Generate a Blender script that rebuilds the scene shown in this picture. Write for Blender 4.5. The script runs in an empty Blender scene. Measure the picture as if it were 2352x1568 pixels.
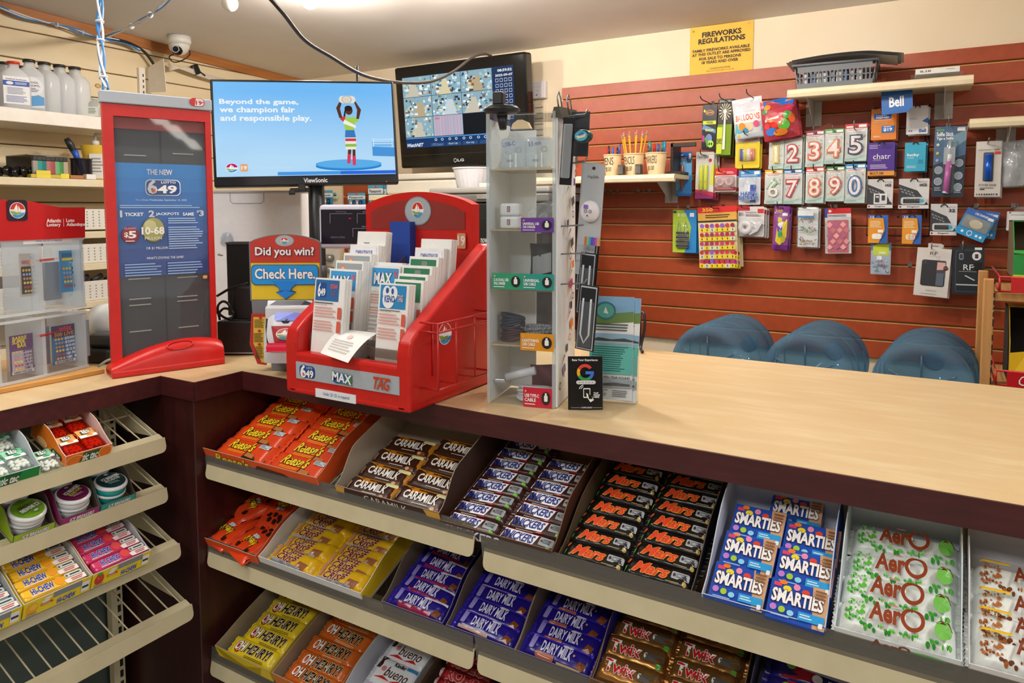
import bpy, bmesh, math, random
from mathutils import Matrix, Vector
random.seed(7)
S = bpy.context.scene
COL = S.collection
PI = math.pi
rad = math.radians
# ---------------------------------------------------------------- camera
FPX, PCX, PCY, CAMZ = 1636.5, 1176.0, 590.15, 1.39
def cam_axes():
    y, p, r = rad(30.859), rad(3.854), rad(.1316)
    f = Vector((-math.sin(y)*math.cos(p), math.cos(y)*math.cos(p), -math.sin(p)))
    rt = Vector((math.cos(y), math.sin(y), 0)); d = f.cross(rt)
    return math.cos(r)*rt + math.sin(r)*d, -math.sin(r)*rt + math.cos(r)*d, f
RT, DN, FW = cam_axes()
cd = bpy.data.cameras.new('camera'); cam = bpy.data.objects.new('camera', cd); COL.objects.link(cam)
cd.sensor_width = 36; cd.sensor_fit = 'HORIZONTAL'; cd.lens = FPX/2352*36
cd.shift_y = -(784-PCY)/2352; cd.clip_start = .02
m = Matrix((RT, -DN, -FW)).transposed().to_4x4(); m.translation = (0, 0, CAMZ); cam.matrix_world = m
S.camera = cam
# ---------------------------------------------------------------- world, lamps, exposure
S.view_settings.view_transform = 'Standard'; S.view_settings.look = 'None'
S.view_settings.gamma = 1; S.view_settings.use_curve_mapping = False
S.view_settings.exposure = 0.0
S.cycles.transparent_max_bounces = 40
W = bpy.data.worlds.new('room_ambience'); S.world = W; W.use_nodes = True
W.node_tree.nodes['Background'].inputs[0].default_value = (1, .97, .94, 1)
W.node_tree.nodes['Background'].inputs[1].default_value = 1.2
def area(name, loc, size, sy, power, col=(1, .97, .93), rot=(0, 0, 0)):
    l = bpy.data.lights.new(name, 'AREA'); l.shape = 'RECTANGLE'; l.size = size; l.size_y = sy
    l.energy = power; l.color = col
    o = bpy.data.objects.new(name, l); COL.objects.link(o); o.location = loc; o.rotation_euler = rot
    return o
area('fluorescent_light', (-.55, -.9, 2.31), 1.2, .25, 30)
area('fluorescent_light', (.9, .6, 2.27), .25, 1.2, 20)
area('fluorescent_light', (-1.6, .4, 2.3), .25, 1.2, 13)
# ---------------------------------------------------------------- pixel -> place (survey of the room)
def ray(x, y): return RT*((x-PCX)/FPX) + DN*((y-PCY)/FPX) + FW
C0 = Vector((0, 0, CAMZ))
def onZ(x, y, z): v = ray(x, y); return C0 + v*((z-CAMZ)/v.z)
def onY(x, y, Y): v = ray(x, y); return C0 + v*(Y/v.y)
def onX(x, y, X): v = ray(x, y); return C0 + v*(X/v.x)
def onD(x, y, d): return C0 + ray(x, y)*d
# ---------------------------------------------------------------- materials
def lin(h):
    if len(h) == 3: h = h[0]*2+h[1]*2+h[2]*2
    o = []
    for i in (0, 2, 4):
        c = int(h[i:i+2], 16)/255
        o.append(c/12.92 if c <= .04045 else ((c+.055)/1.055)**2.4)
    return (*o, 1)
MC = {}
def newmat(name):
    M = bpy.data.materials.new(name); M.use_nodes = True
    nt = M.node_tree; return M, nt, nt.nodes['Principled BSDF']
def mt(h, r=.5, m=0.0, e=0, n=.05, sc=60):
    k = (h, r, m, e, n)
    if k in MC: return MC[k]
    M, nt, b = newmat('finish_'+h)
    b.inputs['Roughness'].default_value = r; b.inputs['Metallic'].default_value = m
    c = lin(h)
    if e:
        b.inputs['Base Color'].default_value = (0, 0, 0, 1); b.inputs['Specular IOR Level'].default_value = .1
        b.inputs['Emission Color'].default_value = c; b.inputs['Emission Strength'].default_value = e
    else:
        t = nt.nodes.new('ShaderNodeTexNoise'); t.inputs['Scale'].default_value = sc
        tc = nt.nodes.new('ShaderNodeTexCoord'); nt.links.new(tc.outputs['Object'], t.inputs['Vector'])
        x = nt.nodes.new('ShaderNodeMix'); x.data_type = 'RGBA'
        nt.links.new(t.outputs[0], x.inputs[0])
        x.inputs[6].default_value = tuple(v*(1-n) for v in c[:3])+(1,)
        x.inputs[7].default_value = tuple(min(1, v*(1+n)) for v in c[:3])+(1,)
        nt.links.new(x.outputs[2], b.inputs['Base Color'])
    MC[k] = M; return M
def clear(h='f4f8fa', diff=.0, gloss=.06, ior=1.4, dh=None):
    k = ('clear', h, diff, gloss, ior, dh)
    if k in MC: return MC[k]
    M, nt, b = newmat('clear_'+h); nt.nodes.remove(b)
    N = nt.nodes.new; out = nt.nodes['Material Output']
    tr = N('ShaderNodeBsdfTransparent'); tr.inputs[0].default_value = lin(h)
    df = N('ShaderNodeBsdfDiffuse'); df.inputs[0].default_value = lin(dh or h)
    m1 = N('ShaderNodeMixShader'); m1.inputs[0].default_value = diff
    nt.links.new(tr.outputs[0], m1.inputs[1]); nt.links.new(df.outputs[0], m1.inputs[2])
    gl = N('ShaderNodeBsdfGlossy'); gl.inputs['Roughness'].default_value = gloss
    fr = N('ShaderNodeFresnel'); fr.inputs[0].default_value = ior
    ge = N('ShaderNodeNewGeometry'); iv = N('ShaderNodeMath'); iv.operation = 'SUBTRACT'; iv.inputs[0].default_value = 1
    nt.links.new(ge.outputs['Backfacing'], iv.inputs[1]); mu = N('ShaderNodeMath'); mu.operation = 'MULTIPLY'
    nt.links.new(fr.outputs[0], mu.inputs[0]); nt.links.new(iv.outputs[0], mu.inputs[1])
    m2 = N('ShaderNodeMixShader'); nt.links.new(mu.outputs[0], m2.inputs[0])
    nt.links.new(m1.outputs[0], m2.inputs[1]); nt.links.new(gl.outputs[0], m2.inputs[2])
    nt.links.new(m2.outputs[0], out.inputs[0]); MC[k] = M; return M
def ramp(nt, fac, stops):
    r = nt.nodes.new('ShaderNodeValToRGB'); e = r.color_ramp.elements
    e[0].position, e[0].color = stops[0][0], lin(stops[0][1]); e[1].position, e[1].color = stops[-1][0], lin(stops[-1][1])
    for p, c in stops[1:-1]: q = e.new(p); q.color = lin(c)
    nt.links.new(fac, r.inputs[0]); return r
def noisy(name, scale, sc3, stops, rough, bump=0, bs=None, detail=6):
    M, nt, b = newmat(name); N = nt.nodes.new
    tc = N('ShaderNodeTexCoord'); mp = N('ShaderNodeMapping'); mp.inputs['Scale'].default_value = sc3
    nt.links.new(tc.outputs['Object'], mp.inputs[0])
    t = N('ShaderNodeTexNoise'); t.inputs['Scale'].default_value = scale; t.inputs['Detail'].default_value = detail
    nt.links.new(mp.outputs[0], t.inputs[0]); r = ramp(nt, t.outputs[0], stops)
    nt.links.new(r.outputs[0], b.inputs['Base Color']); b.inputs['Roughness'].default_value = rough
    if bump:
        bp = N('ShaderNodeBump'); bp.inputs['Strength'].default_value = bump; bp.inputs['Distance'].default_value = .002
        t2 = t
        if bs:
            t2 = N('ShaderNodeTexNoise'); t2.inputs['Scale'].default_value = bs; nt.links.new(tc.outputs['Object'], t2.inputs[0])
        nt.links.new(t2.outputs[0], bp.inputs['Height']); nt.links.new(bp.outputs[0], b.inputs['Normal'])
    return M
# ---------------------------------------------------------------- text outlines (built-in font only)
TX = {}
def glyphs(s, off=0.0, it=0.0, res=2):
    k = (s, off, it, res)
    if k not in TX:
        c = bpy.data.curves.new('t', 'FONT'); c.body = s; c.offset = off; c.shear = it; c.resolution_u = res; c.size = 1
        o = bpy.data.objects.new('t', c); COL.objects.link(o)
        dg = bpy.context.evaluated_depsgraph_get(); me = o.evaluated_get(dg).to_mesh()
        vs = [tuple(v.co) for v in me.vertices]; fs = [tuple(p.vertices) for p in me.polygons]
        o.evaluated_get(dg).to_mesh_clear(); bpy.data.objects.remove(o); bpy.data.curves.remove(c)
        TX[k] = (vs, fs)
    return TX[k]
# ---------------------------------------------------------------- mesh builder
class MB:
    def __init__(s, T=None): s.v = []; s.f = []; s.mi = []; s.sm = []; s.ms = []; s.T = T
    def add(s, vs, fs, m, sm=False):
        b = len(s.v)
        s.v += [tuple(s.T @ Vector(v)) for v in vs] if s.T else [tuple(v) for v in vs]
        if isinstance(m, str): m = mt(m)
        if m not in s.ms: s.ms.append(m)
        i = s.ms.index(m)
        for f in fs: s.f.append(tuple(q+b for q in f)); s.mi.append(i); s.sm.append(sm)
        return s
    def box(s, a, c, m, bev=0, seg=2):
        x0, y0, z0 = (min(a[i], c[i]) for i in range(3)); x1, y1, z1 = (max(a[i], c[i]) for i in range(3))
        if bev:
            bm = bmesh.new(); bmesh.ops.create_cube(bm, size=1)
            for v in bm.verts: v.co = ((x0+x1)/2+v.co.x*(x1-x0), (y0+y1)/2+v.co.y*(y1-y0), (z0+z1)/2+v.co.z*(z1-z0))
            bev = min(bev, (x1-x0)*.49, (y1-y0)*.49, (z1-z0)*.49)
            bmesh.ops.bevel(bm, geom=bm.edges[:], offset=bev, segments=seg, profile=.5, affect='EDGES')
            bm.verts.index_update()
            s.add([v.co[:] for v in bm.verts], [[v.index for v in f.verts] for f in bm.faces], m, False); bm.free(); return s
        vs = [(x, y, z) for z in (z0, z1) for y in (y0, y1) for x in (x0, x1)]
        return s.add(vs, [(0, 2, 3, 1), (4, 5, 7, 6), (0, 1, 5, 4), (2, 6, 7, 3), (0, 4, 6, 2), (1, 3, 7, 5)], m)
    def ext(s, pts, h0, h1, m, F=None, m1=None, ms=None, sm=False):   # outline (u,v) extruded along h
        F = F or (lambda u, v, h: (u, v, h)); n = len(pts)
        s.add([F(u, v, h0) for u, v in pts], [tuple(range(n))[::-1]], m)
        s.add([F(u, v, h1) for u, v in pts], [tuple(range(n))], m1 or m)
        s.add([F(u, v, h) for h in (h0, h1) for u, v in pts], [(i, (i+1) % n, n+(i+1) % n, n+i) for i in range(n)], ms or m, sm)
        return s
    def grid(s, fn, nu, nv, m, sm=True, cu=False):
        vs = [fn(i/nu, j/nv) for j in range(nv+1) for i in range(nu+1)]; w = nu+1
        return s.add(vs, [(j*w+i, j*w+i+1, (j+1)*w+i+1, (j+1)*w+i) for j in range(nv) for i in range(nu)], m, sm)
    def tube(s, pts, r, m, seg=8, closed=False, cap=True):
        P = [Vector(p) for p in pts]; n = len(P); R = r if isinstance(r, (list, tuple)) else [r]*n
        vs = []; nrm = None
        for i in range(n):
            t = (P[(i+1) % n]-P[i-1]) if closed else (P[min(i+1, n-1)]-P[max(i-1, 0)])
            t.normalize()
            if nrm is None:
                nrm = t.orthogonal().normalized()
            else:
                nrm = nrm - t*nrm.dot(t)
                if nrm.length < 1e-6: nrm = t.orthogonal()
                nrm.normalize()
            bn = t.cross(nrm)
            for k in range(seg):
                a = 2*PI*k/seg; vs.append(P[i] + (nrm*math.cos(a)+bn*math.sin(a))*R[i])
        fs = []
        for i in range(n if closed else n-1):
            for k in range(seg):
                a, b = i*seg+k, i*seg+(k+1) % seg; c, d = ((i+1) % n)*seg+(k+1) % seg, ((i+1) % n)*seg+k
                fs.append((a, b, c, d))
        if cap and not closed: fs += [tuple(range(seg))[::-1], tuple(range((n-1)*seg, n*seg))]
        return s.add(vs, fs, m, True)
    def lathe(s, prof, m, seg=24, F=None, cap=True, sm=True):
        F = F or (lambda x, y, z: (x, y, z)); n = len(prof)
        vs = [F(r*math.cos(2*PI*k/seg), r*math.sin(2*PI*k/seg), z) for r, z in prof for k in range(seg)]
        fs = [(i*seg+k, i*seg+(k+1) % seg, (i+1)*seg+(k+1) % seg, (i+1)*seg+k) for i in range(n-1) for k in range(seg)]
        if cap: fs += [tuple(range(seg))[::-1], tuple(range((n-1)*seg, n*seg))]
        return s.add(vs, fs, m, sm)
    # printed graphics: small language, coordinates are fractions of a w x h face, F maps (u,v,height) to 3-D
    def deco(s, ops, F, w, h, r=.45, sub=(1, 1), h0=.0004, dh=.00025, e=0):
        L = h0
        def fan(pts, c):
            cx = sum(p[0] for p in pts)/len(pts); cy = sum(p[1] for p in pts)/len(pts); n = len(pts)
            s.add([F(cx*w, cy*h, L)]+[F(x*w, y*h, L) for x, y in pts], [(0, 1+i, 1+(i+1) % n) for i in range(n)], c)
        for o in ops.split(';'):
            o = o.strip()
            if not o: continue
            k, o = o[0], o[1:].strip(); L += dh
            if k in 'tT':
                nn = 5 if k == 'T' else 4
                q = o.split(' ', nn+2); x0, y0, x1, y1 = (float(z) for z in q[:4])
                ang = rad(float(q[4])) if k == 'T' else 0; colr, fl, tx = q[nn], q[nn+1], q[nn+2]
                oc = fl.split('/')[1] if '/' in fl else None; f0 = fl.split('/')[0]
                off = .028 if 'b' in f0 else 0.0; it = .35 if 'i' in f0 else 0
                if 'x' in f0: off = .036
                vs, fs = glyphs(tx, off, it)
                if not vs: continue
                bx0 = min(v[0] for v in vs); bx1 = max(v[0] for v in vs); by0 = min(v[1] for v in vs); by1 = max(v[1] for v in vs)
                sx = (x1-x0)*w/max(bx1-bx0, 1e-6); sy = (y1-y0)*h/max(by1-by0, 1e-6)
                mx, my = (x0+x1)/2*w, (y0+y1)/2*h; ca, sa = math.cos(ang), math.sin(ang)
                def put(V, c):
                    pts = []
                    for v in V[0]:
                        a = (v[0]-(bx0+bx1)/2)*sx; b = (v[1]-(by0+by1)/2)*sy
                        pts.append(F(mx+a*ca-b*sa, my+a*sa+b*ca, L))
                    s.add(pts, V[1], mt(c, r, e=e))
                if oc: put(glyphs(tx, off+.032, it), oc); L += dh
                put((vs, fs), colr); continue
            q = o.split(); c = mt(q[-1], r, e=e); a = [float(z) for z in q[:-1]]
            if k == 'r':
                nu, nv = sub
                s.grid(lambda u, v: F((a[0]+(a[2]-a[0])*u)*w, (a[1]+(a[3]-a[1])*v)*h, L), nu, nv, c, False)
            elif k == 'e':
                n = 24 if a[2]*w > .008 else 10
                fan([(a[0]+a[2]*math.cos(2*PI*i/n), a[1]+a[3]*math.sin(2*PI*i/n)) for i in range(n)], c)
            elif k == 'o':                                  # ring cx cy rx ry thickness(fraction)
                n = 28; vs = []
                for g in (1, 1-a[4]):
                    vs += [F((a[0]+a[2]*g*math.cos(2*PI*i/n))*w, (a[1]+a[3]*g*math.sin(2*PI*i/n))*h, L) for i in range(n)]
                s.add(vs, [(i, (i+1) % n, n+(i+1) % n, n+i) for i in range(n)], c)
            elif k == 'R':                                  # rounded rect, last number radius (fraction of w)
                x0, y0, x1, y1, rr = a[:5]; ry = rr*w/h; pts = []
                for cx, cy, st in ((x1-rr, y0+ry, -90), (x1-rr, y1-ry, 0), (x0+rr, y1-ry, 90), (x0+rr, y0+ry, 180)):
                    pts += [(cx+rr*math.cos(rad(st+i*22.5)), cy+ry*math.sin(rad(st+i*22.5))) for i in range(5)]
                fan(pts, c)
            elif k == 'p': fan([(a[i], a[i+1]) for i in range(0, len(a), 2)], c)
            elif k == 'l':                                  # fine-print lines
                n = int(a[4]); rg = random.Random(int(a[0]*977+a[1]*131))
                for i in range(n):
                    y = a[3]-(a[3]-a[1])*(i+.2)/n; hh = (a[3]-a[1])/n*.45; xe = a[0]+(a[2]-a[0])*rg.uniform(.75, 1)
                    s.add([F(a[0]*w, (y-hh)*h, L), F(xe*w, (y-hh)*h, L), F(xe*w, y*h, L), F(a[0]*w, y*h, L)], [(0, 1, 2, 3)], c)
            elif k == 'v':                                  # vertical bars (barcode, slots): x0 y0 x1 y1 n
                n = int(a[4]); rg = random.Random(int(a[0]*977+a[1]*131))
                for i in range(n):
                    x = a[0]+(a[2]-a[0])*i/n; ww = (a[2]-a[0])/n*rg.uniform(.3, .7)
                    s.add([F(x*w, a[1]*h, L), F((x+ww)*w, a[1]*h, L), F((x+ww)*w, a[3]*h, L), F(x*w, a[3]*h, L)], [(0, 1, 2, 3)], c)
        return s
    def build(s, name, parent=None, M=None):
        me = bpy.data.meshes.new(name); me.from_pydata(s.v, [], s.f)
        for m in s.ms: me.materials.append(m)
        me.polygons.foreach_set('material_index', s.mi); me.polygons.foreach_set('use_smooth', s.sm); me.update()
        o = bpy.data.objects.new(name, me); COL.objects.link(o)
        if parent: o.parent = parent
        if M is not None: o.matrix_world = M
        return o
def tag(o, label=None, cat=None, group=None, kind=None):
    if label: o['label'] = label
    if cat: o['category'] = cat
    if group: o['group'] = group
    if kind: o['kind'] = kind
    return o
def thing(name, label, cat, M=None, group=None):
    o = bpy.data.objects.new(name, None); o.empty_display_size = .02; COL.objects.link(o)
    if M is not None: o.matrix_world = M
    return tag(o, label, cat, group)
def copy_of(root, M, label=None, group=None):
    r = root.copy(); COL.objects.link(r); r.matrix_world = M
    if label: r['label'] = label
    if group: r['group'] = group
    for ch in list(root.children):
        c = ch.copy(); COL.objects.link(c); c.parent = r
        for g in list(ch.children):
            d = g.copy(); COL.objects.link(d); d.parent = c
    return r
def frame(o, x, y, z=None):       # matrix from origin, x axis, y axis
    x = Vector(x).normalized(); y = Vector(y); z = Vector(z) if z is not None else x.cross(y)
    z.normalize(); y = z.cross(x).normalized()
    m = Matrix((x, y, z)).transposed().to_4x4(); m.translation = o; return m
def at(x, y, z, rz=0, rx=0, ry=0): return Matrix.Translation((x, y, z)) @ Matrix.Rotation(rz, 4, 'Z') @ Matrix.Rotation(rx, 4, 'X') @ Matrix.Rotation(ry, 4, 'Y')
def Ff(w=0, y=0, z=0): return lambda u, v, h: (u-w/2, y-h, z+v)          # front face (towards -y)
def Ft(w=0, l=0, z=0): return lambda u, v, h: (u-w/2, v-l/2, z+h)        # top face
def bez(pts, n=8):                # smooth curve through points (Catmull-Rom)
    P = [Vector(p) for p in pts]; P = [P[0]*2-P[1]]+P+[P[-1]*2-P[-2]]; o = []
    for i in range(1, len(P)-2):
        for k in range(n):
            t = k/n; a, b, c, d = P[i-1:i+3]
            o.append(.5*((2*b)+(c-a)*t+(2*a-5*b+4*c-d)*t*t+(3*b-a-3*c+d)*t**3))
    o.append(P[-2]); return o
# ================================================================ the room
XL, YB = -3.47, 3.22
def ceil_z(y): return 2.2+.045*(YB-y)
wallm = noisy('cream_wall_paint', 3, (1, 1, 1), [(.3, 'e6d6b8'), (.7, 'ecdec4')], .7, .08, 90)
o = MB().box((XL-.1, YB, 0), (9, YB+.1, 2.4), wallm).build('wall_back'); tag(o, kind='structure')
o = MB().box((XL-.1, -2.3, 0), (9, -2.2, 2.5), mt('a29c94', .7)).build('wall_front'); tag(o, kind='structure')
boardm = noisy('painted_pine_boards', 6, (1, .12, 1), [(.25, 'dfc9a0'), (.55, 'ead9b5'), (.8, 'e6d2aa')], .5, .15, 40)
b = MB(); zs = [2.05+.125*k for k in range(-17, 4)]; zs[0] = 0
for z0, z1 in zip(zs, zs[1:]): b.box((XL-.02, -2.2, z0+.003), (XL, YB, z1-.002), boardm, .003, 1)
b.box((XL-.1, -2.2, 0), (XL-.018, YB, 2.5), mt('8a7048', .8))
rg = random.Random(3)
for i in range(9):                                              # knots showing through the paint
    y, z = rg.uniform(.8, 3.0), rg.uniform(1.5, 2.15); r = rg.uniform(.006, .013)
    b.lathe([(r, 0), (r*.55, .0008), (.001, .001)], mt('d3b27e', .6), 10, lambda u, v, h: (XL+h, y+u*1.4, z+v))
tag(b.build('wall_left'), kind='structure')
cm = noisy('textured_ceiling_paint', 2, (1, 1, 1), [(.3, 'd6d2ce'), (.7, 'e0dcd8')], .85, .25, 220)
b = MB(); y0, y1 = -2.2, YB
b.add([(x, y, ceil_z(y)+d) for d in (0, .08) for y in (y0, y1) for x in (XL-.1, 9)], [(0, 2, 3, 1), (4, 5, 7, 6), (0, 1, 5, 4), (2, 6, 7, 3), (0, 4, 6, 2), (1, 3, 7, 5)], cm)
tag(b.build('ceiling'), kind='structure')
fm = noisy('grey_floor_tile', 4, (1, 1, 1), [(.3, 'aaa69e'), (.7, 'b8b4ac')], .6)
tag(MB().box((XL-.1, -2.2, -.06), (9, YB+.1, 0), fm).build('floor'), kind='structure')
tm = noisy('brown_stained_wood', 8, (4, .3, 4), [(.3, '9a5f2c'), (.7, 'b9783c')], .5)
b = MB()
b.add([(x, y, ceil_z(y)-d) for d in (.045, .001) for y in (y0, y1) for x in (XL+.001, XL+.022)], [(0, 2, 3, 1), (4, 5, 7, 6), (0, 1, 5, 4), (2, 6, 7, 3), (0, 4, 6, 2), (1, 3, 7, 5)], tm)
tag(b.build('trim_1'), kind='structure')
# slatwall
slm = noisy('reddish_brown_laminate', 30, (1, 1, 1), [(.3, '9a4120'), (.7, 'a64a26')], .38, .1, 300)
raw = mt('c99b62', .8)
SLOT = 1.1588
def slatwall(x0, x1, z0, z1):
    b = MB(); b.box((x0, YB-.008, z0), (x1, YB-.0005, z1), raw)
    k = math.floor((z0-SLOT)/.0762); z = SLOT+k*.0762
    while z < z1:
        a, c = max(z0, z+.0095), min(z1, z+.0762)
        if c-a > .01: b.box((x0, YB-.024, a), (x1, YB-.0078, c), slm, .0015, 1)
        if z > z0: b.box((x0, YB-.0232, z), (x1, YB-.0078, z+.0034), raw)
        z += .0762
    return b
o = slatwall(-1.62, .62, .785, 1.986).build('slatwall_panel'); tag(o, 'tall reddish brown slatwall panel covering the back wall, hung with small goods', 'slatwall')
o = slatwall(-3.1, -1.626, .5, 1.54).build('slatwall_panel'); tag(o, 'lower reddish brown slatwall panel behind the monitor post, hung with batteries', 'slatwall')
# ================================================================ counter
def wood(name, stops, sc, rough, tex=(1, 1, 1)):
    return noisy(name, sc, tex, stops, rough, .03, 60)
topm = noisy('birch_laminate', 7, (1, 5, 1), [(.2, 'ccae80'), (.5, 'd0b588'), (.72, 'd8c29a'), (.92, 'e6d8b8')], .38, .02, 80, 8)
mah = noisy('mahogany_laminate', 12, (1, 6, 6), [(.25, '3a1416'), (.6, '4a1b1d'), (.85, '562225')], .4, .05, 60)
mahv = noisy('dark_mahogany_panel', 10, (6, 6, .5), [(.25, '2c0e0e'), (.6, '3a1413'), (.85, '451a18')], .35, .03, 60)
ct = thing('countertop', 'long L-shaped pale birch laminate worktop with dark mahogany front edge', 'countertop', at(0, 0, .962))
pts = [(.9, 1.128), (-1.437, 1.128), (-1.437, .998), (-1.562, .998), (-1.552, .1), (-2.25, .1), (-2.25, 1.873), (.9, 1.873)]
MB().ext(pts, 0, .038, topm).build('worktop', ct)
b = MB()
for (xa, ya), (xb, yb) in zip(pts[:4], pts[1:5]):
    d = Vector((xb-xa, yb-ya, 0)).normalized(); nn = Vector((-d.y, d.x, 0))*-.004
    nn = -nn if False else Vector((d.y, -d.x, 0))*-.004
    A = Vector((xa, ya, 0)); B = Vector((xb, yb, 0))
    q = [A, B, B+nn, A+nn]
    b.add([(p.x, p.y, z) for z in (-.006, .0375) for p in q], [(0, 1, 2, 3)[::-1], (4, 5, 6, 7), (0, 1, 5, 4), (1, 2, 6, 5), (2, 3, 7, 6), (3, 0, 4, 7)], mah)
rg = random.Random(5)
for i in range(9):                                              # chips along the left edge
    y = .66+i*.033+rg.uniform(-.008, .008); b.box((-1.5535, y, .0374), (-1.549-rg.uniform(.001, .004), y+rg.uniform(.012, .03), .0385), mah)
tag(b.build('edge_band', ct), 'dark mahogany edge band')
o = MB().box((-2.2, 1.0, 0), (-1.445, 1.82, .955), mahv, .002, 1).build('corner_cabinet'); tag(o, 'dark mahogany corner cabinet under the bend of the counter', 'cabinet')
bk = mt('2d2018', .6)
b = thing('base_cabinet', 'dark counter base panel standing behind the chocolate racks', 'cabinet', at(-.27, 1.39, 0))
MB().box((-1.165, 0, 0), (1.1, .44, .955), noisy('dark_slatted_wood', 14, (8, 1, .3), [(.3, '2a221a'), (.7, '4a3c2c')], .6)).build('back_panel', b)
MB().box((.0, -.03, .9), (1.1, -.001, .955), mt('c79a5c', .6)).build('cleat', b)
o = MB().box((-2.2, .12, 0), (-1.76, .99, .955), mt('46524c', .5)).build('base_cabinet'); tag(o, 'grey green counter base panel behind the mint and chew racks', 'cabinet')
# ================================================================ sloped candy shelves
crm = noisy('cream_enamel', 20, (1, 1, 1), [(.3, 'c0b592'), (.7, 'c9be9c')], .42, .03, 120)
fence = clear('b9b4ab', .22, .12, 1.35, 'a8a49c')
S22, C22 = math.sin(rad(22)), math.cos(rad(22))
K = .958                                # candy goods run a little under nominal size
def TM(z): return frame((0, 1.033, z), (1, 0, 0), (0, C22, S22)) @ Matrix.Scale(K, 4)
def TL(X, z): return frame((X, 0, z), (0, 1, 0), (-math.cos(rad(20)), 0, math.sin(rad(20))))
def shelf(M, x0, x1, depth, label, th, fenced, lipd=.038, wires=8, plain=False, px=0):
    w = x1-x0; t = thing('candy_shelf', label, 'shelf', M @ at(x0, 0, 0), 'sloped wire candy shelves')
    c, s = math.cos(th), math.sin(th)
    def V(x, y, z): return (x, y*c+z*s, -y*s+z*c)              # upright offsets seen from the sloped frame
    r = .012; out = []
    for cx, cz, a0 in ((w-r, -.002-r*.2, 60), (w-r, -lipd+r, 0)):
        pass
    out = [(0, 0), (0, -lipd+r)]+[(r-r*math.cos(rad(a)), -lipd+r-r*math.sin(rad(a))) for a in (30, 60, 90)]+[(w-r+r*math.sin(rad(a)), -lipd+r-r*math.cos(rad(a))) for a in (0, 30, 60, 90)]+[(w, 0)]
    b = MB(); b.ext(out, 0, .0025, crm, lambda u, v, h: V(u, -.006-h+v*.22, v+.001))
    b.box((0, -.006, -.002), (w, .016, .0), crm)
    b.build('price_channel', t)
    b = MB(); n = max(3, int(w/(.029 if not plain else .06)))
    for i in range(n):
        x = .012+(w-.024)*i/(n-1); b.tube([(x, .008, -.003), (x, depth, -.003)], .0016, crm, 6)
    for y in (depth*.55, depth-.002): b.tube([(.004, y, -.0065), (w-.004, y, -.0065)], .0024, crm, 6)
    b.build('wire_deck', t)
    for x in (0, w-.002):
        b = MB(); b.ext([(.004, 0), (depth, 0), (depth, -.055), (depth*.55, -.05), (.03, -.012), (.004, -.008)], 0, .002, crm, lambda u, v, h: (x+h, u, v-.002))
        b.build('side_bracket', t)
    if fenced:
        b = MB(); b.ext([(.0, -.03), (w, -.03), (w-.004, .024), (.012, .028), (-.012, .031)], 0, .0012, fence, lambda u, v, h: V(u, -.008-h+v*.12, v))
        b.build('clear_front_strip', t)
    return t
TH = rad(22); Z1, Z1R, Z2, Z3 = .8066, .7913, .5968, .3305
shelf(TM(Z1), -1.5, -.722, .30, 'top candy shelf under the red slip stand, left main bay', TH, 1)
shelf(TM(Z1R), -.70, .30, .30, 'top candy shelf of the right main bay, under the bare counter', TH, 1)
shelf(TM(Z2), -1.504, -.724, .30, 'second candy shelf of the left main bay, holding the yellow bars', TH, 1)
shelf(TM(Z2), -.714, .30, .30, 'second candy shelf of the right main bay, holding gold bars', TH, 1)
shelf(TM(Z3), -1.506, -.726, .30, 'lowest visible candy shelf of the left main bay', TH, 1)
LT = [(-1.493, .876), (-1.493, .760), (-1.452, .640), (-1.414, .509)]
for (X, z), lab in zip(LT, ('top candy shelf of the left rack, holding small mint boxes', 'second candy shelf of the left rack, holding round mint tins', 'third candy shelf of the left rack, holding chew bars', 'empty lowest candy shelf of the left rack')):
    shelf(TL(X, z), .12, .953, (X+1.70)/math.cos(rad(20)), lab, rad(20), 0, .031)
def upright(x, y, lab, face):
    b = MB(); F = (lambda u, v, h: (x+u, y-h, v)) if face == 'y' else (lambda u, v, h: (x+h, y+u, v))
    dk = mt('16120e', .9); b.ext([(-.014, .02), (.014, .02), (.014, .95), (-.014, .95)], -.02, 0, crm, F)
    z = .05
    while z < .93: b.ext([(.001, z), (.009, z), (.009, z+.018), (.001, z+.018)], -.0002, .0004, dk, F); z += .0282
    tag(b.build('rack_upright'), lab, 'upright', 'slotted rack uprights')
upright(-1.725, .965, 'cream slotted steel upright behind the left mint rack', 'x')
upright(-.682, 1.36, 'cream slotted steel upright between the two main rack bays', 'y')
# ================================================================ candy
def tray(w, l, hf, hb, outc, inc, front='', mid=.55, side='', name='display_carton', sidec=None):
    t = .0016; b = MB(); oc, ic = mt(outc, .55), mt(inc, .75)
    sc = mt(sidec, .6) if sidec else oc
    b.box((-w/2, 0, 0), (w/2, l, t), ic)
    prof = [(0, t), (0, hf)]+[(l*mid*k/6, hf+(hb-hf)*(.5-.5*math.cos(PI*k/6))) for k in range(1, 7)]+[(l, hb), (l, t)]
    b.ext(prof, 0, t, sc, lambda u, v, h: (-w/2+h, u, v), ic, ic)
    b.ext(prof, 0, t, sc, lambda u, v, h: (w/2-h, u, v), ic, ic)
    b.ext([(-w/2+t, t), (w/2-t, t), (w/2-t, hf), (-w/2+t, hf)], 0, t, oc, lambda u, v, h: (u, h, v), ic, ic)
    b.ext([(-w/2+t, t), (w/2-t, t), (w/2-t, hb), (-w/2+t, hb)], 0, t, oc, lambda u, v, h: (u, l-h, v), ic, ic)
    if front: b.deco(front, Ff(w), w, hf, .5)
    if side: b.deco(side, lambda u, v, h: (-w/2-h, l-u, v), l, hf, .5)
    return b
def put_tray(b, M, label, group='candy display cartons'):
    return tag(b.build('display_carton', None, M), label, 'carton', group)
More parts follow.
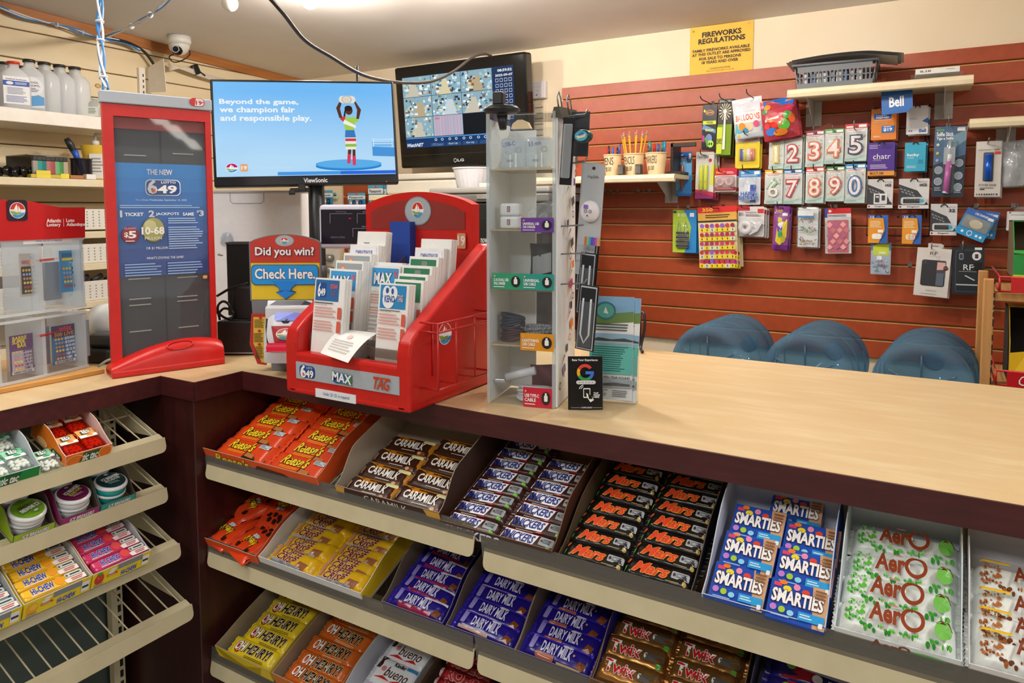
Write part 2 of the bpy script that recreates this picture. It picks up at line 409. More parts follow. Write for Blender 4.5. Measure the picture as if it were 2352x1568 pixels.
def bar(L, w, t, base, ops, r=.3, wr=.0006, fin=.009, seed=1, finc=None, m=None, pw=5):
    b = MB(); rg = random.Random(seed); ph = [rg.uniform(0, 6) for _ in range(6)]
    def top(x, y):
        e = min(1, max(0, (1-abs(2*x/L))/.16))**.55; s = max(0, 1-abs(2*y/w)**pw)**.6
        return t*(.12+.88*e*s)+wr*(math.sin(x*260+ph[0])*math.sin(y*310+ph[1])+.7*math.sin(x*120+y*420+ph[2]))*(1.6-e)
    F = lambda u, v, h: (u-L/2, v-w/2, top(u-L/2, v-w/2)+h)
    mm = m or mt(base, r)
    b.grid(lambda u, v: F(u*L, v*w, 0), 20, 10, mm)
    ring = [(-L/2, -w/2), (L/2, -w/2), (L/2, w/2), (-L/2, w/2)]
    b.add([(x, y, 0) for x, y in ring]+[(x, y, top(x, y)) for x, y in ring], [(0, 3, 2, 1), (0, 1, 5, 4), (1, 2, 6, 5), (2, 3, 7, 6), (3, 0, 4, 7)], mm)
    if fin:
        fm_ = mt(finc, r) if finc else mm
        for sgn in (-1, 1):
            n = 14; ys = [-w*.47+w*.94*i/n for i in range(n+1)]
            A = [(sgn*L/2*.98, y, t*.14+.0006*math.sin(i*2.2)) for i, y in enumerate(ys)]; B = [(sgn*(L/2+fin-(.0018 if i % 2 else 0)), y, t*.12+.001*math.sin(i*1.7)) for i, y in enumerate(ys)]
            b.add(A+B, [(i, i+1, n+2+i, n+1+i) for i in range(n)], fm_)
    b.deco(ops, F, L, w, r, sub=(10, 6), h0=.0009, dh=.0002)
    return b
ORD = ['front', 'second', 'third', 'fourth', 'fifth', 'sixth', 'seventh', 'eighth', 'ninth', 'tenth']
def bars(name, b, T, x, ss, lab, group, cat='chocolate bar', h=.003, tilt=4, jit=.003, yaw=2, seed=0, first=None, step=None):
    rg = random.Random(hash(lab) % 1000 if False else len(lab)*13+seed)
    p = first
    for i, s in enumerate(ss):
        M = T @ at(x+rg.uniform(-jit, jit), s, h+(step or 0)*i, rad(rg.uniform(-yaw, yaw)), rad(tilt+rg.uniform(-2, 2)), rad(rg.uniform(-2, 2)))
        l = lab.replace('#', ORD[i])
        if p is None:
            p = tag(b.build(name, None, M), l, cat, group)
        else:
            copy_of(p, M, l, group)
    return p
T1, T1R, T2, T3 = TM(Z1), TM(Z1R), TM(Z2), TM(Z3)
# --- orange peanut-cup bars
put_tray(tray(.386, .27, .036, .062, 'e2551d', 'b09a80', 't .1 .12 .42 .9 f2cf2e bi/5a1a08 Reese\'s;p .45 .2 .8 .2 .72 .6 .5 .7 4a2318', .4), T1 @ at(-1.318, 0, .002), 'orange open carton of wide orange peanut butter cup packs, top shelf')
rz = bar(.175, .062, .016, 'e0481a', 't .2 .4 .68 .86 f4d32c bi/2a1206 Reese\'s;l .24 .24 .6 .34 2 f0b429;p .55 .08 .95 .02 .98 .3 .6 .42 33190f;p .6 .2 .78 .16 .78 .32 .62 .38 b9763a;r .74 .66 .93 .86 c9d3da;l .75 .68 .92 .84 3 6b7a86', .28, .0009)
p = bars('chocolate_pack', rz, T1, -1.405, [.04, .088, .136, .185, .225], 'wide orange chocolate cup pack, left column of the orange carton, # row', 'orange chocolate cup packs', h=.012, tilt=10, step=.001, seed=1)
bars('chocolate_pack', rz, T1, -1.222, [.036, .08, .125, .175, .22], 'wide orange chocolate cup pack, right column of the orange carton, # row', 'orange chocolate cup packs', h=.008, tilt=10, first=p, seed=4)
# --- caramel bars
put_tray(tray(.272, .255, .03, .075, '3d2216', 'a39583', 't .28 .2 .7 .8 e9e0d0 n CARAMILK;p 0 0 .06 0 .1 1 0 1 d9a33c;p .9 0 1 0 1 1 .86 1 d9a33c', .35), T1 @ at(-.937, 0, .002), 'dark brown open carton of caramel bars with gold corners')
cb = bar(.128, .052, .013, '3a1d10', 'p 0 .45 .08 .95 .9 .98 .5 .72 .2 .62 c8821e;p .86 .06 1 .04 1 .9 .93 .9 c8821e;t .17 .36 .82 .74 f2efe8 b CARAMILK;l .4 .2 .7 .27 1 d9cdb8;r .03 .25 .1 .6 8a6a50;R .74 .74 .97 .93 .03 e5e3a8;e .85 .16 .08 .13 7a4522;e .8 .2 .04 .08 d7a878', .3, .0006, fin=.004)
p = bars('chocolate_bar', cb, T1, -1.003, [.03, .075, .122, .17], 'brown caramel bar in the gold-cornered carton, left column, # row', 'brown caramel bars', h=.005, tilt=8, seed=2)
bars('chocolate_bar', cb, T1, -.872, [.031, .08, .13, .182], 'brown caramel bar in the gold-cornered carton, right column, # row', 'brown caramel bars', h=.011, tilt=8, seed=3, first=p)
# --- white-on-blue lettered bars
put_tray(tray(.245, .265, .03, .07, '4a2a1c', '7a5a3c', 't .03 .1 .55 .85 f2f2f4 bi/23378f SNICKERS', .4), T1R @ at(-.6815, .003, .002), 'brown open carton of bars with white and blue slanted lettering')
sb = bar(.117, .034, .014, '3a1c16', 'p .03 .12 .66 .12 .72 .92 .08 .92 b3202c;p .05 .19 .64 .19 .69 .85 .1 .85 f3f3f5;t .09 .27 .65 .78 24388f bi SNICKERS;R .73 .34 .96 .84 .02 9fa6aa;e .77 .6 .02 .08 4a4a4a;l .79 .46 .94 .74 3 4d5458;r .88 .12 .95 .28 69b82e;l .2 .04 .6 .1 1 d8c9b8', .28, .0004)
p = bars('chocolate_bar', sb, T1R, -.739, [.02+.033*i for i in range(8)], 'bar with blue slanted lettering, left column of the brown carton, # row', 'blue lettered chocolate bars', h=.016, tilt=6, seed=1)
bars('chocolate_bar', sb, T1R, -.621, [.02+.033*i for i in range(7)], 'bar with blue slanted lettering, right column of the brown carton, # row', 'blue lettered chocolate bars', h=.012, tilt=6, seed=2, first=p)
# --- black bars with red script
put_tray(tray(.236, .29, .022, .055, '171412', '54442f', '', .5, sidec='1a1614'), T1R @ at(-.432, .003, .002), 'black open carton packed with two columns of black bars')
mb_ = bar(.113, .036, .015, '151211', 't .14 .26 .68 .84 e0462a bi/e8a03a Mars;R .72 .36 .97 .72 .02 a9adb2;e .76 .55 .022 .1 3a3a3a;l .79 .42 .95 .66 3 55595e;e .06 .74 .035 .14 d35a28;p .01 .2 .04 .2 .055 .5 .02 .5 5fae3c;l .66 .14 .86 .2 1 b9a36a;e .93 .18 .03 .1 b59a4c', .22, .0007)
p = bars('chocolate_bar', mb_, T1R, -.489, [.022+.0365*i for i in range(8)], 'black bar with red script, left column of the black carton, # row', 'black chocolate bars with red script', h=.014, tilt=6, seed=5)
bars('chocolate_bar', mb_, T1R, -.374, [.022+.0355*i for i in range(8)], 'black bar with red script, right column of the black carton, # row', 'black chocolate bars with red script', h=.014, tilt=6, seed=6, first=p)
# --- small blue boxes of candy beans
b = tray(.178, .225, .028, .085, '1f4fae', 'c6cbd8', 't .72 .1 .98 .9 f4f4f4 b 24x', .75)
put_tray(b, T1R @ at(-.208, .002, .002), 'pale grey open carton with blue front holding small blue boxes')
def beans(w, l, h):
    b = MB(); b.box((-w/2, -l/2, 0), (w/2, l/2, h), mt('1d4fb4', .35), .001, 1)
    b.deco('r .72 0 1 1 d2a57e;p .72 0 .8 0 .72 1 1d4fb4;R .06 .8 .2 .9 .02 e0476a;e .22 .92 .07 .06 f0822c;e .3 .78 .075 .075 f4dd2c;e .46 .86 .06 .08 f18fb8;e .62 .78 .07 .075 e6402e;t .06 .4 .94 .74 f7f7f7 x/5c2a1c SMARTIES;e .12 .26 .06 .08 c77fd0;e .27 .24 .06 .08 a8cf3c;e .42 .2 .06 .07 8fd6ef;r .55 .1 .98 .3 2a9ee0;l .58 .14 .8 .26 2 d7ecf8;l .78 .66 .97 .92 3 8a5a3a;R .9 .02 .97 .14 .02 e8edf2;l .1 .04 .5 .1 1 9fb9e6', Ft(w, l, h), w, l, .35)
    return b
bb = beans(.082, .063, .02); lab = 'small blue box of coloured candy beans, '
spots = [(-.247, .0, .026, 'front of the left column'), (-.243, .055, .04, 'second from the front in the left column'), (-.239, .108, .05, 'rear of the left column'),
         (-.161, -.004, .026, 'front of the right column'), (-.158, .05, .036, 'second from the front in the right column'), (-.156, .1, .044, 'third from the front in the right column'), (-.19, .168, .034, 'alone at the back of the carton')]
p = None
for x, s, z, l in spots:
    M = T1R @ at(x, s+.036, z-.012, rad(-1), rad(14))
    if p is None: p = tag(bb.build('candy_box', None, M), lab+l, 'candy box', 'small blue candy boxes')
    else: copy_of(p, M, lab+l)
# --- green and white bubbly bars, then brown and white ones
def aero(green):
    c1, c2 = ('5fbf3e', '2f9a34') if green else ('b06a34', '7a3f1c')
    o = ''
    rg = random.Random(4)
    for i in range(34):
        o += 'e %.3f %.3f %.3f %.3f %s;' % (rg.uniform(.06, .22), rg.uniform(.2, .85), rg.uniform(.006, .018), rg.uniform(.03, .07), rg.choice([c1, c2, c1]))
    for i in range(30):
        o += 'e %.3f %.3f %.3f %.3f %s;' % (rg.uniform(.15, .95), rg.uniform(.06, .16), rg.uniform(.008, .02), rg.uniform(.03, .06), rg.choice([c1, c2]))
    o += 'e .56 .54 .02 .08 f0f0f0;e .47 .86 .05 .06 d98a8a;'
    if not green: o += 'r .05 .78 .3 .96 f2c21c;'
    o += 't .27 .24 .54 .86 8a3a1c x Aer;o .635 .54 .1 .36 .32 8a3a1c;e .88 .45 .07 .26 6fb84c;p .82 .62 .86 .74 .93 .72 .96 .5 .9 .64 5a2a18;' if green else 't .32 .3 .56 .82 7a3218 b Aer;o .65 .55 .085 .3 .32 7a3218;e .9 .45 .07 .26 8a4a24;'
    return bar(.145, .05, .024, 'e6ece8', o, .3, .0005, finc='dfe6e2')
put_tray(tray(.154, .225, .032, .085, 'e9eeec', 'cdd6dc', 't .3 .45 .62 .95 8a3a1c b AerO;e .75 .5 .2 .3 5fae4c;e .4 .1 .5 .2 a7d39a', .7), T1R @ at(-.031, .004, .002), 'white open carton of green and white bubbly bars')
ab = aero(True)
bars('chocolate_bar', ab, T1R, -.031, [.03, .078, .124, .178], 'green and white bubbly bar in the white carton, # row', 'green and white chocolate bars', h=.022, tilt=8, seed=1)
put_tray(tray(.154, .225, .032, .085, 'e9e6e2', 'd0cfd2', 'e .6 .4 .25 .4 7a4626;e .8 .6 .15 .3 9a6238', .7), T1R @ at(.13, .004, .002), 'white open carton of brown and white bubbly bars at the right edge')
bars('chocolate_bar', aero(False), T1R, .13, [.03, .062, .1, .15], 'brown and white bubbly bar with yellow flash, # row', 'brown and white chocolate bars', h=.024, tilt=8, seed=2)
# --- small orange bags
put_tray(tray(.21, .26, .034, .055, 'e0501c', 'a8937a', '', .4), T2 @ at(-1.43, -.004, .002), 'orange open carton of small orange candy bags, second shelf')
def minis():
    o = 't .25 .52 .75 .72 f4d32c bi/2a1206 Reese\'s;t .36 .42 .64 .52 f5f5f5 bi/2a1206 minis;'
    for x, y in ((.3, .28), (.5, .3), (.68, .26), (.4, .17), (.6, .14), (.78, .17), (.25, .8), (.7, .8)): o += 'e %.2f %.2f .07 .06 331a10;' % (x, y)
    return bar(.09, .12, .011, 'e0431a', o, .25, .0022, fin=0, pw=4)
mn = minis(); p = None
for x, s, rz, z, l in ((-1.485, .055, 172, .012, 'front left'), (-1.385, .045, 165, .014, 'front right'), (-1.475, .135, 150, .022, 'rear left'), (-1.385, .14, 5, .024, 'rear right')):
    M = T2 @ at(x, s, z, rad(rz), rad(4)); lb = 'small orange bag of mini chocolate cups, %s of its orange carton' % l
    if p is None: p = tag(mn.build('candy_bag', None, M), lb, 'candy bag', 'small orange candy bags')
    else: copy_of(p, M, lb)
# --- yellow coffee wafer bars
put_tray(tray(.315, .26, .032, .05, 'e8c21e', 'dcdcde', 'r 0 0 1 1 dcdde0', .4), T2 @ at(-1.163, .0, .002), 'yellow and white open carton of yellow wafer bars, second shelf')
cc = bar(.14, .048, .018, 'e3b41a', 't .22 .5 .66 .84 7a1616 bi/f0e2c8 COFFEE;t .2 .16 .6 .5 7a1616 bi/f0e2c8 CRISP;R .1 .2 .17 .8 .02 c98a6a;p .62 .1 .84 .1 .88 .42 .68 .45 9a5f38;p .64 .14 .72 .14 .74 .3 .66 .3 c49068;r .1 .0 .78 .15 a9adb3;v .12 .01 .26 .14 9 444;l .3 .01 .76 .14 3 6a6e74', .25, .001)
back = mt('a9adb3', .35)
for x in range(0): cc.grid(lambda u, v: (-.06+.12*u, -.027-.012*v, .004+.017*v+.001*math.sin(u*9)), 10, 3, back)
for i in range(0): cc.add([(-.055+i*.004, -.0275, .005), (-.053+i*.004, -.0275, .005), (-.053+i*.004, -.0385, .019), (-.055+i*.004, -.0385, .019)], [(0, 1, 2, 3)], mt('4a4a4a', .5))
p = bars('chocolate_bar', cc, T2, -1.232, [.03, .066, .105, .145, .185], 'yellow wafer bar with maroon lettering, left column, # row', 'yellow wafer bars', h=.014, tilt=8, jit=.008, yaw=5, seed=3)
bars('chocolate_bar', cc, T2, -1.085, [.03, .058, .09, .125, .165], 'yellow wafer bar with maroon lettering, right column, # row', 'yellow wafer bars', h=.011, tilt=6, yaw=3, seed=5, first=p)
# --- purple milk chocolate bars, three cartons
def dairy(kind):
    o = 'r .02 .84 .98 .98 4a3ad0;t .27 .34 .72 .78 cfcdea b DAIRY MILK;e .6 .84 .05 .06 cfcdea;e .67 .84 .04 .06 cfcdea;R .1 .3 .17 .92 .02 8f86c8;p .8 .2 .92 .14 .95 .42 .85 .5 7a4426;'
    if kind == 0: o += 'r .2 .06 .8 .3 8a1f4a;r .6 .8 .98 .9 d8d8e6;'
    elif kind == 1: o += 'r .1 .08 .6 .2 b89a94;l .2 .12 .5 .2 1 e6b48a;'
    else: o += 'R .22 .06 .5 .3 .03 a05a4a;l .26 .1 .48 .28 2 e9b79a;r .55 .06 .9 .14 b8a06a;e .75 .6 .015 .05 b8a06a;'
    return bar(.135, .044, .013, '20157a', o, .2, .0007, finc='3226a8')
bt = [(-.877, 'purple', 0, 'crimson banded purple chocolate bar in the left purple carton, # row'), (-.714, 'purple', 1, 'plain purple milk chocolate bar in the middle purple carton, # row'), (-.559, 'purple', 2, 'purple chocolate bar with brown badge in the right purple carton, # row')]
for (x, _, k, l), nm in zip(bt, ('left', 'middle', 'right')):
    put_tray(tray(.155, .25, .026, .06, '2a2296', '7a6a58', '', .45), T2 @ at(x, .004, .002), 'purple open carton of purple chocolate bars, %s of the three' % nm)
    bars('chocolate_bar', dairy(k), T2, x-.002, [.028, .06, .092, .124, .158], l, 'purple milk chocolate bars', h=.016, tilt=7, seed=k+7, yaw=3 if k else 6)
# --- gold cookie bars
put_tray(tray(.245, .25, .03, .05, '6a4526', '7a5a3c', '', .5), T2 @ at(-.363, .0, .002), 'brown open carton of gold twin cookie bars')
tw = bar(.112, .05, .02, '9a6a38', 't .12 .3 .6 .72 c01a24 b/e8e2da Twix;R .64 .34 .96 .6 .03 55504a;e .68 .48 .03 .1 d8d8d8;r .86 .14 .94 .3 4f9e33;r .05 .88 .95 .93 c89a5a', .22, .0012, m=mt('a87840', .25, .75))
p = bars('chocolate_bar', tw, T2, -.424, [.03, .07, .108, .15], 'shiny gold twin cookie bar, left column of the brown carton, # row', 'gold twin cookie bars', h=.022, tilt=9, seed=1)
bars('chocolate_bar', tw, T2, -.306, [.03, .066, .104, .145], 'shiny gold twin cookie bar, right column of the brown carton, # row', 'gold twin cookie bars', h=.022, tilt=9, seed=3, first=p)
# --- dark blue and red bars at the foot of the picture
put_tray(tray(.2, .25, .028, .05, '1d1a5a', '4a4658', '', .5), T2 @ at(-.134, .0, .002), 'dark blue open carton of blue and red packs, lower right')
fx = bar(.16, .05, .018, '252070', 'p .1 .1 .4 .2 .6 .9 .2 .9 b3202c;p .3 .5 .7 .4 .95 .7 .6 .95 b9b6cc;r .55 .1 .95 .35 d8d4de;e .2 .6 .05 .2 7fae4a;e .45 .3 .05 .14 f0e9f4;v .6 .14 .92 .3 12 3a3450', .22, .0012)
bars('chocolate_bar', fx, T2, -.134, [.04, .088, .135], 'dark blue bar with red and white pattern, # row', 'blue and red bars', h=.02, tilt=8)
# --- yellow and orange nut bars
put_tray(tray(.195, .26, .05, .055, 'e6c81c', '9a8c74', 'p .12 .3 .22 .1 .75 .1 .85 .95 1 1 1 0 0 0 0 1 e6c81c', .4, sidec='d8c020'), T3 @ at(-1.381, .0, .002), 'yellow open carton of yellow nut bars, lowest shelf')
def henry(c, d):
    return bar(.15, .05, .018, c, 'e .2 .5 .075 .3 %s;t .14 .3 .34 .78 f2eeea bi/2a1a12 OH;t .34 .3 .88 .78 201410 bi/d9c9a0 HENRY!;l .4 .1 .9 .22 2 %s' % (d, '6a5a20' if c[0] == 'e' else 'e9c9a0'), .25, .001)
bars('chocolate_bar', henry('e2c622', 'b01c22'), T3, -1.376, [.032, .074, .114, .154, .196], 'yellow nut bar with red disc and black lettering, # row', 'yellow nut bars', h=.022, tilt=9, yaw=4, seed=1, jit=.006)
put_tray(tray(.185, .26, .05, .055, 'd9741c', '9a8c74', '', .4), T3 @ at(-1.184, .0, .002), 'orange open carton of orange nut bars, lowest shelf')
bars('chocolate_bar', henry('c9621c', 'e0501c'), T3, -1.183, [.032, .066, .106, .148, .19], 'orange nut bar with white and black lettering, # row', 'orange nut bars', h=.022, tilt=9, yaw=4, seed=2, jit=.005)
put_tray(tray(.155, .26, .045, .06, 'e9e9ee', 'c9cbd4', '', .4), T3 @ at(-1.01, .0, .002), 'white open carton of white and red wafer packs, lowest shelf')
bu = bar(.115, .06, .014, 'e9eef2', 'p .0 .02 1 .02 1 .25 .8 .2 .7 .3 .5 .18 .3 .28 .1 .16 0 .22 c22026;t .3 .3 .85 .66 4a1f18 i bueno;t .42 .72 .7 .88 3a2a28 b Kinder;r .72 .76 .98 .88 3f8fc8;p .04 .5 .14 .5 .2 .95 .06 .95 3a1a14;e .24 .52 .05 .1 d98a8a;l .2 .08 .9 .18 2 f0d0d0', .25, .0007, finc='c9ccd2')
bars('chocolate_bar', bu, T3, -1.008, [.115, .17], 'white and red wafer pack with brown script, # row', 'white and red wafer packs', h=.02, tilt=8)
put_tray(tray(.17, .26, .045, .06, '6a1a16', '6a5644', '', .4), T3 @ at(-.835, .0, .002), 'dark red open carton of caramel rolls, lowest shelf')
rl = MB(); R_ = .013
rl.lathe([(.002, -.062), (R_*.8, -.06), (R_, -.057), (R_, .057), (R_*.8, .06), (.002, .062)], mt('8a1a1c', .3), 16, lambda x, y, z: (z, x, y+R_))
rl.deco('R .14 .3 .9 .7 .05 a8222a;t .16 .3 .86 .72 b5262c x/f0e0d8 ROLO;e .06 .5 .03 .2 c9a0a0', lambda u, v, h: (u-.062, (R_+h)*math.sin((v-.5*.05)/R_*1.1), R_+(R_+h)*math.cos((v-.5*.05)/R_*1.1)), .124, .05, .3, h0=.0006)
p = bars('candy_roll', rl, T3, -.84, [.1+.026*i for i in range(5)], 'dark red roll of caramel sweets, # row of its carton', 'dark red candy rolls', 'candy roll', h=.025, tilt=0, yaw=3)
# ---------------------------------------------------------------- left rack
L1, L2, L3, L4 = (TL(*q) for q in LT)
def side_fruit(c): return 'e .35 .45 .12 .25 f0c080;o .35 .45 .15 .32 .2 f5d8a8;R .62 .25 .92 .75 .05 1f4a22;t .66 .3 .88 .7 f2f2f2 b tic tac'
put_tray(tray(.094, .135, .026, .05, 'e8761c', 'd9b8b0', 'p .3 .05 .38 .9 .75 .9 .66 .05 1f5a2a;t .36 .15 .7 .8 f4f4f4 bi tic tac;o .2 .4 .2 .5 .15 f6b060;o .85 .5 .15 .5 .15 f6b060', .6, side_fruit(0)), L1 @ at(.784, -.006, .001), 'orange open carton with pink lining, holding orange mint boxes', 'left rack cartons')
put_tray(tray(.094, .135, .024, .05, '12883a', 'c0c8cc', 'p .2 .05 .28 .9 .65 .9 .56 .05 1f5a2a;t .26 .15 .6 .8 f4f4f4 bi tic tac;o .1 .4 .2 .5 .2 7fd0a0', .6), L1 @ at(.644, -.008, .001), 'green open carton with pale lining, holding white mint boxes', 'left rack cartons')
def mints(orange):
    w, l, h = .037, .06, .014; t = thing('mint_box', 'x', 'mint box')
    b = MB(); shell = clear('f07a50' if orange else 'f4faf6', .1, .05, 1.4, 'd8401c' if orange else 'e8f0ec')
    b.box((-w/2, -l/2, 0), (w/2, l/2*.86, h), shell, .002); b.box((-w/2, l/2*.86, 0), (w/2, l/2, h), mt('e8581c' if orange else 'f2f4f0', .3), .002)
    b.build('case', t)
    b = MB(); rg = random.Random(2); pill = mt('d9451c' if orange else 'f6f2ee', .4)
    for i in range(40):
        x, y, z = rg.uniform(-.013, .013), rg.uniform(-.024, .018), rg.uniform(.004, .0108); a = rg.uniform(0, 6)
        b.lathe([(.0006, -.0045), (.0026, -.003), (.0032, 0), (.0026, .003), (.0006, .0045)], pill, 6, lambda p, q, r: (x+r*math.cos(a)-p*math.sin(a), y+r*math.sin(a)+p*math.cos(a), z+q))
    tag(b.build('mints', t), kind='stuff')
    c1, c2 = ('f0a860', 'e8902c') if orange else ('8fd8b0', '2aa870')
    b = MB(); b.box((-w/2+.001, .002, h), (w/2-.001, l/2, h+.0003), mt(c1, .4))
    b.deco('o .7 .6 .3 .35 .1 %s;o .85 .6 .3 .45 .1 %s;r 0 0 1 .3 f4f1ec;e .6 .2 .2 .1 %s;p .2 .4 .5 .4 .78 .55 .78 .9 .45 .9 .2 .75 1e4a1c;t .25 .64 .74 .88 f4f4f4 b tic;t .25 .42 .74 .66 f4f4f4 b tac' % (c2, c2, c2), lambda u, v, hh: (u-w/2+.001, .002+v, h+hh), w-.002, l/2-.002, .4, h0=.0006)
    b.build('label', t); return t
def place(root, spots, cat_lab, group):
    for i, (M, l) in enumerate(spots):
        if i == 0: root.matrix_world = M; root['label'] = l; root['group'] = group
        else: copy_of(root, M, l, group)
mo = mints(True)
place(mo, [(L1 @ at(.764, .03, .012, 0, rad(3)), 'orange mint box, front left of the orange carton'), (L1 @ at(.805, .034, .014, 0, rad(3)), 'orange mint box, front right of the orange carton'),
           (L1 @ at(.764, .095, .015, 0, rad(4)), 'orange mint box, rear left of the orange carton'), (L1 @ at(.805, .098, .017, 0, rad(4)), 'orange mint box, rear right of the orange carton')], '', 'orange mint boxes')
mg = mints(False)
place(mg, [(L1 @ at(.665, .03, .014), 'white mint box with green label, front right of the green carton'), (L1 @ at(.665, .095, .016), 'white mint box with green label, rear right of the green carton'),
           (L1 @ at(.624, .022, .014), 'white mint box with green label, front left of the green carton'), (L1 @ at(.715, .02, .001), 'white mint box with green label, loose between the green and orange cartons')], '', 'white mint boxes')
# round tins
def tin(lid, side, ops, up=1):
    r = .0315; t = thing('mint_tin', 'x', 'mint tin')
    MB().lathe([(.001, 0), (r*.93, 0), (r*.97, .002), (r, .015), (r*.98, .0155)], mt(side, .3), 32).build('base', t)
    b = MB(); wm = mt('e4e8ea', .25); b.lathe([(r*1.0, .0145), (r*1.05, .0155), (r*1.05, .019), (r*.98, .0215), (r*.9, .0222), (.001, .0222)], wm, 32, cap=False)
    b.deco('e .5 .5 .43 .43 %s;%s' % (lid, ops), Ft(.066, .066, .0222), .066, .066, .3); b.build('lid', t)
    return t
rg = random.Random(9)
def dots(cs, n=14): return ';'.join('e %.2f %.2f .015 .015 %s' % (.5+.36*math.cos(a)*q, .5+.36*math.sin(a)*q, rg.choice(cs)) for a, q in ((rg.uniform(0, 6.3), rg.uniform(.5, 1)) for _ in range(n)))
txt1 = ';T .2 .5 .8 .64 %d f2f4f4 x/111a1a ICE BREAKERS;T .25 .37 .75 .48 %d %s b %s;e .47 .76 .07 .045 b9c4c4;l .3 .22 .7 .32 3 %s'
kinds = [('teal', '123c40', '1f9a96', dots(['1f6a60', '2a8a80', '3fae5a'])+txt1 % (8, 8, 'e8f2f2', 'MINTS-MENTHES', '8fb8b8'), .842, 0, '2a9d94'),
         ('purple', '6a1848', 'd8d8dc', dots(['8a2a68', 'a84a80'])+txt1 % (14, 14, 'e0d84a', 'SOURS-SURS', 'c99ab8'), .764, 12, 'a02a78'),
         ('lime', '6fa028', 'dfe2dc', dots(['8fc040', 'e06a3a', 'e0b03a'])+txt1 % (-2, -2, '2a4a10', 'SOURS-SURS', '4a7018'), .677, 200, '9cc02a')]
for nm, lid, side, ops, u, rz, cc_ in kinds:
    put_tray(tray(.076, .15, .016, .05, cc_, '5a4c40', 't .2 .2 .85 .75 f0f0f0 xi/1a1a1a ICE BREAKERS', .35), L2 @ at(u, -.006, .001), '%s fronted open carton of round mint tins' % nm, 'left rack cartons')
    t = tin(lid, side, ops)
    place(t, [(L2 @ at(u, .032, .019, rad(rz), rad(-3)), 'round %s lidded mint tin at the front of its carton' % nm), (L2 @ at(u-.002, .096, .02, rad(rz+3), rad(-2)), 'round %s lidded mint tin at the rear of its carton' % nm), (L2 @ at(u, .034, .0005), 'round %s mint tin underneath the front tin of its carton' % nm)], '', 'round mint tins')
# chew bars
def chew_tray(pic, lab, u):
    b = tray(.122, .13, .034, .05, 'f0d41c', 'b9bcc0', 'r 0 0 1 1 f2d820;p .42 .62 .85 .62 .85 1 .42 1 8a8f94;%s;e .34 .84 .06 .1 f4ece0;e .31 .68 .06 .1 f4ece0;r .24 .44 .42 .58 d8401c;l .25 .46 .41 .57 2 f4d8c0;t .48 .14 .76 .5 1c3a9c x/f4f4f8 HI-CHEW;R .84 .2 .96 .88 .02 eef0f4;r .85 .45 .95 .6 222a3a;l .03 .08 .22 .28 3 8a7a90' % pic, .7)
    put_tray(b, L3 @ at(u, -.024, .004), lab, 'left rack cartons')
def chew(base, fruit, leaf):
    b = MB(); L, w, t = .11, .026, .02
    b.box((-L/2, -w/2, 0), (L/2, w/2, t), mt(base, .28), .004)
    o = 'e .5 .4 .5 .3 %s;t .14 .25 .5 .85 1c3a9c x/f6f6fa HI-CHEW;e .6 .6 .08 .4 %s;p .68 .05 .66 .4 .72 .5 1 .5 1 .05 f3e7e0;R .7 .55 .98 .95 .02 c8d0cc;e .73 .74 .018 .1 4a4f4f;r .78 .7 .95 .8 20282a;l .76 .1 .96 .42 2 c05a5a;l .1 .06 .5 .2 2 f4e0e4' % (base, fruit)
    b.deco(o, Ft(L, w, t), L, w, .28)
    return b
chew_tray('e .12 .5 .08 .36 d8402c;e .12 .86 .05 .1 5aa03a;e .1 .6 .015 .05 f0a08a', 'yellow fronted carton of pink strawberry chew bars', .808)
bars('chew_bar', chew('d2386a', 'e04a4a', ''), L3, .808, [-.006, .024, .053, .082, .108], 'pink strawberry chew bar with blue lettering, # row', 'pink chew bars', 'chew bar', h=.02, tilt=6, yaw=1)
chew_tray('e .12 .5 .09 .36 f5b020;e .14 .6 .06 .2 f8cc40', 'yellow fronted carton of yellow mango chew bars', .684)
bars('chew_bar', chew('f0bc28', 'e89a20', ''), L3, .684, [-.006, .024, .053, .082, .106], 'yellow mango chew bar with blue lettering, # row', 'yellow chew bars', 'chew bar', h=.02, tilt=6, yaw=1)
chew_tray('e .12 .5 .09 .36 6aa8d0', 'yellow fronted carton of chew bars cut by the left edge', .559)
bars('chew_bar', chew('b8ccd4', '8fb8d0', ''), L3, .559, [-.006, .026, .056], 'pale chew bar in the carton at the left edge, # row', 'pale chew bars', 'chew bar', h=.02, tilt=6, yaw=1)
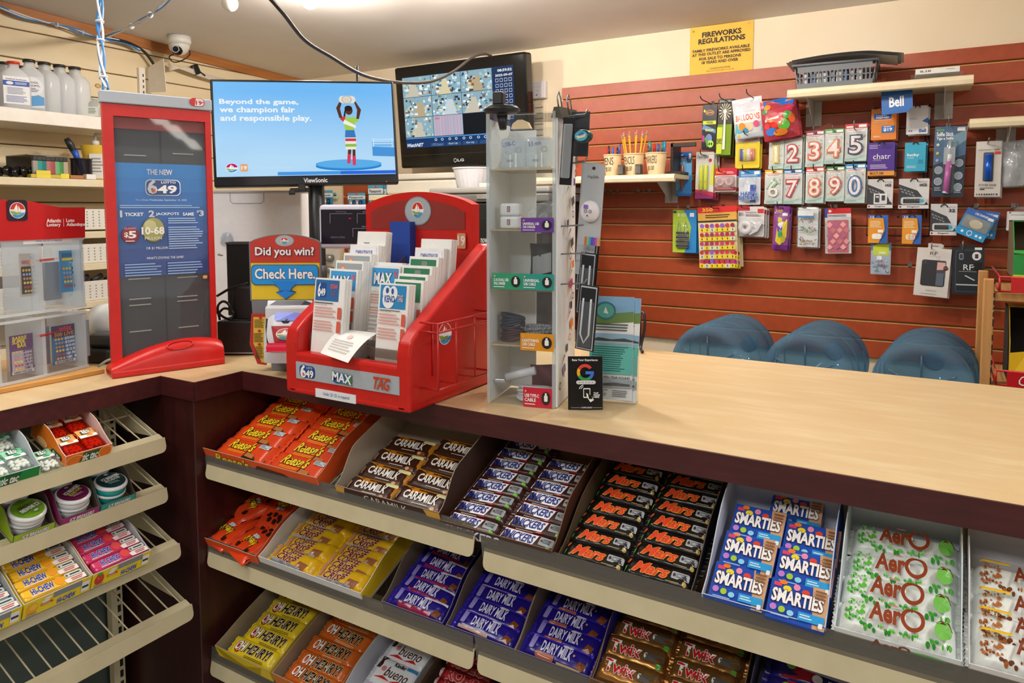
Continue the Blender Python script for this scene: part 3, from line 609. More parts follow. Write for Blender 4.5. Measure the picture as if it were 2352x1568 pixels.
# ================================================================ things on the counter
def fxz(o, x, z): x = Vector(x); z = Vector(z); return frame(o, x, z.cross(x))
def loc(M, px, py, y=0.0):        # where a sight line meets the plane local-y = y of a frame
    I = M.inverted(); c = I @ C0; d = I.to_3x3() @ ray(px, py); return c + d*((y-c.y)/d.y)
def depth(P): return (Vector(P)-C0).dot(FW)
def arcp(cx, cy, rx, ry, a0, a1, n=12): return ' '.join('%.4f %.4f' % (cx+rx*math.cos(rad(a0+(a1-a0)*i/n)), cy+ry*math.sin(rad(a0+(a1-a0)*i/n))) for i in range(n+1))
def logo(cx, cy, rx, ry):         # round sailing boat emblem: red sky, white sails, green and blue waves
    X = lambda v: cx+v*rx; Y = lambda v: cy+v*ry
    def P(c, *q): return 'p '+' '.join('%.4f %.4f' % (X(q[i]), Y(q[i+1])) for i in range(0, len(q), 2))+' '+c+';'
    return ('e %.4f %.4f %.4f %.4f f4f4f2;' % (cx, cy, rx, ry)+'p '+arcp(cx, cy, rx*.93, ry*.93, 8, 172)+' d0352c;'
            + P('f6f6f4', -.1, .78, -.55, -.02, .02, -.08, .0, .4)+P('f6f6f4', .08, .62, .08, -.1, .42, -.05)
            + P('8fb04a', -.92, -.05, -.5, -.12, 0, -.32, .5, -.2, .2, -.45, -.3, -.5, -.8, -.35)
            + P('3f9bd4', -.75, -.5, -.3, -.62, .1, -.55, .5, -.3, .9, -.25, .7, -.6, .3, -.85, -.2, -.92, -.55, -.75))
redp = noisy('red_moulded_plastic', 40, (1, 1, 1), [(.3, 'c41a14'), (.7, 'cc201a')], .33, .06, 250)
# ---------------------------------------------------------------- acrylic scratch ticket case
P0 = Vector((-1.743, .931, 1.013)); M = fxz(P0, (-.035, .206, 0), (0, 0, 1)); dp = depth(P0)
MB().box((-2.02, .2, 1.0), (-1.70, .945, 1.012), mt('c9944e', .55), .002, 1).build('riser_board')
tag(bpy.data.objects['riser_board'], 'thin pale wooden board under the clear scratch ticket case', 'board')
t = thing('ticket_case', 'clear two-tier acrylic scratch ticket case with a red header sign', 'display case', M)
zt = loc(M, 200, 545).z; zm = loc(M, 205, 705).z; zh = loc(M, 200, 478).z
acr = clear('fbfcfd', .035, .05, 1.4, 'f2f6fa'); edge = clear('f4f8fa', .5, .08, 1.45, 'f2f8fc')
w = .31; D = .13
for nm, za, zb in (('lower_tier', .0, zm-.006), ('upper_tier', zm+.002, zt)):
    b = MB()
    for q in (((-w, 0, za), (0, .003, zb)), ((-w, D-.003, za), (0, D, zb)), ((-.003, 0, za), (0, D, zb)), ((-w, 0, za), (-w+.003, D, zb)), ((-w, 0, zb-.003), (0, D, zb)), ((-w, 0, za), (0, D, za+.003))): b.box(*q, acr)
    tag(b.build(nm, t), 'clear acrylic tier')
    b = MB()
    for x in (-.005, -.105, -.205, -.305): b.box((x-.004, .003, za+.003), (x+.004, D-.003, zb-.003), edge)
    b.box((-w, -.001, zb-.006), (0, .004, zb), edge); b.box((-w, -.001, za), (0, .004, za+.006), edge)
    b.build('divider', t)
b = MB(); pts = [(-.33, zt), (-.001, zt), (.002, zh+.002)]
pts += [(-.06, zh+.002), (-.085, zh+.006), (-.12, zh+.014), (-.15, zh+.017), (-.25, zh+.02), (-.33, zh+.02)]
b.ext(pts, 0, .006, mt('c0181a', .35), lambda u, v, h: (u, -h-.001, v))
a0, a1 = loc(M, 17, 507, -.008), loc(M, 63, 460, -.008); cx, cz, rr = (a0.x+a1.x)/2, (a0.z+a1.z)/2, (a1.x-a0.x)/2
FH = lambda u, v, h: (u-.33, -.0075-h, zt+v)
hh = zh-zt
def nx(px): return (loc(M, px, 500, -.008).x+.33)/.33
def ny(py, px=100): return (loc(M, px, py, -.008).z-zt)/hh
b.deco('R %.3f %.3f %.3f %.3f .02 231a2e;' % (nx(17), ny(507, 40), nx(64), ny(459, 40))+logo((nx(17)+nx(64))/2, (ny(507, 40)+ny(459, 40))/2, (nx(64)-nx(17))*.39, (ny(459, 40)-ny(507, 40))*.39)
    + 't %.3f %.3f %.3f %.3f f6f4f2 b Atlantic;' % (nx(105), ny(511, 120), nx(139), ny(502, 120))+'t %.3f %.3f %.3f %.3f f6f4f2 b Lottery;' % (nx(105), ny(522, 120), nx(137), ny(512, 120))
    + 'r %.3f %.3f %.3f %.3f f6f4f2;' % (nx(143.5), ny(520, 144), nx(144.5), ny(502, 144))
    + 't %.3f %.3f %.3f %.3f f6f4f2 b Loto;' % (nx(150), ny(510, 160), nx(169), ny(501.5, 160))+'t %.3f %.3f %.3f %.3f f6f4f2 b Atlantique' % (nx(150), ny(521, 175), nx(195), ny(511, 175)), FH, .33, hh, .35)
tag(b.build('header', t), 'red header with sailing boat emblem')
b = MB(); q0, q1 = loc(M, 52, 561), loc(M, 162, 545); b.box((q0.x, -.0025, q0.z), (q1.x, -.0012, q1.z+.002), mt('eef2f6', .4))
b.deco('t .25 .25 .78 .75 3a78c0 n Under 25? I.D. is required', lambda u, v, h: (q0.x+u, -.0026-h, q0.z+v), q1.x-q0.x, q1.z-q0.z, .4); b.build('age_sticker', t)
def ticket(nm, x0, y0, x1, y1, ops, base, lab):
    a, c = loc(M, x0, y1, .03), loc(M, x1, y0, .03); ww, hh = c.x-a.x, c.z-a.z
    b = MB(); b.box((0, 0, 0), (ww, .002, hh), mt(base, .4)); b.deco(ops, lambda u, v, h: (u, -h, v), ww, hh, .4)
    tag(b.build('scratch_ticket', None, M @ at(a.x, .03, a.z)), lab, 'lottery ticket', 'scratch tickets in the clear case')
def pz(l, c, y1=.66, y0=.08):
    o = ''; n = len(l)
    for i, s in enumerate(l):
        a = y1-(y1-y0)*(i+1)/n; h_ = (y1-y0)/n
        o += 't .52 %.3f .95 %.3f %s b %s;' % (a+h_*.12, a+h_*.88, c, s)
        for k in range(3): o += 'e %.2f %.3f .055 %.3f %s;' % (.14+.13*k, a+h_*.5, h_*.32, ['e8c030', '8fb0d8', 'd89050', 'e8d860', 'b83a3a'][i % 5])
    return o
ticket('', 48, 580, 93, 682, 'r .06 .06 .8 .7 2a2420;t .5 .86 .75 .93 333 b BAR;t .4 .72 .75 .85 e8861c b 10;t .1 .76 .38 .84 c8402c b BAR;v .84 .2 .96 .72 14 333;'+pz(['$150', '$50', '$25', '$10', '$5', '$1'], 'f0e8d8'), 'c9c2ba', 'grey and black scratch ticket, upper left in the clear case')
ticket('', 140, 573, 186, 672, 'r .1 .76 .7 .82 f0d820;l .1 .84 .9 .94 3 1a3a5a;r .84 .2 .96 .8 e8eef2;v .86 .22 .94 .78 10 333;t .4 .69 .75 .73 f4f4f4 n WINNING;p .5 .72 .7 .72 .6 .84 1a3a5a;'+pz(['100', '100', '50', '20', '10'], '12406a', .62, .1), '2a9ad4', 'bright blue scratch ticket, upper right in the clear case')
ticket('', 26, 764, 74, 864, 'r 0 .66 1 1 5a2470;r .05 .06 .95 .6 d8c8e0;t .1 .88 .72 .97 e8d23c b BARRE;t .08 .78 .66 .88 e8d23c x SUPER;t .3 .68 .7 .78 e8d23c b BAR;r .02 .02 .98 .1 ece8ee;v .1 .03 .9 .09 18 333;'+pz(['$990', '$100', '$25', '$10', '$5', '$1'], '4a2a60', .62, .12), '6a3a84', 'purple scratch ticket, lower left in the clear case')
ticket('', 122, 742, 170, 840, 'r 0 .7 1 1 3a2460;t .1 .72 .95 .82 c8962c b 500 LIVE;t .3 .84 .9 .96 d8405a b WEEK;r .08 .02 .98 .1 e8eef2;v .15 .03 .9 .09 18 333;'+pz(['$500', '$200', '$50', '$25', '$5', '$1'], 'eef4f8', .7, .12), '1f82c0', 'blue and purple scratch ticket, lower right in the clear case')
for k, (px, py) in enumerate(((110, 640), (85, 815), (178, 795))):     # dark pads of tickets stacked behind
    a = loc(M, px, py, .08); tag(MB().box((-.02, 0, -.05), (.018, .025, .04), mt(['9aa6b0', 'a898b0', '8a98a4'][k], .5)).build('ticket_pad', None, M @ at(a.x, .06, max(a.z, .064 if k else zm+.07))), 'dark pad of scratch tickets at the back of the clear case, %s' % ['upper tier', 'lower tier left', 'lower tier right'][k], 'ticket pad')
for k, (px, py) in enumerate(((112, 597), (112, 768))):                # red shelf arrow decals
    a = loc(M, px, py, -.002); b = MB(); b.add([(-.02, 0, -.003), (.014, 0, -.001), (.014, 0, .004), (-.02, 0, .003)], [(0, 1, 2, 3)], clear('e8a098', .4, .2, 1.3, 'c8302a'))
    b.tube([(-.03, -.0005, .001), (.036, -.0005, .004)], .0005, mt('c8302a', .4), 5); o = b.build('arrow_decal', t); o.location = (a.x, -.001, a.z)
# ---------------------------------------------------------------- red poster stand
P0 = Vector((-1.629, .921, 1.001)); xd = Vector((.085, .238, 0)); M = fxz(P0, xd, (0, 0, 1)); w = xd.length
t = thing('poster_stand', 'tall red framed poster stand with blue lotto poster and grey cap', 'poster stand', M)
b = MB()
def basef(u, v):                                                      # swelling moulded foot
    x = u*w; s = math.sin(PI*(.06+.64*u))**.8*(1 if u < .96 else .93); a = PI*v
    hgt = .018+.052*s**1.3*(1 if v > .25 else 1)
    y = .07*(1-math.cos(a))/2-.004; z = hgt*max(0, math.sin(a))**.5 if v < .5 else hgt*max(0, math.sin(a))**.35
    return (x, y, z)
b.grid(basef, 24, 16, redp); b.box((0, -.006, 0), (w, .075, .016), redp, .004)
b.tube([tuple(Vector(basef(.6+.12*math.cos(2*PI*i/24), .27+.1*math.sin(2*PI*i/24)))+Vector((0, -.001, .001))) for i in range(24)], .0022, redp, 6, True); b.add([basef(0, j/16) for j in range(17)], [tuple(range(17))], redp); b.add([basef(1, j/16) for j in range(17)], [tuple(range(17))[::-1]], redp)
tag(b.build('base', t), 'moulded red foot')
a = loc(M, 233, 243, .03); c = loc(M, 486, 250, .03); e = loc(M, 258, 815, .03); g = loc(M, 497, 795, .03)
x0 = (a.x+e.x)/2; x1 = (c.x+g.x)/2; ztop = (a.z+c.z)/2
def fr(p): return p
b = MB(); fw = .022
outer = [(x0, .02), (x1, .02), (x1, ztop), (x0, ztop)]; inner = [(x0+fw, .03), (x1-fw*.62, .03), (x1-fw*.62, ztop-.027), (x0+fw, ztop-.027)]
for i in range(4):
    j = (i+1) % 4; b.ext([outer[i], outer[j], inner[j], inner[i]], 0, .018, redp, lambda u, v, h: (u, .03+h, v))
b.build('frame', t)
zc = loc(M, 360, 218, .03).z
b = MB(); gc = mt('aeb6c0', .4); b.box((x0-.003, .026, ztop+.0015), (x1+.003, .056, zc), gc, .002, 1)
fa = loc(M, 435, 244, .026); fb = loc(M, 470, 226, .026)
b.deco('R 0 .05 1 .95 .3 c8302a;R .05 .1 .95 .9 .28 e8ecf0;p .0 .5 .08 .2 .2 .08 .34 .1 .42 .9 .2 .92 .08 .8 c8302a;t .42 .2 .8 .68 c8302a b 19;t .82 .4 .92 .66 c8302a b +;t .5 .72 .72 .82 c8302a n ALC', lambda u, v, h: (fa.x+u, .0259-h, fa.z+v), fb.x-fa.x, fb.z-fa.z, .4)
tag(b.build('cap', t), 'grey cap with age badge')
b = MB(); dk = mt('4a4c50', .45); b.box((x0+.01, .040, .02), (x1-.01, .046, ztop-.02), dk); b.box((x0+.01, .046, .02), (x1-.01, .05, ztop-.01), mt('55585c', .5))
b.box((x0+.015, .0375, ztop-.055), (x1-.01, .0399, ztop-.02), mt('a8423c', .4)); xm = (x0+x1)/2+.004; b.box((xm-.001, .0385, .02), (xm+.001, .0402, ztop-.03), mt('303236', .5))
for px, py in ((310, 357), (420, 354), (320, 640), (430, 636), (322, 686), (322, 700), (430, 680), (430, 690), (323, 760), (433, 750)):
    q = loc(M, px, py, .04); b.box((q.x-.024, .0375, q.z-.0012), (q.x+.024, .0402, q.z+.0014), mt('c9c2b4' if py < 800 else '888', .35), .0004, 1)
tag(b.build('pocket_panel', t), 'dark grey ticket pocket panel')
a = loc(M, 262, 638, .036); c = loc(M, 476, 380, .036); pw, ph = c.x-a.x, c.z-a.z
b = MB(); FP = lambda u, v, h: (a.x+u, .0365-h+.0015*math.sin(u*30), a.z+v)
for i, cc_ in enumerate(['2448a4', '2354ae', '2262bc', '2270ca', '227cd6', '2488e0', '2694e8', '289cee']):
    b.grid(lambda u, v: FP(u*pw, (i+v)/8*ph, 0), 10, 1, mt(cc_, .3))
GB = ''
b.deco('t .36 .9 .62 .95 eef4fa b THE NEW;R .34 .715 .7 .86 .05 e8f0f8;R .35 .722 .69 .852 .045 1c4a94;e .42 .76 .07 .04 1c4a94;t .36 .73 .46 .86 f4f6f8 x 6;e .42 .76 .022 .018 e06a4a;t .46 .735 .66 .81 f4f6f8 x 49;t .5 .825 .65 .845 f4f6f8 b LOTTO;'
       't .24 .665 .76 .685 e8f0f8 n First Draw Wednesday, September 14, 2022;l .08 .6 .92 .635 2 9fc4e8;t .078 .525 .1 .585 c9d4de n 1;t .125 .535 .31 .565 eef4fa b TICKET;t .36 .525 .42 .585 c9d4de x 2;t .43 .535 .67 .565 eef4fa b JACKPOTS;t .71 .535 .83 .565 eef4fa b SAME;t .86 .56 .885 .585 c9d4de b $;t .885 .53 .94 .585 c9d4de x 3;'
       'e .17 .37 .085 .075 7a1f2c;e .17 .375 .08 .07 93303c;t .11 .345 .15 .395 f0e8e4 b $;t .15 .34 .23 .405 f4f0ee x 5;l .12 .305 .22 .325 1 e0c8c8;t .11 .42 .23 .435 e8d8d8 n CLASSIC;'
       'e .4 .41 .115 .11 6a6a30;e .4 .415 .11 .105 a8a668;e .37 .45 .06 .05 c9c690;t .28 .37 .51 .44 f4f2e8 x 10-68;t .31 .325 .48 .35 f0eee0 n MILLION;t .32 .235 .54 .26 e8f0f8 n OR $1 MILLION;'
       'l .55 .46 .92 .52 3 a8c4e8;l .55 .23 .93 .44 10 a8c4e8;t .32 .15 .7 .172 eef4fa n WHAT\'S STAYING THE SAME?;l .1 .0 .48 .12 5 8fb0dc;l .53 .0 .9 .12 5 8fb0dc;R .9 -.05 .95 -.02 .01 d8a070', FP, pw, ph, .3, sub=(6, 1), h0=.001)
tag(b.build('poster', t), 'blue lotto poster')
b = MB(); b.box((x0+.018, .034, .028), (x1-.012, .0346, ztop-.024), clear('f2f4f6', .02, .03, 1.45)); b.build('cover_sheet', t)
# ---------------------------------------------------------------- ticket checker
P0 = onZ(645, 856, 1.001); M = fxz(P0, Vector((RT.x, RT.y, 0)), (0, 0, 1))
t = thing('ticket_checker', 'ticket checker kiosk with red, yellow and blue arrow sign board', 'ticket checker', M)
A = loc(M, 579, 690, .04); B = loc(M, 739, 690, .04); T_ = loc(M, 655, 537, .04).z; S_ = loc(M, 580, 556, .04).z
sx0, sx1 = A.x, B.x; sw = sx1-sx0; zb = A.z
b = MB(); grey = mt('76767c', .4)
def arch(x0, x1, z0, zs, zt_, n=14): return [(x0, z0), (x1, z0)]+[(x1-(x1-x0)*i/n, zs+(zt_-zs)*math.sin(PI*i/n)**.75) for i in range(n+1)]
b.ext(arch(sx0-.002, sx1+.002, zb, S_, T_), 0, .006, grey, lambda u, v, h: (u, .04-h, v))
Fs = lambda u, v, h: (sx0+u, .034-h, zb+v); sh = T_-zb
redtop = ' '.join('%.4f %.4f' % ((x-sx0)/sw, (z-zb)/sh) for x, z in arch(sx0+.001, sx1-.001, zb+sh*.57, S_-.001, T_-.002))
b.deco('r .01 .02 .99 .58 e8c62a;p %s c0392e;e .5 .9 .135 .085 8f969c;e .5 .9 .125 .078 aeb4ba;%s' % (redtop, logo(.5, .9, .055, .05))
       + 't .08 .645 .92 .81 eceaf0 b/5a1418 Did you win?;R .02 .24 .98 .545 .06 33506a;p .25 .3 .75 .3 .6 .2 .575 .14 .66 .14 .5 .02 .38 .14 .425 .14 .4 .2 33506a;R .03 .25 .97 .535 .06 2496e6;p .3 .3 .7 .3 .59 .2 .56 .13 .64 .13 .5 .035 .36 .13 .44 .13 .41 .2 2186e0;t .07 .33 .93 .49 f2f2f4 b/1c3a6a Check Here.', Fs, sw, sh, .4)
tag(b.build('sign_board', t), 'board reading did you win, check here')
b = MB(); b.ext([(-.03, 0), (.08, 0), (.08, .1), (.06, .14), (sx1-.004, zb), (sx0+.004, zb), (sx0+.006, .13), (-.036, .11)], 0, .05, grey, lambda u, v, h: (u, .075-h, v)); b.build('stand', t)
b = MB(); ins = [loc(M, *q, .022) for q in ((578, 720), (620, 720), (612, 780), (612, 838), (592, 835), (574, 790))]
b.ext([(q.x, q.z) for q in ins][::-1], 0, .004, mt('b8322c', .4), lambda u, v, h: (u, .024-h, v))
q0 = loc(M, 582, 832, .02); q1 = loc(M, 612, 722, .02)
b.deco('p .1 .95 1 .95 .9 .0 .6 .0 .05 .4 e0b840;e .6 .93 .12 .03 c8302a;l .15 .72 .85 .9 7 5a4210;e .5 .66 .12 .03 c8302a;l .1 .42 .75 .62 7 5a4210;e .48 .38 .12 .03 c8302a;l .2 .08 .75 .34 8 5a4210', lambda u, v, h: (q0.x+u, .0195-h, q0.z+v), q1.x-q0.x, q1.z-q0.z, .4); b.build('instruction_flap', t)
R0 = loc(M, 612, 830, -.02); R1 = loc(M, 712, 692, -.02); rw, rh = R1.x-R0.x, R1.z-R0.z
b = MB(); wp = mt('d8d9de', .3)
def rdr(u, v, k=0): return (R0.x+u*rw, -.03-.035*math.sin(PI*min(1, v*.9+.1))*(1-(2*u-1)**4*.6)+.03*v-k, R0.z+v*rh)
b.grid(lambda u, v: rdr(u, v), 12, 14, wp); b.box((R0.x, -.025, R0.z+.004), (R1.x, .03, R1.z-.01), wp, .006)
b.deco('p .12 .3 .9 .3 1 .6 1 .96 .85 1 .2 1 .0 .9 .04 .6 2a2a34;R .24 .7 .84 .86 .06 7f8ff0;p .3 .36 .8 .36 .86 .62 .2 .62 a82a30;%s;p .08 .2 .9 .2 .8 .3 .2 .3 c01030;e .7 .1 .04 .03 b9a070' % logo(.55, .5, .22, .09).replace('f4f4f2', 'eceef0'), lambda u, v, h: rdr(u/rw, v/rh, h), rw, rh, .3, h0=.003)
tag(b.build('scanner', t), 'white ticket scanner with blue lit display')
b = MB(); z0 = R0.z+rh*.22; b.grid(lambda u, v: (R0.x+rw*(.16+.68*u), -.058-.012*math.sin(PI*v), z0+rh*.14*v), 6, 5, mt('e0203c', .3, e=.8)); tag(b.build('scan_window', t), 'glowing red scan window')
# ---------------------------------------------------------------- red playslip dispenser
M = at(-1.191, 1.045, 1.001); t = thing('slip_dispenser', 'large red plastic stand of lottery selection slips on the counter corner', 'slip stand', M)
W_ = .34; Dp = .305
prof = [(0, 0), (Dp, 0), (Dp, .3), (Dp-.008, .312), (Dp-.025, .312), (Dp-.045, .3), (.03, .155), (.006, .135), (0, .11)]
def side(x0, x1, nm):
    bm = bmesh.new(); vs = [bm.verts.new((x0, y, z)) for y, z in prof]; f = bm.faces.new(vs)
    r = bmesh.ops.extrude_face_region(bm, geom=[f]); bmesh.ops.translate(bm, vec=(x1-x0, 0, 0), verts=[v for v in r['geom'] if isinstance(v, bmesh.types.BMVert)])
    bmesh.ops.recalc_face_normals(bm, faces=bm.faces[:]); bmesh.ops.bevel(bm, geom=bm.edges[:], offset=.006, segments=3, profile=.5, affect='EDGES')
    bm.verts.index_update(); b = MB(); b.add([v.co[:] for v in bm.verts], [[v.index for v in f.verts] for f in bm.faces], redp, False); bm.free(); b.build(nm, t)
side(0, .034, 'side_panel'); side(W_-.034, W_, 'side_panel')
b = MB(); b.box((.02, .001, 0), (W_-.02, .03, .088), redp, .006); b.box((.02, .012, .066), (W_-.02, .034, .082), redp, .005); b.box((.01, .0, .0), (W_-.01, Dp-.01, .012), redp, .004)
def qf(px, py): q = loc(M, px, py, -.002); return q
q0 = qf(680, 868); q1 = qf(916, 862); za_ = qf(680, 868).z; zb_ = qf(680, 830).z
b.box((q0.x, -.0015, za_), (q1.x, .0005, zb_), mt('aab2bb', .35))
b.deco('R .04 .12 .2 .85 .03 1c4a94;t .05 .1 .11 .9 f4f6f8 x/1c3a7a 6;e .085 .3 .012 .09 e06a4a;t .11 .15 .19 .62 f4f6f8 x/1c3a7a 49;t .12 .68 .18 .8 f4f6f8 n LOTTO;e .43 .42 .055 .3 2a5a9c;e .52 .42 .055 .3 3f8f4a;e .475 .42 .05 .28 2a6a9c;T .385 .2 .575 .75 -4 f2f4f6 x/1c3a7a MAX;t .78 .15 .93 .85 c8401c bi TAG;r .78 .78 .93 .86 c8401c', lambda u, v, h: (q0.x+u, -.0016-h, za_+v), q1.x-q0.x, zb_-za_, .35)
q2, q3 = qf(724, 912), qf(816, 910); b.box((q2.x, -.0012, q2.z+.001), (q3.x, .0005, q2.z+.019), mt('e8eaee', .4))
b.deco('t .2 .25 .85 .75 4a7ab0 n Under 25? I.D. is required', lambda u, v, h: (q2.x+u, -.0013-h, q2.z+.001+v), q3.x-q2.x, .018, .4)
fp_ = tag(b.build('front_panel', t), 'red front with grey game label')
b = MB(); y0 = Dp-.02; zs_, zt_ = .4, .43; xa, xb = -.026, W_-.05
b.ext(arch(xa, xb, .02, zs_, zt_), 0, .03, redp, lambda u, v, h: (u, Dp+.012-h, v))
b.ext(arch(xa+.018, xb-.018, .342, zs_-.018, zt_-.018), 0, .001, clear('c89898', .55, .08, 1.4, 'b8504a'), lambda u, v, h: (u, Dp-.0185-h, v))
cx = (xa+xb)/2+.01; Fb = lambda u, v, h: (xa+u, Dp-.0198-h, .34+v)
ww, hh = xb-xa, zt_-.34
b.deco('e .52 .5 .125 .38 868f96;e .52 .5 .118 .35 aab4bb;%s;R .88 -.45 .955 -.06 .012 d0946c;t .885 -.38 .95 -.12 f0e4da b 19' % logo(.52, .52, .055, .22), Fb, ww, hh, .3)
tag(b.build('back_panel', t), 'arched red back panel with emblem')
div = clear('d8d4d0', .12, .06, 1.45, 'b9b0a8')
for x in (.118, .205, .304):
    b = MB(); b.ext([(.04, .02), (.28, .02), (.28, .29), (.24, .27), (.04, .12)], 0, .002, div, lambda u, v, h: (x+h, u, v)); b.build('divider', t)
for xa_, xb_ in ((.036, .117), (.207, .303)):
    b = MB(); b.box((xa_, .036, .02), (xb_, .038, .125 if xa_ < .1 else .11), div); b.build('front_pane', t)
# wire rack on the right-hand side
wr = mt('b8201c', .35); b = MB(); X_ = W_+.002; xo = W_+.045
lp = lambda z, x: [(X_, .03, z), (x, .03, z), (x, .22, z), (X_, .22, z)]
for z in (.045, .155, .172): b.tube(lp(z, xo), .0022, wr, 6)
for y in (.03, .09, .155, .22): b.tube([(xo, y, .172), (xo, y, .045), (X_, y, .045)], .002, wr, 6)
b.tube([(X_, .07, .165), (X_, .07, .06)], .002, wr, 6)
b.build('wire_rack', t)
b = MB(); b.deco(logo(.5, .5, .5, .5), lambda u, v, h: (W_+h+.0005, .09+u, .115+v), .045, .045, .35); b.build('emblem', [c for c in t.children if c.name.startswith('side_panel')][-1])
# playslip stacks
def slip(px, py, pxr, Xl, ops, zbot, lab, dth=.022, tilt=-7):
    v = ray(px, py); Y = Xl*v.y/v.x; P = C0+v*(Y/v.y); v2 = ray(pxr, py); wv = (C0+v2*(Y/v2.y)).x-P.x
    h = max(.06, (P.z-zbot)/math.cos(rad(tilt)))
    b = MB(); n = 5
    for i in range(n): b.box((.0004*(i % 2), dth*i/n+.0003, 0), (wv-.0004*((i+1) % 2), dth*(i+1)/n-.0002, h-.0015*(i % 2)), mt('e9e9e6' if i else 'efefec', .6))
    b.deco(ops, lambda u, v, hh: (u, .0002-hh, h-.12+v), wv, .12, .5)
    Mx = Matrix.Translation((P.x, P.y, P.z)) @ Matrix.Rotation(rad(tilt), 4, 'X') @ Matrix.Translation((0, 0, -h))
    tag(b.build('slip_stack', None, Mx), lab, 'lottery slips', 'lottery slip stacks in the red stand')
def grid_slip(c): return 'l .06 .3 .8 .5 4 e0a8a0;l .06 .06 .8 .26 4 e0a8a0;r .84 .3 .96 .5 d8604a;r .84 .06 .96 .26 d8604a;v .05 .525 .5 .535 7 222;'
b649 = 'r .04 .6 .82 .97 2a6aa8;R .1 .66 .4 .92 .04 1c4a94;t .12 .66 .22 .92 f4f6f8 x 6;t .22 .68 .38 .82 f4f6f8 x 49;t .55 .82 .78 .9 e86a6a b EXTRA49;t .6 .7 .72 .78 c8404a n TAG;l .04 .54 .8 .58 1 555;'+grid_slip('')
bmax = 'r .05 .62 .95 .96 3a9ad8;e .35 .76 .13 .11 2a5a9c;e .55 .76 .13 .11 3f8f5a;t .15 .66 .75 .88 f0f2f6 x/24508f MAX;t .8 .8 .93 .92 e86a5a b TAG;'+grid_slip('')
bhor = 'r .05 .6 .95 .95 9aa4a8;o .28 .78 .12 .14 .2 d88a6a;e .28 .78 .09 .11 e8b8a0;l .45 .7 .85 .85 2 4a5458;'
bcomb = 'r .06 .55 .94 .95 eceef4;t .2 .78 .8 .9 6a74a8 b COMBINATIONS SLIP;t .12 .62 .88 .74 6a74a8 b FICHE DE COMBINAISONS;'
bgam = 't .2 .5 .7 .72 333a3c n Gaming;l .25 .76 .5 .8 1 888;'
bgrn = 'r .05 .62 .92 .95 2f7a56;p .4 .66 .66 .66 .62 .92 .44 .92 7a8a80;l .42 .7 .64 .85 2 4a5a50;'+grid_slip('')
bken = 'r .06 .58 .92 .97 2a8ac8;e .28 .84 .14 .12 eef2f6;e .5 .84 .14 .12 eef2f6;e .35 .72 .2 .14 eef2f6;t .22 .68 .56 .8 2a4a9c b KENO;e .3 .88 .05 .05 2a5aa0;e .48 .87 .04 .05 2a5aa0;t .66 .7 .84 .82 e8c0a8 b TAG;l .08 .53 .85 .56 1 555;'+grid_slip('')
zb0 = 1.03
for px, py, pr_, ops, l in ((725, 637, 793, b649, 'front stack with blue number logo'), (758, 616, 822, bmax, 'second stack, blue burst'), (772, 597, 835, bhor, 'third stack, grey with round red seal'), (790, 580, 853, bhor, 'fourth stack, grey with round red seal'), (805, 561, 870, bcomb, 'fifth stack, combinations slip'), (822, 531, 887, bgam, 'rear stack, plain white gaming slips')):
    slip(px, py, pr_, -1.145, ops, zb0+.004*(637-py)/10, 'lottery slips, left column of the red stand, '+l)
for px, py, pr_, ops, l in ((872, 649, 940, bken, 'front stack with two white balls'), (906, 640, 973, bgrn, 'second stack, green band just showing'), (915, 627, 983, bgrn, 'third stack, green band'), (925, 608, 993, bgrn, 'fourth stack, green band'), (941, 588, 1008, bgrn, 'fifth stack, green band'), (954, 568, 1020, bcomb, 'sixth stack, combinations slip'), (968, 548, 1038, bgam, 'rear stack, plain white gaming slips')):
    slip(px, py, pr_, -.972, ops, zb0+.004*(649-py)/10, 'lottery slips, right column of the red stand, '+l)
slip(857, 601, 925, -1.07, bcomb, 1.09, 'lottery slips, rear middle of the red stand, combinations slip', .03)
slip(852, 609, 920, -1.07, bmax, 1.08, 'lottery slips, middle of the red stand, blue burst')
P = onY(812, 700, 1.16); b = MB()
b.grid(lambda u, v: (.075*u, .02*v*v, -.11+.13*v), 4, 8, mt('eeeeea', .6)); b.grid(lambda u, v: (.075*u+.01, .006+.02*v*v, -.11+.135*v), 4, 8, mt('e6e6e2', .6))
b.deco('l .1 .1 .9 .7 9 c9c0bc', lambda u, v, h: (u, .02*(v/.13)**2-h-.0004, -.11+v), .075, .13, .6)
tag(b.build('loose_slips', None, Matrix.Translation(P)), 'loose white slips standing in the middle pocket of the red stand', 'lottery slips')
P = onY(770, 775, 1.075); b = MB()
b.grid(lambda u, v: (-.012+.1*u*(1-.25*v)+.02*v, .035-.085*v, .012-.035*v*v-.012*u*v), 8, 8, mt('f0f0ec', .6))
b.deco('e .5 .6 .08 .08 e8c8c0;l .15 .1 .85 .45 5 c9c4c0', lambda u, v, h: (-.012+.1*(u/.1)*(1-.25*(1-v/.1))+.02*(1-v/.1), .035-.085*(1-v/.1), .0125-.035*(1-v/.1)**2-.012*(u/.1)*(1-v/.1)+h), .1, .1, .6)
tag(b.build('paper_slip', None, Matrix.Translation(P)), 'white slip flopping forward over the middle pocket of the red stand', 'paper slip')
bl = MB().box((0, 0, 0), (.06, .03, .1), mt('1f4aa8', .4)).build('blue_slips', None, Matrix.Translation(onY(897, 605, 1.31))); tag(bl, 'blue card stack at the back of the red stand', 'lottery slips')
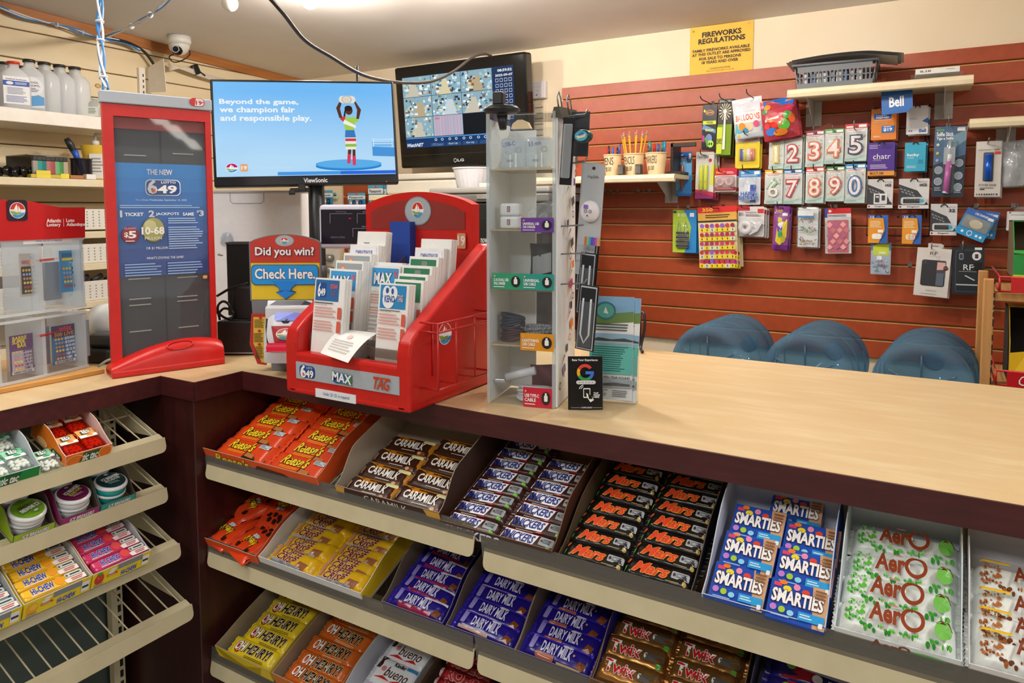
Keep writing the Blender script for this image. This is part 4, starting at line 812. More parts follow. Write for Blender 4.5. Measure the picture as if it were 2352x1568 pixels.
# ================================================================ monitor on a post
def emis(name, c0, c1, axis=2, strength=1.0, lo=0, hi=1):             # lit screen with a soft colour change
    M_, nt, b = newmat(name); b.inputs['Base Color'].default_value = (.01, .01, .01, 1); b.inputs['Roughness'].default_value = .35
    tc = nt.nodes.new('ShaderNodeTexCoord'); sp = nt.nodes.new('ShaderNodeSeparateXYZ'); nt.links.new(tc.outputs['Generated'], sp.inputs[0])
    r = ramp(nt, sp.outputs[axis], [(lo, c0), (hi, c1)]); nt.links.new(r.outputs[0], b.inputs['Emission Color']); b.inputs['Emission Strength'].default_value = strength
    return M_
BL, BR, TL_ = onD(492, 430, 2.06), onD(916, 421, 2.19), onD(477, 181, 2.07)
M = fxz(BL, BR-BL, TL_-BL); w, h = (BR-BL).length, (TL_-BL).length
t = thing('monitor', 'flat widescreen monitor showing blue responsible play advert, on black post', 'monitor', M)
bz = mt('15181c', .35); b = MB(); b.box((0, 0, 0), (w, .03, h), bz, .004); b.box((w*.2, .03, h*.2), (w*.8, .055, h*.8), bz, .01)
b.deco('t .47 .2 .6 .8 d8dce0 b ViewSonic;e .93 .15 .003 .04 e8e8e8', lambda u, v, hh: (u, -hh, .003+v), w, h*.075, .4); hs_ = b.build('housing', t)
sw, sh = w-.016, h*.885; b = MB(); b.box((.008, -.001, h*.093), (w-.008, .002, h-.008), emis('advert_screen', 'b0daf8', '68b8f6', 2, .95, .2, .9))
SC = lambda u, v, hh: (.008+u, -.0012-hh, h*.093+v)
fig = ('e .73 .095 .19 .05 1f86d2;e .73 .115 .19 .05 4aa4e6;e .73 .118 .18 .044 5db0ec;p .87 .2 1 .19 1 .29 .87 .3 4a96dc;r .87 .3 1 .36 7dbcf0;r .875 .3 .88 .39 dceefc;r .985 .3 .99 .39 dceefc;l .88 .32 1 .39 3 c8e4fa;'
       'p .752 .1 .768 .1 .772 .3 .755 .3 5a3424;p .722 .12 .738 .12 .75 .3 .73 .3 5a3424;p .752 .1 .77 .1 .772 .2 .752 .2 e03a5a;p .72 .12 .738 .12 .745 .22 .725 .22 e03a5a;p .715 .27 .775 .27 .78 .4 .715 .4 f0ece0;r .715 .3 .778 .33 8fc04a;r .716 .36 .778 .39 d83a4a;'
       'p .715 .4 .778 .4 .768 .5 .72 .5 3a7ac0;p .72 .48 .768 .48 .782 .62 .706 .62 a8d04a;p .71 .55 .78 .5 .78 .53 .71 .6 f4f4f0;p .69 .6 .71 .63 .725 .62 .71 .57 d83a3a;p .782 .62 .8 .59 .79 .56 .775 .58 a8d04a;'
       'p .688 .61 .705 .61 .69 .72 .71 .8 .7 .81 .672 .72 5a3424;p .785 .6 .8 .6 .815 .7 .782 .8 .775 .79 .796 .7 5a3424;e .744 .69 .022 .045 5a3424;e .742 .715 .022 .03 2a1c1c;p .72 .7 .728 .72 .722 .62 .712 .63 2a1c1c;R .69 .77 .785 .85 .02 e8e4dc;o .735 .81 .03 .045 .3 c9c0b0;e .735 .81 .016 .024 d8d4c8;')
b.deco('t .03 .745 .46 .815 f6fafc b Beyond the game,;t .03 .655 .44 .735 f6fafc b we champion fair;t .032 .565 .53 .645 f6fafc b and responsible play.;'+fig+logo(.085, .085, .033, .05).replace('d0352c', 'c01a6a')
       + 'R .13 .045 .17 .125 .008 e8a878;t .135 .065 .165 .105 f8f4f0 b 19;t .18 .065 .42 .095 cfe6f8 n Know Your Limit. Play Within It.;r .33 .0 .68 .035 4a9ae8;r .68 .0 1 .035 2a6ae0', SC, sw, sh, .4, e=.95); b.build('screen', hs_)
I = M.inverted(); b = MB(); pz_ = onD(713, 600, 2.16); pc = Vector((pz_.x, pz_.y+.03, 0)); pb = mt('1d2024', .4)
b.lathe([(.024, 1.0), (.024, M.translation.z+.12)], pb, 20, lambda x, y, z: I @ Vector((pc.x+x, pc.y+y, z))); b.lathe([(.07, 1.001), (.07, 1.01), (.026, 1.016)], pb, 24, lambda x, y, z: I @ Vector((pc.x+x, pc.y+y, z)))
b.lathe([(.027, 1.17), (.027, 1.22)], mt('2c2f33', .5), 20, lambda x, y, z: I @ Vector((pc.x+x, pc.y+y, z))); b.build('post', t)
b = MB(); q = loc(M, 820, 152, .04); b.tube([(q.x, .04, h*.8), (q.x, .04, q.z)], .0045, bz, 8); b.build('antenna', t)
b = MB(); q = loc(M, 686, 437, .02); b.box((q.x-.025, .01, q.z-.006), (q.x+.03, .03, q.z+.006), mt('2a2a2c', .4), .003); b.box((q.x-.028, .005, q.z-.014), (q.x-.01, .02, q.z), mt('1c1c1e', .4), .003); b.box((q.x, .0, q.z-.004), (q.x+.02, .03, q.z+.02), mt('1c1c1e', .4), .003); b.build('cable_clamp', t)
# ---------------------------------------------------------------- wall television
TLc, TRc, BLc = onY(901, 157, 2.98), onY(1201, 118, 2.98), onY(921, 387, 3.03)
M = fxz(BLc, TRc-TLc, TLc-BLc); w, h = (TRc-TLc).length, (TLc-BLc).length
t = thing('television', 'black wall-mounted television showing nine security camera views', 'television', M)
gb = mt('0e0e10', .12); b = MB(); b.box((0, 0, 0), (w, .07, h), gb, .012, 3); b.deco('t .47 .048 .52 .075 c9ccd0 b LG;o .452 .061 .012 .02 .25 c9ccd0;r .02 .125 .98 .128 3a3a3e', lambda u, v, hh: (u, -hh, v), w, h, .3); hs_ = b.build('housing', t)
b = MB(); b.box((w*.4, .07, h*.35), (w*.6, YB-.001-M.translation.y, h*.65), mt('222', .6)); b.build('wall_bracket', t)
q0, q1 = loc(M, 937, 340), loc(M, 1188, 150); x0, x1, z0, z1 = w*.065, w*.915, h*.2, h*.895; sw, sh = x1-x0, z1-z0
b = MB(); b.box((x0, -.0012, z0), (x1, .001, z1), mt('23406e', .4, e=.8))
rg = random.Random(11); ops = ''
pal = ['4a7a9a', 'a8d0e0', 'e4f0f0', '2a3a48', 'b8c8a8', 'e0cca0', '7aa8c4', 'f4f8f6', '8a5a3a', 'c8e4ec']
cells = [(i, j) for j in range(3) for i in range(3)]
for i, j in cells:
    cx0, cx1 = .0+i*.275, .0+(i+1)*.275-.004; cy0, cy1 = .15+j*.283, .15+(j+1)*.283-.006
    if (i, j) == (1, 0):
        ops += 'r %.3f %.3f %.3f %.3f b9c0c6;v %.3f %.3f %.3f %.3f 30 9fb0bc;v %.3f %.3f %.3f %.3f 9 c8a0c0;t %.3f %.3f %.3f %.3f d85a5a b CAM 8;' % (cx0, cy0, cx1, cy1, cx0, cy0, cx1, cy1, cx0+.02, cy0, cx1, cy1, cx0+.01, cy1-.05, cx0+.06, cy1-.02)
        continue
    if (i, j) == (2, 0): ops += 'r %.3f %.3f %.3f %.3f 15191f;' % (cx0, cy0, cx1, cy1); continue
    fl = ['c9c2b0', 'd8cfa8', 'b8a888', 'c9d4d8'][(i+j*2) % 4]; W2, H2 = cx1-cx0, cy1-cy0
    ops += 'r %.3f %.3f %.3f %.3f 8fb0bc;' % (cx0, cy0, cx1, cy1)
    vx = cx0+W2*rg.uniform(.35, .65)
    ops += 'p %.3f %.3f %.3f %.3f %.3f %.3f %.3f %.3f %s;' % (vx-W2*.3, cy0, vx+W2*.25, cy0, vx+W2*.1, cy1-H2*.25, vx-W2*.08, cy1-H2*.25, fl)
    for k in range(70):
        u, v = rg.random(), rg.random(); sz = .012+.03*rg.random()*(1-v*.5); xx = cx0+u*(W2-sz); yy = cy0+v*(H2-.03)
        if abs(xx-vx) < W2*.16*(1.2-v): continue
        ops += 'p %.3f %.3f %.3f %.3f %.3f %.3f %.3f %.3f %s;' % (xx, yy, xx+sz, yy+rg.uniform(-.01, .01), xx+sz*.9, yy+.028, xx+.002, yy+.028, rg.choice(pal))
ops += 'r .83 .0 1 1 1c3258;t .87 .93 .99 .965 e8f0f8 b 08:59:52;t .85 .87 .995 .9 e8f0f8 b 2025-09-07;'
for i in range(4):
    for j in range(8): ops += 'r %.3f %.3f %.3f %.3f c9d4e8;r %.3f %.3f %.3f %.3f 1c3258;' % (.85+i*.037, .8-j*.07, .875+i*.037, .845-j*.07, .853+i*.037, .806-j*.07, .872+i*.037, .839-j*.07)
ops += 'r 0 0 1 .13 1a3a6a;r 0 .13 1 .14 6ab0e8;t .01 .015 .17 .065 e8f0f8 bi WatchNET;' + ''.join('r %.2f .01 %.2f .055 30507e;' % (.24+.15*i, .37+.15*i) for i in range(5)) + 't .41 .018 .49 .048 dce6f2 n Back Up;t .57 .018 .64 .048 dce6f2 n Set Up;t .26 .018 .35 .048 8aa0c0 n PTZ Control;' + ''.join('o %.2f .1 .012 .018 .4 dce6f2;' % (.29+.065*i) for i in range(9))
b.deco(ops, lambda u, v, hh: (x0+u, -.0014-hh, z0+v), sw, sh, .4, e=1.0, dh=.000004); b.build('screen', hs_)
# black cord looping down from the ceiling across both screens
pts = [onD(610, -15, 1.75), onD(650, 30, 1.8), onD(700, 92, 1.9), onD(760, 130, 2.0), onD(820, 166, 2.1), onD(870, 182, 2.25), onD(930, 190, 2.45), onD(990, 187, 2.6), onD(1040, 165, 2.75), onD(1085, 132, 2.9), onD(1112, 124, 3.0), onD(1128, 128, 3.06)]
pts[0].z = min(pts[0].z, ceil_z(pts[0].y)-.004)
b = MB(); b.tube(bez(pts, 6), .0055, mt('2a2624', .4), 8); tag(b.build('hanging_cable'), 'black cord looping from the ceiling down across both screens', 'cord')
# ---------------------------------------------------------------- black terminal, white box, scale behind the counter corner
def boxthing(name, lab, cat, p, x1, ytop, d, dep, m, bev=.004, yb=None, xdir=None):    # box facing the room, lower left corner p
    o = onZ(p[0], p[1], 1.001) if yb is None else onD(p[0], p[1], d)
    M = fxz(o, xdir or Vector((RT.x, RT.y, 0)), (0, 0, 1)); wq = loc(M, x1, p[1]).x; hq = loc(M, p[0], ytop).z
    return M, wq, hq
M, w, h = boxthing('', '', '', (500, 815), 660, 560, 0, 0, None)
t = thing('point_of_sale_terminal', 'black till terminal with coiled cables between poster stand and ticket checker', 'terminal', M)
kb = mt('17181a', .45); hz = loc(M, 500, 738).z
b = MB(); b.box((0, 0, 0), (w, .16, hz), kb, .003); b.box((-.002, -.002, .004), (w, .001, .007), mt('9a9a9a', .4)); b.build('lower_box', t)
b = MB(); b.box((-.01, .1, hz), (w, .14, h), kb, .004); b.box((-.01, .098, h-.006), (w, .14, h), mt('4a4c50', .4)); b.build('upper_panel', t)
q = loc(M, 535, 738, .03); b = MB(); b.box((q.x, .03, hz), (w, .09, loc(M, 535, 660, .03).z), mt('222326', .4), .003); b.build('cable_box', t)
b = MB(); q = loc(M, 500, 585, .09); b.tube([(q.x, .095, q.z), (q.x+.018, .075, q.z)], .003, mt('b8b8b8', .3, 1), 8); b.build('bracket_pin', t)
b = MB(); cbm = mt('0f0f10', .35)
for pts in (((498, 680), (530, 662), (570, 650)), ((505, 735), (500, 705), (512, 692), (526, 700), (532, 720)), ((500, 722), (515, 708), (535, 716), (536, 735)), ((497, 715), (520, 731), (560, 736), (580, 732))):
    b.tube(bez([loc(M, *p_, .02) for p_ in pts], 5), .0035, cbm, 6)
b.build('cables', t)
M, w, h = boxthing('', '', '', (491, 562), 694, 440, 2.3, .2, None, yb=1); drop = M.translation.z-1.002
t = thing('white_cabinet', 'white enamel box standing behind the monitor post', 'box', M @ at(0, 0, -drop))
wm = mt('eef0f8', .35); b = MB(); h += drop; b.box((0, 0, 0), (w, .14, h), wm, .006); b.tube([(w*.2, -.0005, h-.005), (w*.2, -.0005, h-.03), (w*.23, -.0005, h-.038), (w*.55, -.0005, h-.038), (w*.58, -.0005, h-.03), (w*.58, -.0005, h-.005)], .0012, mt('a8acb8', .4), 5); b.build('body', t)
b = MB(); b.box((-.002, -.004, h-.003), (w+.002, .14, h+.003), mt('b9bcc4', .35)); b.build('lid_rim', t)
b = MB(); q = loc(M, 522, 560, -.004); b.lathe([(.022, 0), (.02, .02), (.012, .035), (.001, .038)], clear('e8ecf2', .3, .05, 1.4), 16, lambda x, y, z: (q.x+x, y*.3-.006, drop+q.z+z)); b.build('clear_bump', t)
P = onD(733, 560, 1.78); M = fxz(P, Vector((RT.x, RT.y, 0)), (0, 0, 1)); w = .2; h = loc(M, 733, 470).z
t = thing('price_scale', 'white framed price scale display with dark readout beside the red stand', 'scale', M)
b = MB(); b.box((0, 0, -.012), (w, .03, h), mt('d8d4e4', .35), .01, 3); b.build('display_frame', t)
b = MB(); b.box((.006, -.001, 0), (w-.006, .002, h-.012), mt('1c1626', .2))
b.deco('r .12 .6 .125 .88 a8a8b8;r .12 .875 .42 .885 a8a8b8;r .48 .6 .485 .88 a8a8b8;r .48 .875 .9 .885 a8a8b8;r .42 .2 .425 .45 a8a8b8;r .42 .445 .9 .455 a8a8b8;t .2 .91 .34 .95 8a8a9a n WEIGHT(kg);t .56 .91 .72 .95 c0c0cc n UNIT PRICE;t .54 .48 .7 .52 c0c0cc n TOTAL PRICE;t .13 .17 .32 .22 8a8a9a n MADE IN CHINA;r .37 .73 .405 .755 e8304a', lambda u, v, hh: (.006+u, -.0012-hh, v), w-.012, h-.012, .3); b.build('readout', t)
b = MB(); b.box((.07, .012, 1.002-P.z), (.11, .025, -.01), mt('c9c6d2', .4)); b.box((.0, .0, 1.002-P.z), (.22, .2, 1.03-P.z), mt('c9c6d2', .4), .006); b.build('stand', t)
# ---------------------------------------------------------------- clear charger tower
M = fxz((-.767, 1.19, 1.001), (.974, .223, 0), (0, 0, 1)); w, D, h = .139, .135, .575
t = thing('charger_tower', 'clear acrylic tower of charging cables with a printed white side panel', 'display case', M)
ac = clear('fafcfd', .02, .04, 1.4, 'f2f6f8'); b = MB()
for q in (((0, 0, 0), (w, .0025, h-.03)), ((0, D-.003, 0), (w, D, h)), ((-.001, -.002, 0), (.003, D, h)), ((w-.003, 0, 0), (w, .004, h+.002)), ((0, 0, h-.003), (w, D, h))): b.box(*q, ac)
ed = clear('eef4f6', .35, .06, 1.45, 'eaf0f2')
for x in (.0015, w-.003): b.box((x-.003, -.003, 0), (x+.003, .003, h), ed)
tag(b.build('case', t), 'clear acrylic case')
b = MB(); b.box((.004, D-.006, .004), (w*.45, D-.003, h-.02), mt('eef2f4', .5)); b.box((.003, .004, .003), (.0045, D-.004, h-.01), mt('d9dcdc', .5)); b.build('white_backing', t)
zs = [loc(M, 1200, py, .01).z for py in (928, 792, 665, 527, 388)]
b = MB()
for z in zs: b.box((.003, .003, z-.0025), (w-.003, D-.006, z+.0005), clear('f4ecd8', .5, .1, 1.45, 'e2d2b4'))
b.build('shelves', t)
b = MB(); b.box((w, .002, .001), (w+.003, D+.02, h+.001), mt('eceef2', .4)); rg = random.Random(6); ops = ''
for i in range(26):
    x, y = rg.uniform(.08, .85), .02+.96*i/26; c = rg.choice(['5a3a9c', 'd83a78', 'e8842c', '2c3a5a', '7a2a4a', '3fa08a', '444']); k = i % 4
    if k == 0: ops += 'p %.2f %.3f %.2f %.3f %.2f %.3f %.2f %.3f %s;' % (x, y, x+.1, y+.004, x+.1, y+.03, x, y+.026, c)
    elif k == 1: ops += 'o %.2f %.3f .06 .014 .35 %s;' % (x, y+.01, c)
    elif k == 2: ops += 'p %.2f %.3f %.2f %.3f %.2f %.3f %.2f %.3f %s;r %.2f %.3f %.2f %.3f %s;' % (x, y, x+.16, y+.012, x+.13, y+.04, x-.03, y+.028, c, x+.05, y-.008, x+.08, y+.004, c)
    else: ops += 'p %.2f %.3f %.2f %.3f %.2f %.3f %s;' % (x, y, x+.2, y+.03, x+.17, y+.036, c)
b.deco(ops, lambda u, v, hh: (w+.003+hh, .002+u, v), D+.018, h, .4); tag(b.build('side_panel', t), 'white side panel printed with plugs and cables')
for (px, py, qx, qy, c, tx, ic) in ((1197, 533, 1272, 500, '6a3a9c', 'UNIVERSAL USB;CAR CHARGER', 1), (1131, 663, 1199, 628, '2f9a72', '2.1A DUAL USB;WALL CHARGER', 1), (1199, 665, 1272, 630, '28988c', 'UNIVERSAL;USB CABLE', 1), (1196, 803, 1272, 768, 'e0961c', 'LIGHTNING;USB CABLE', 1), (1202, 932, 1268, 893, 'c81f3c', 'USB TYPE-C;CABLE', 1)):
    b = MB(); a, c2 = loc(M, px, py, -.003), loc(M, qx, qy, -.003); b.box((a.x, -.0045, a.z), (c2.x, -.003, c2.z), mt(c, .35)); t1, t2 = tx.split(';')
    b.deco('t .06 .5 .56 .68 f4f4f4 b %s;t .06 .28 .45 .46 f4f4f4 b %s;l .06 .1 .5 .2 1 f0f0f0;e .8 .5 .15 .34 1c1c1e;R .74 .34 .86 .66 .03 f0f0f0;r .77 .66 .83 .78 f0f0f0;e .1 .82 .03 .06 d8b070' % (t1, t2), lambda u, v, hh: (a.x+u, -.0046-hh, a.z+v), c2.x-a.x, c2.z-a.z, .35)
    b.build('name_tag', t)
# goods inside the tower
def inside(nm, lab, cat, bld, x, y, z, rz=0, rx=0): return tag(bld.build(nm, None, M @ at(x, y, z, rz, rx)), lab, cat)
for k, (x, nm_) in enumerate(((.045, 'USB-C'), (.098, '3.5 mm'))):
    b = MB(); b.box((-.026, 0, 0), (.026, .022, .062), clear('eef4f8', .35, .08, 1.45, 'e4ecf2'), .008, 3); b.deco('T .12 .72 .62 .86 8 4a4a9a n %s;o .3 .5 .14 .12 .3 c9d4da;o .75 .6 .12 .1 .3 a8b4ba;r .4 .05 .46 .45 f4f6f8;r .62 .05 .68 .5 f4f6f8;l .3 .22 .6 .3 2 8a949a' % nm_, lambda u, v, hh: (u-.026, -hh, v), .052, .062, .4); o = inside('earphone_case', 'clear earphone case on the top shelf of the tower, %s' % ('left' if k == 0 else 'right'), 'earphones', b, x, .02, zs[4]+.001)
for k, z in enumerate((0, .026)):
    b = MB(); b.box((-.02, 0, 0), (.02, .03, .025), mt('eef0f2', .25), .005, 3); b.deco('r .4 .3 .55 .75 8a4a5a;r .43 .34 .52 .7 c9a0a8', lambda u, v, hh: (u-.02, -hh, v), .04, .025, .3); inside('wall_plug', 'white charger plug in the tower, %s of two' % ('lower' if k == 0 else 'upper'), 'charger', b, .038, .02, zs[3]+.001+z)
b = MB(); b.grid(lambda u, v: (-.03+.06*u, .006*math.sin(9*u)*math.cos(7*v), .035+.02*math.sin(2*u)-.035*(1-v)), 8, 6, clear('f2f6f8', .3, .1, 1.4)); inside('plastic_bag', 'crumpled clear plastic bag with a charger on the second shelf', 'bag', b, .098, .05, zs[3]+.001)
def coil(r, R_, n, m, tilt=.3, h0=.0):
    b = MB(); rg2 = random.Random(n); pts = []
    for i in range(n*14+1):
        a = 2*PI*i/14; q = R_*(1+.08*math.sin(a*.37)); pts.append((q*math.cos(a), q*.8*math.sin(a), h0+r+r*1.6*i/14*.8+.004*math.sin(a+i*.05)))
    b.tube(pts, r, m, 6); return b
inside('cable', 'coiled blue charging cable on the third shelf of the tower', 'cable', coil(.0028, .036, 5, mt('1f4f9c', .4)), .092, .055, zs[2]+.002)
inside('cable', 'coiled dark red charging cable on the third shelf of the tower', 'cable', coil(.0026, .03, 3, mt('6a1c26', .4)), .048, .07, zs[2]+.002)
b = MB(); b.grid(lambda u, v: (-.035+.07*u, .01*math.sin(6*u+3*v), .012+.075*v), 8, 8, mt('3a4048', .35)); b.grid(lambda u, v: (-.025+.04*u, -.012+.006*math.sin(6*u), .02+.04*v+.01*u), 6, 4, mt('c9ccd0', .3)); inside('cable_bag', 'dark bag of cables with silver label behind the blue coil', 'bag', b, .095, .09, zs[2]+.001)
gw = noisy('grey_braided_cord', 400, (1, 1, 1), [(.4, '4a4f55'), (.6, 'aab0b4')], .6)
inside('cable', 'coiled grey braided cable on the fourth shelf of the tower', 'cable', coil(.0042, .034, 5, gw), .097, .06, zs[1]+.002)
for k, (c, l) in enumerate((('4a2028', 'dark red'), ('232a44', 'navy blue'))):
    inside('cable', 'flat rolled %s cable on the fourth shelf of the tower' % l, 'cable', coil(.0026, .023, 7, mt(c, .45)), .036, .05, zs[1]+.002+k*.026)
inside('cable', 'coiled white charging cable on the bottom shelf of the tower', 'cable', coil(.0034, .034, 5, mt('d9dce2', .35)), .085, .045, zs[0]+.004)
b = MB(); b.tube([(-.03, 0, 0), (.03, 0, .018)], .0085, mt('ccd0d6', .3), 12); b.box((-.055, -.005, -.011), (-.032, .005, -.004), mt('c9cdd2', .25, .6), .001); inside('cable_plug', 'white cable plug resting over the white coil', 'cable', b, .062, .02, zs[0]+.05)
b = MB(); b.grid(lambda u, v: (-.035+.07*u, .008*math.sin(5*u+4*v), .002+.06*v), 8, 6, mt('6a1c2c', .4)); inside('cable_bag', 'dark red bag of cables behind the white coil', 'bag', b, .095, .1, zs[0]+.001)
# things clipped and hooked on the tower
P = onD(1145, 245, 1.5); b = MB(); b.lathe([(.001, .0), (.03, .003), (.036, .008), (.03, .016), (.001, .018)], mt('1c1c1e', .4), 24, lambda x, y, z: (x*1.05, y, z)); b.box((-.016, -.012, .018), (.006, .01, .044), mt('1a1a1c', .4), .003); b.tube([(0, 0, .002), (.004, -.004, -.03)], [.012, .007], mt('1c1c1e', .4), 10)
tag(b.build('phone_mount', None, M @ at(.02, .03, h+.002)), 'black suction phone mount sitting on top of the tower', 'phone mount')
b = MB(); b.ext([(-.02, 0), (.02, 0), (.014, .012), (.004, .017), (-.006, .017), (-.016, .01)], 0, .016, mt('e8d2a8', .4), lambda u, v, hh: (u, hh, v)); tag(b.build('drawer_pull', None, M @ at(.062, .02, h-.028)), 'small pale half-round knob inside the tower top', 'knob')
sl = mt('9a9da0', .25, .9)
for k, (x, y) in enumerate(((w+.006, .012), (w+.016, .05))):
    b = MB(); b.ext([(-.012, 0), (.012, 0), (.006, .02), (-.006, .02)], -.014, .014, mt('5a564e', .35, .5), lambda u, v, hh: (hh, u, v)); b.tube([(-.006, 0, .018), (-.006, .004, .04), (0, .004, .05), (.006, .004, .04), (.006, 0, .018)], .0016, sl, 6); tag(b.build('bulldog_clip', None, M @ at(x, y, h-.012, rad(70))), 'steel bulldog clip gripping the tower top, %s of the two' % ('left' if k == 0 else 'right'), 'clip', 'bulldog clips on the tower')
def hang(px0, py0, px1, py1, y, nm, lab, cat, fn, ry=0):
    a = onY(px0, py1, y); c = onY(px1, py0, y); b = MB(); ww, hh = c.x-a.x, c.z-a.z; fn(b, ww, hh)
    return tag(b.build(nm, None, at((a.x+c.x)/2, y, a.z, 0, 0, rad(ry))), lab, cat)
def phone_strap(b, w, h):
    b.box((-w/2, 0, 0), (w/2, .002, h), mt('16181c', .3), .0008); b.box((-w/2+w*.12, -.005, h*.1), (w/2-w*.12, 0, h*.9), clear('dfe6ec', .35, .06, 1.45), .003, 2)
def loopcard(b, w, h):
    b.box((-w/2, 0, 0), (w/2, .002, h), mt('1a1c22', .3), .0008); b.box((-w/2+w*.08, -.0015, h*.02), (w/2-w*.08, 0, h*.98), mt('c9d0d6', .3)); b.box((-w/2+w*.12, -.003, h*.04), (w/2-w*.12, -.001, h*.96), mt('20242c', .3))
    b.tube([(-w*.2, -.005, h*.8), (-w*.22, -.005, h*.25), (0, -.006, h*.12), (w*.22, -.005, h*.25), (w*.2, -.005, h*.8)], .002, mt('d8dce0', .3), 6); b.grid(lambda u, v: (-w*.38+w*.76*u, -.005-.006*math.sin(PI*u), h*(.06+.7*v)), 6, 2, clear('eef2f6', .08, .04, 1.45))
def greycard(b, w, h):
    b.box((-w/2, 0, 0), (w/2, .002, h), mt('b9bec4', .5)); b.deco('e .5 .95 .08 .02 2a2a2a;t .25 .82 .75 .86 555 n PopZilla;'+''.join('r %.2f .0 %.2f .1 %s;' % (.3+.1*i, .4+.1*i, c) for i, c in enumerate(['e05a4a', '8fc05a', '4a9ad0', '3a5ac0', '7a4ac0', 'b05ac0', 'e0a03a'])), Ff(w), w, h, .5)
def catpop(b, w, h):
    greycard(b, w, h); b.lathe([(w*.42, 0), (w*.42, .008), (w*.3, .014), (.001, .015)], mt('e4e0e6', .4), 20, lambda x, y, z: (x, -z, h*.42+y*1.1)); b.deco('p .3 .45 .5 .45 .5 .5 .3 .5 8a6ac0;o .4 .42 .07 .02 .3 222;o .62 .42 .07 .02 .3 222;p .5 .38 .45 .36 .55 .36 222', lambda u, v, hh: (u-w/2, -.0155-hh, v), w, h, .4)
def discpop(b, w, h):
    b.lathe([(w*.5, 0), (w*.5, .01), (w*.42, .016), (.001, .016)], mt('123c44', .3), 24, lambda x, y, z: (x, -z, h*.5+y*h/w)); b.deco('e .5 .5 .4 .38 4fb0c8;p .2 .5 .8 .65 .75 .4 .3 .3 e8d8b8;p .3 .6 .6 .8 .7 .6 .4 .5 2a7ac8', lambda u, v, hh: (u-w/2, -.0165-hh, v), w, h, .35)
hang(1284, 268, 1312, 425, 1.225, 'phone_strap', 'black card with clear case hanging at the tower top left', 'phone accessory', phone_strap, 4)
hang(1308, 255, 1350, 360, 1.27, 'hang_card', 'dark hanging card behind the round blue grip', 'hang card', lambda b, w, h: b.box((-w/2, 0, 0), (w/2, .002, h), mt('3c4048', .4)), 3)
hang(1325, 297, 1362, 330, 1.235, 'phone_grip', 'round teal phone grip with picture hanging on the tower', 'phone grip', discpop)
hang(1320, 372, 1362, 630, 1.29, 'hang_card', 'grey hang card with rainbow strip, lower of the two', 'hang card', greycard, 4)
hang(1328, 376, 1378, 562, 1.26, 'phone_grip', 'grey hang card holding a white cat face phone grip', 'phone grip', catpop, 4)
for k, (x0, y0, x1, y1, yy) in enumerate(((1320, 520, 1368, 668, 1.3), (1322, 580, 1360, 720, 1.27), (1320, 655, 1364, 802, 1.24))):
    hang(x0, y0, x1, y1, yy, 'cable_pack', 'black and silver blister pack of cable on the tower side, %s' % ['uppermost', 'middle', 'lowest'][k], 'cable pack', loopcard, 5)
b = MB()
for k, pyy in enumerate((265, 375, 520, 585, 655)):
    z = loc(M, 1330, pyy, .02).z; b.tube([(w+.003, .03, z), (w+.05, .03, z+.003), (w+.055, .03, z+.012)], .0016, mt('888c90', .3, .8), 6)
b.build('hooks', t)
# ---------------------------------------------------------------- tap card, leaflet holder, small device
A, B = onZ(1305, 941, 1.001), onZ(1385, 941, 1.001); M = fxz(A, Vector((RT.x, RT.y, 0)), Vector((0, 0, 1))+FW*.12); w = (loc(M, 1385, 941).x); h = loc(M, 1305, 818).z
t = thing('tap_card', 'small black review card with coloured letter leaning by the tower', 'sign', M)
b = MB(); b.box((0, 0, 0), (w, .003, h), mt('121214', .3), .001)
def arcring(cx, cy, r0, r1, a0, a1, c, asp):
    n = 10; o = 'p '; A_ = [rad(a0+(a1-a0)*i/n) for i in range(n+1)]
    return ''.join('p %.4f %.4f %.4f %.4f %.4f %.4f %.4f %.4f %s;' % (cx+r0*math.cos(p), cy+r0*asp*math.sin(p), cx+r1*math.cos(p), cy+r1*asp*math.sin(p), cx+r1*math.cos(q), cy+r1*asp*math.sin(q), cx+r0*math.cos(q), cy+r0*asp*math.sin(q), c) for p, q in zip(A_, A_[1:]))
asp = w/h
b.deco('t .12 .9 .86 .95 eef0f2 b Rate Your Experience;'+arcring(.49, .7, .15, .24, 35, 150, 'e0453a', asp)+arcring(.49, .7, .15, .24, 150, 205, 'f0b428', asp)+arcring(.49, .7, .15, .24, 205, 310, '3a9f50', asp)+arcring(.49, .7, .15, .24, 310, 365, '3f78d8', asp)
       + 'r .49 .675 .73 .73 3f78d8;R .22 .49 .78 .56 .06 d8dade;'+''.join('e %.2f .525 .025 .016 a8aab0;' % (.32+.09*i) for i in range(5))+'R .42 .24 .62 .42 .02 eef0f2;R .44 .26 .6 .4 .015 121214;p .5 .33 .66 .28 .72 .2 .62 .16 .52 .26 eef0f2;p .55 .32 .66 .28 .68 .22 .58 .22 121214;'+arcring(.42, .4, .06, .08, 90, 170, 'eef0f2', asp)+arcring(.42, .4, .11, .13, 90, 170, 'eef0f2', asp)
       + 't .7 .32 .84 .35 eef0f2 b TAP;t .7 .285 .88 .315 eef0f2 b PHONE;t .7 .25 .86 .28 eef0f2 b HERE;r .06 .068 .32 .072 d8dade;r .68 .068 .94 .072 d8dade;t .34 .06 .66 .085 d8dade b CAPECARDS', lambda u, v, hh: (u, -hh, v), w, h, .35); b.build('card', t)
b = MB(); b.box((w*.3, .003, 0), (w*.7, .02, .004), mt('18181a', .4)); b.build('foot', t)
A = onZ(1386, 917, 1.001); M = fxz(A, Vector((.97, .22, 0)), Vector((0, 0, 1))+FW*.1); w = loc(M, 1466, 915).x; h = loc(M, 1400, 682).z
t = thing('leaflet_holder', 'clear plastic holder with teal and white tourist leaflets, behind the black card', 'leaflet holder', M)
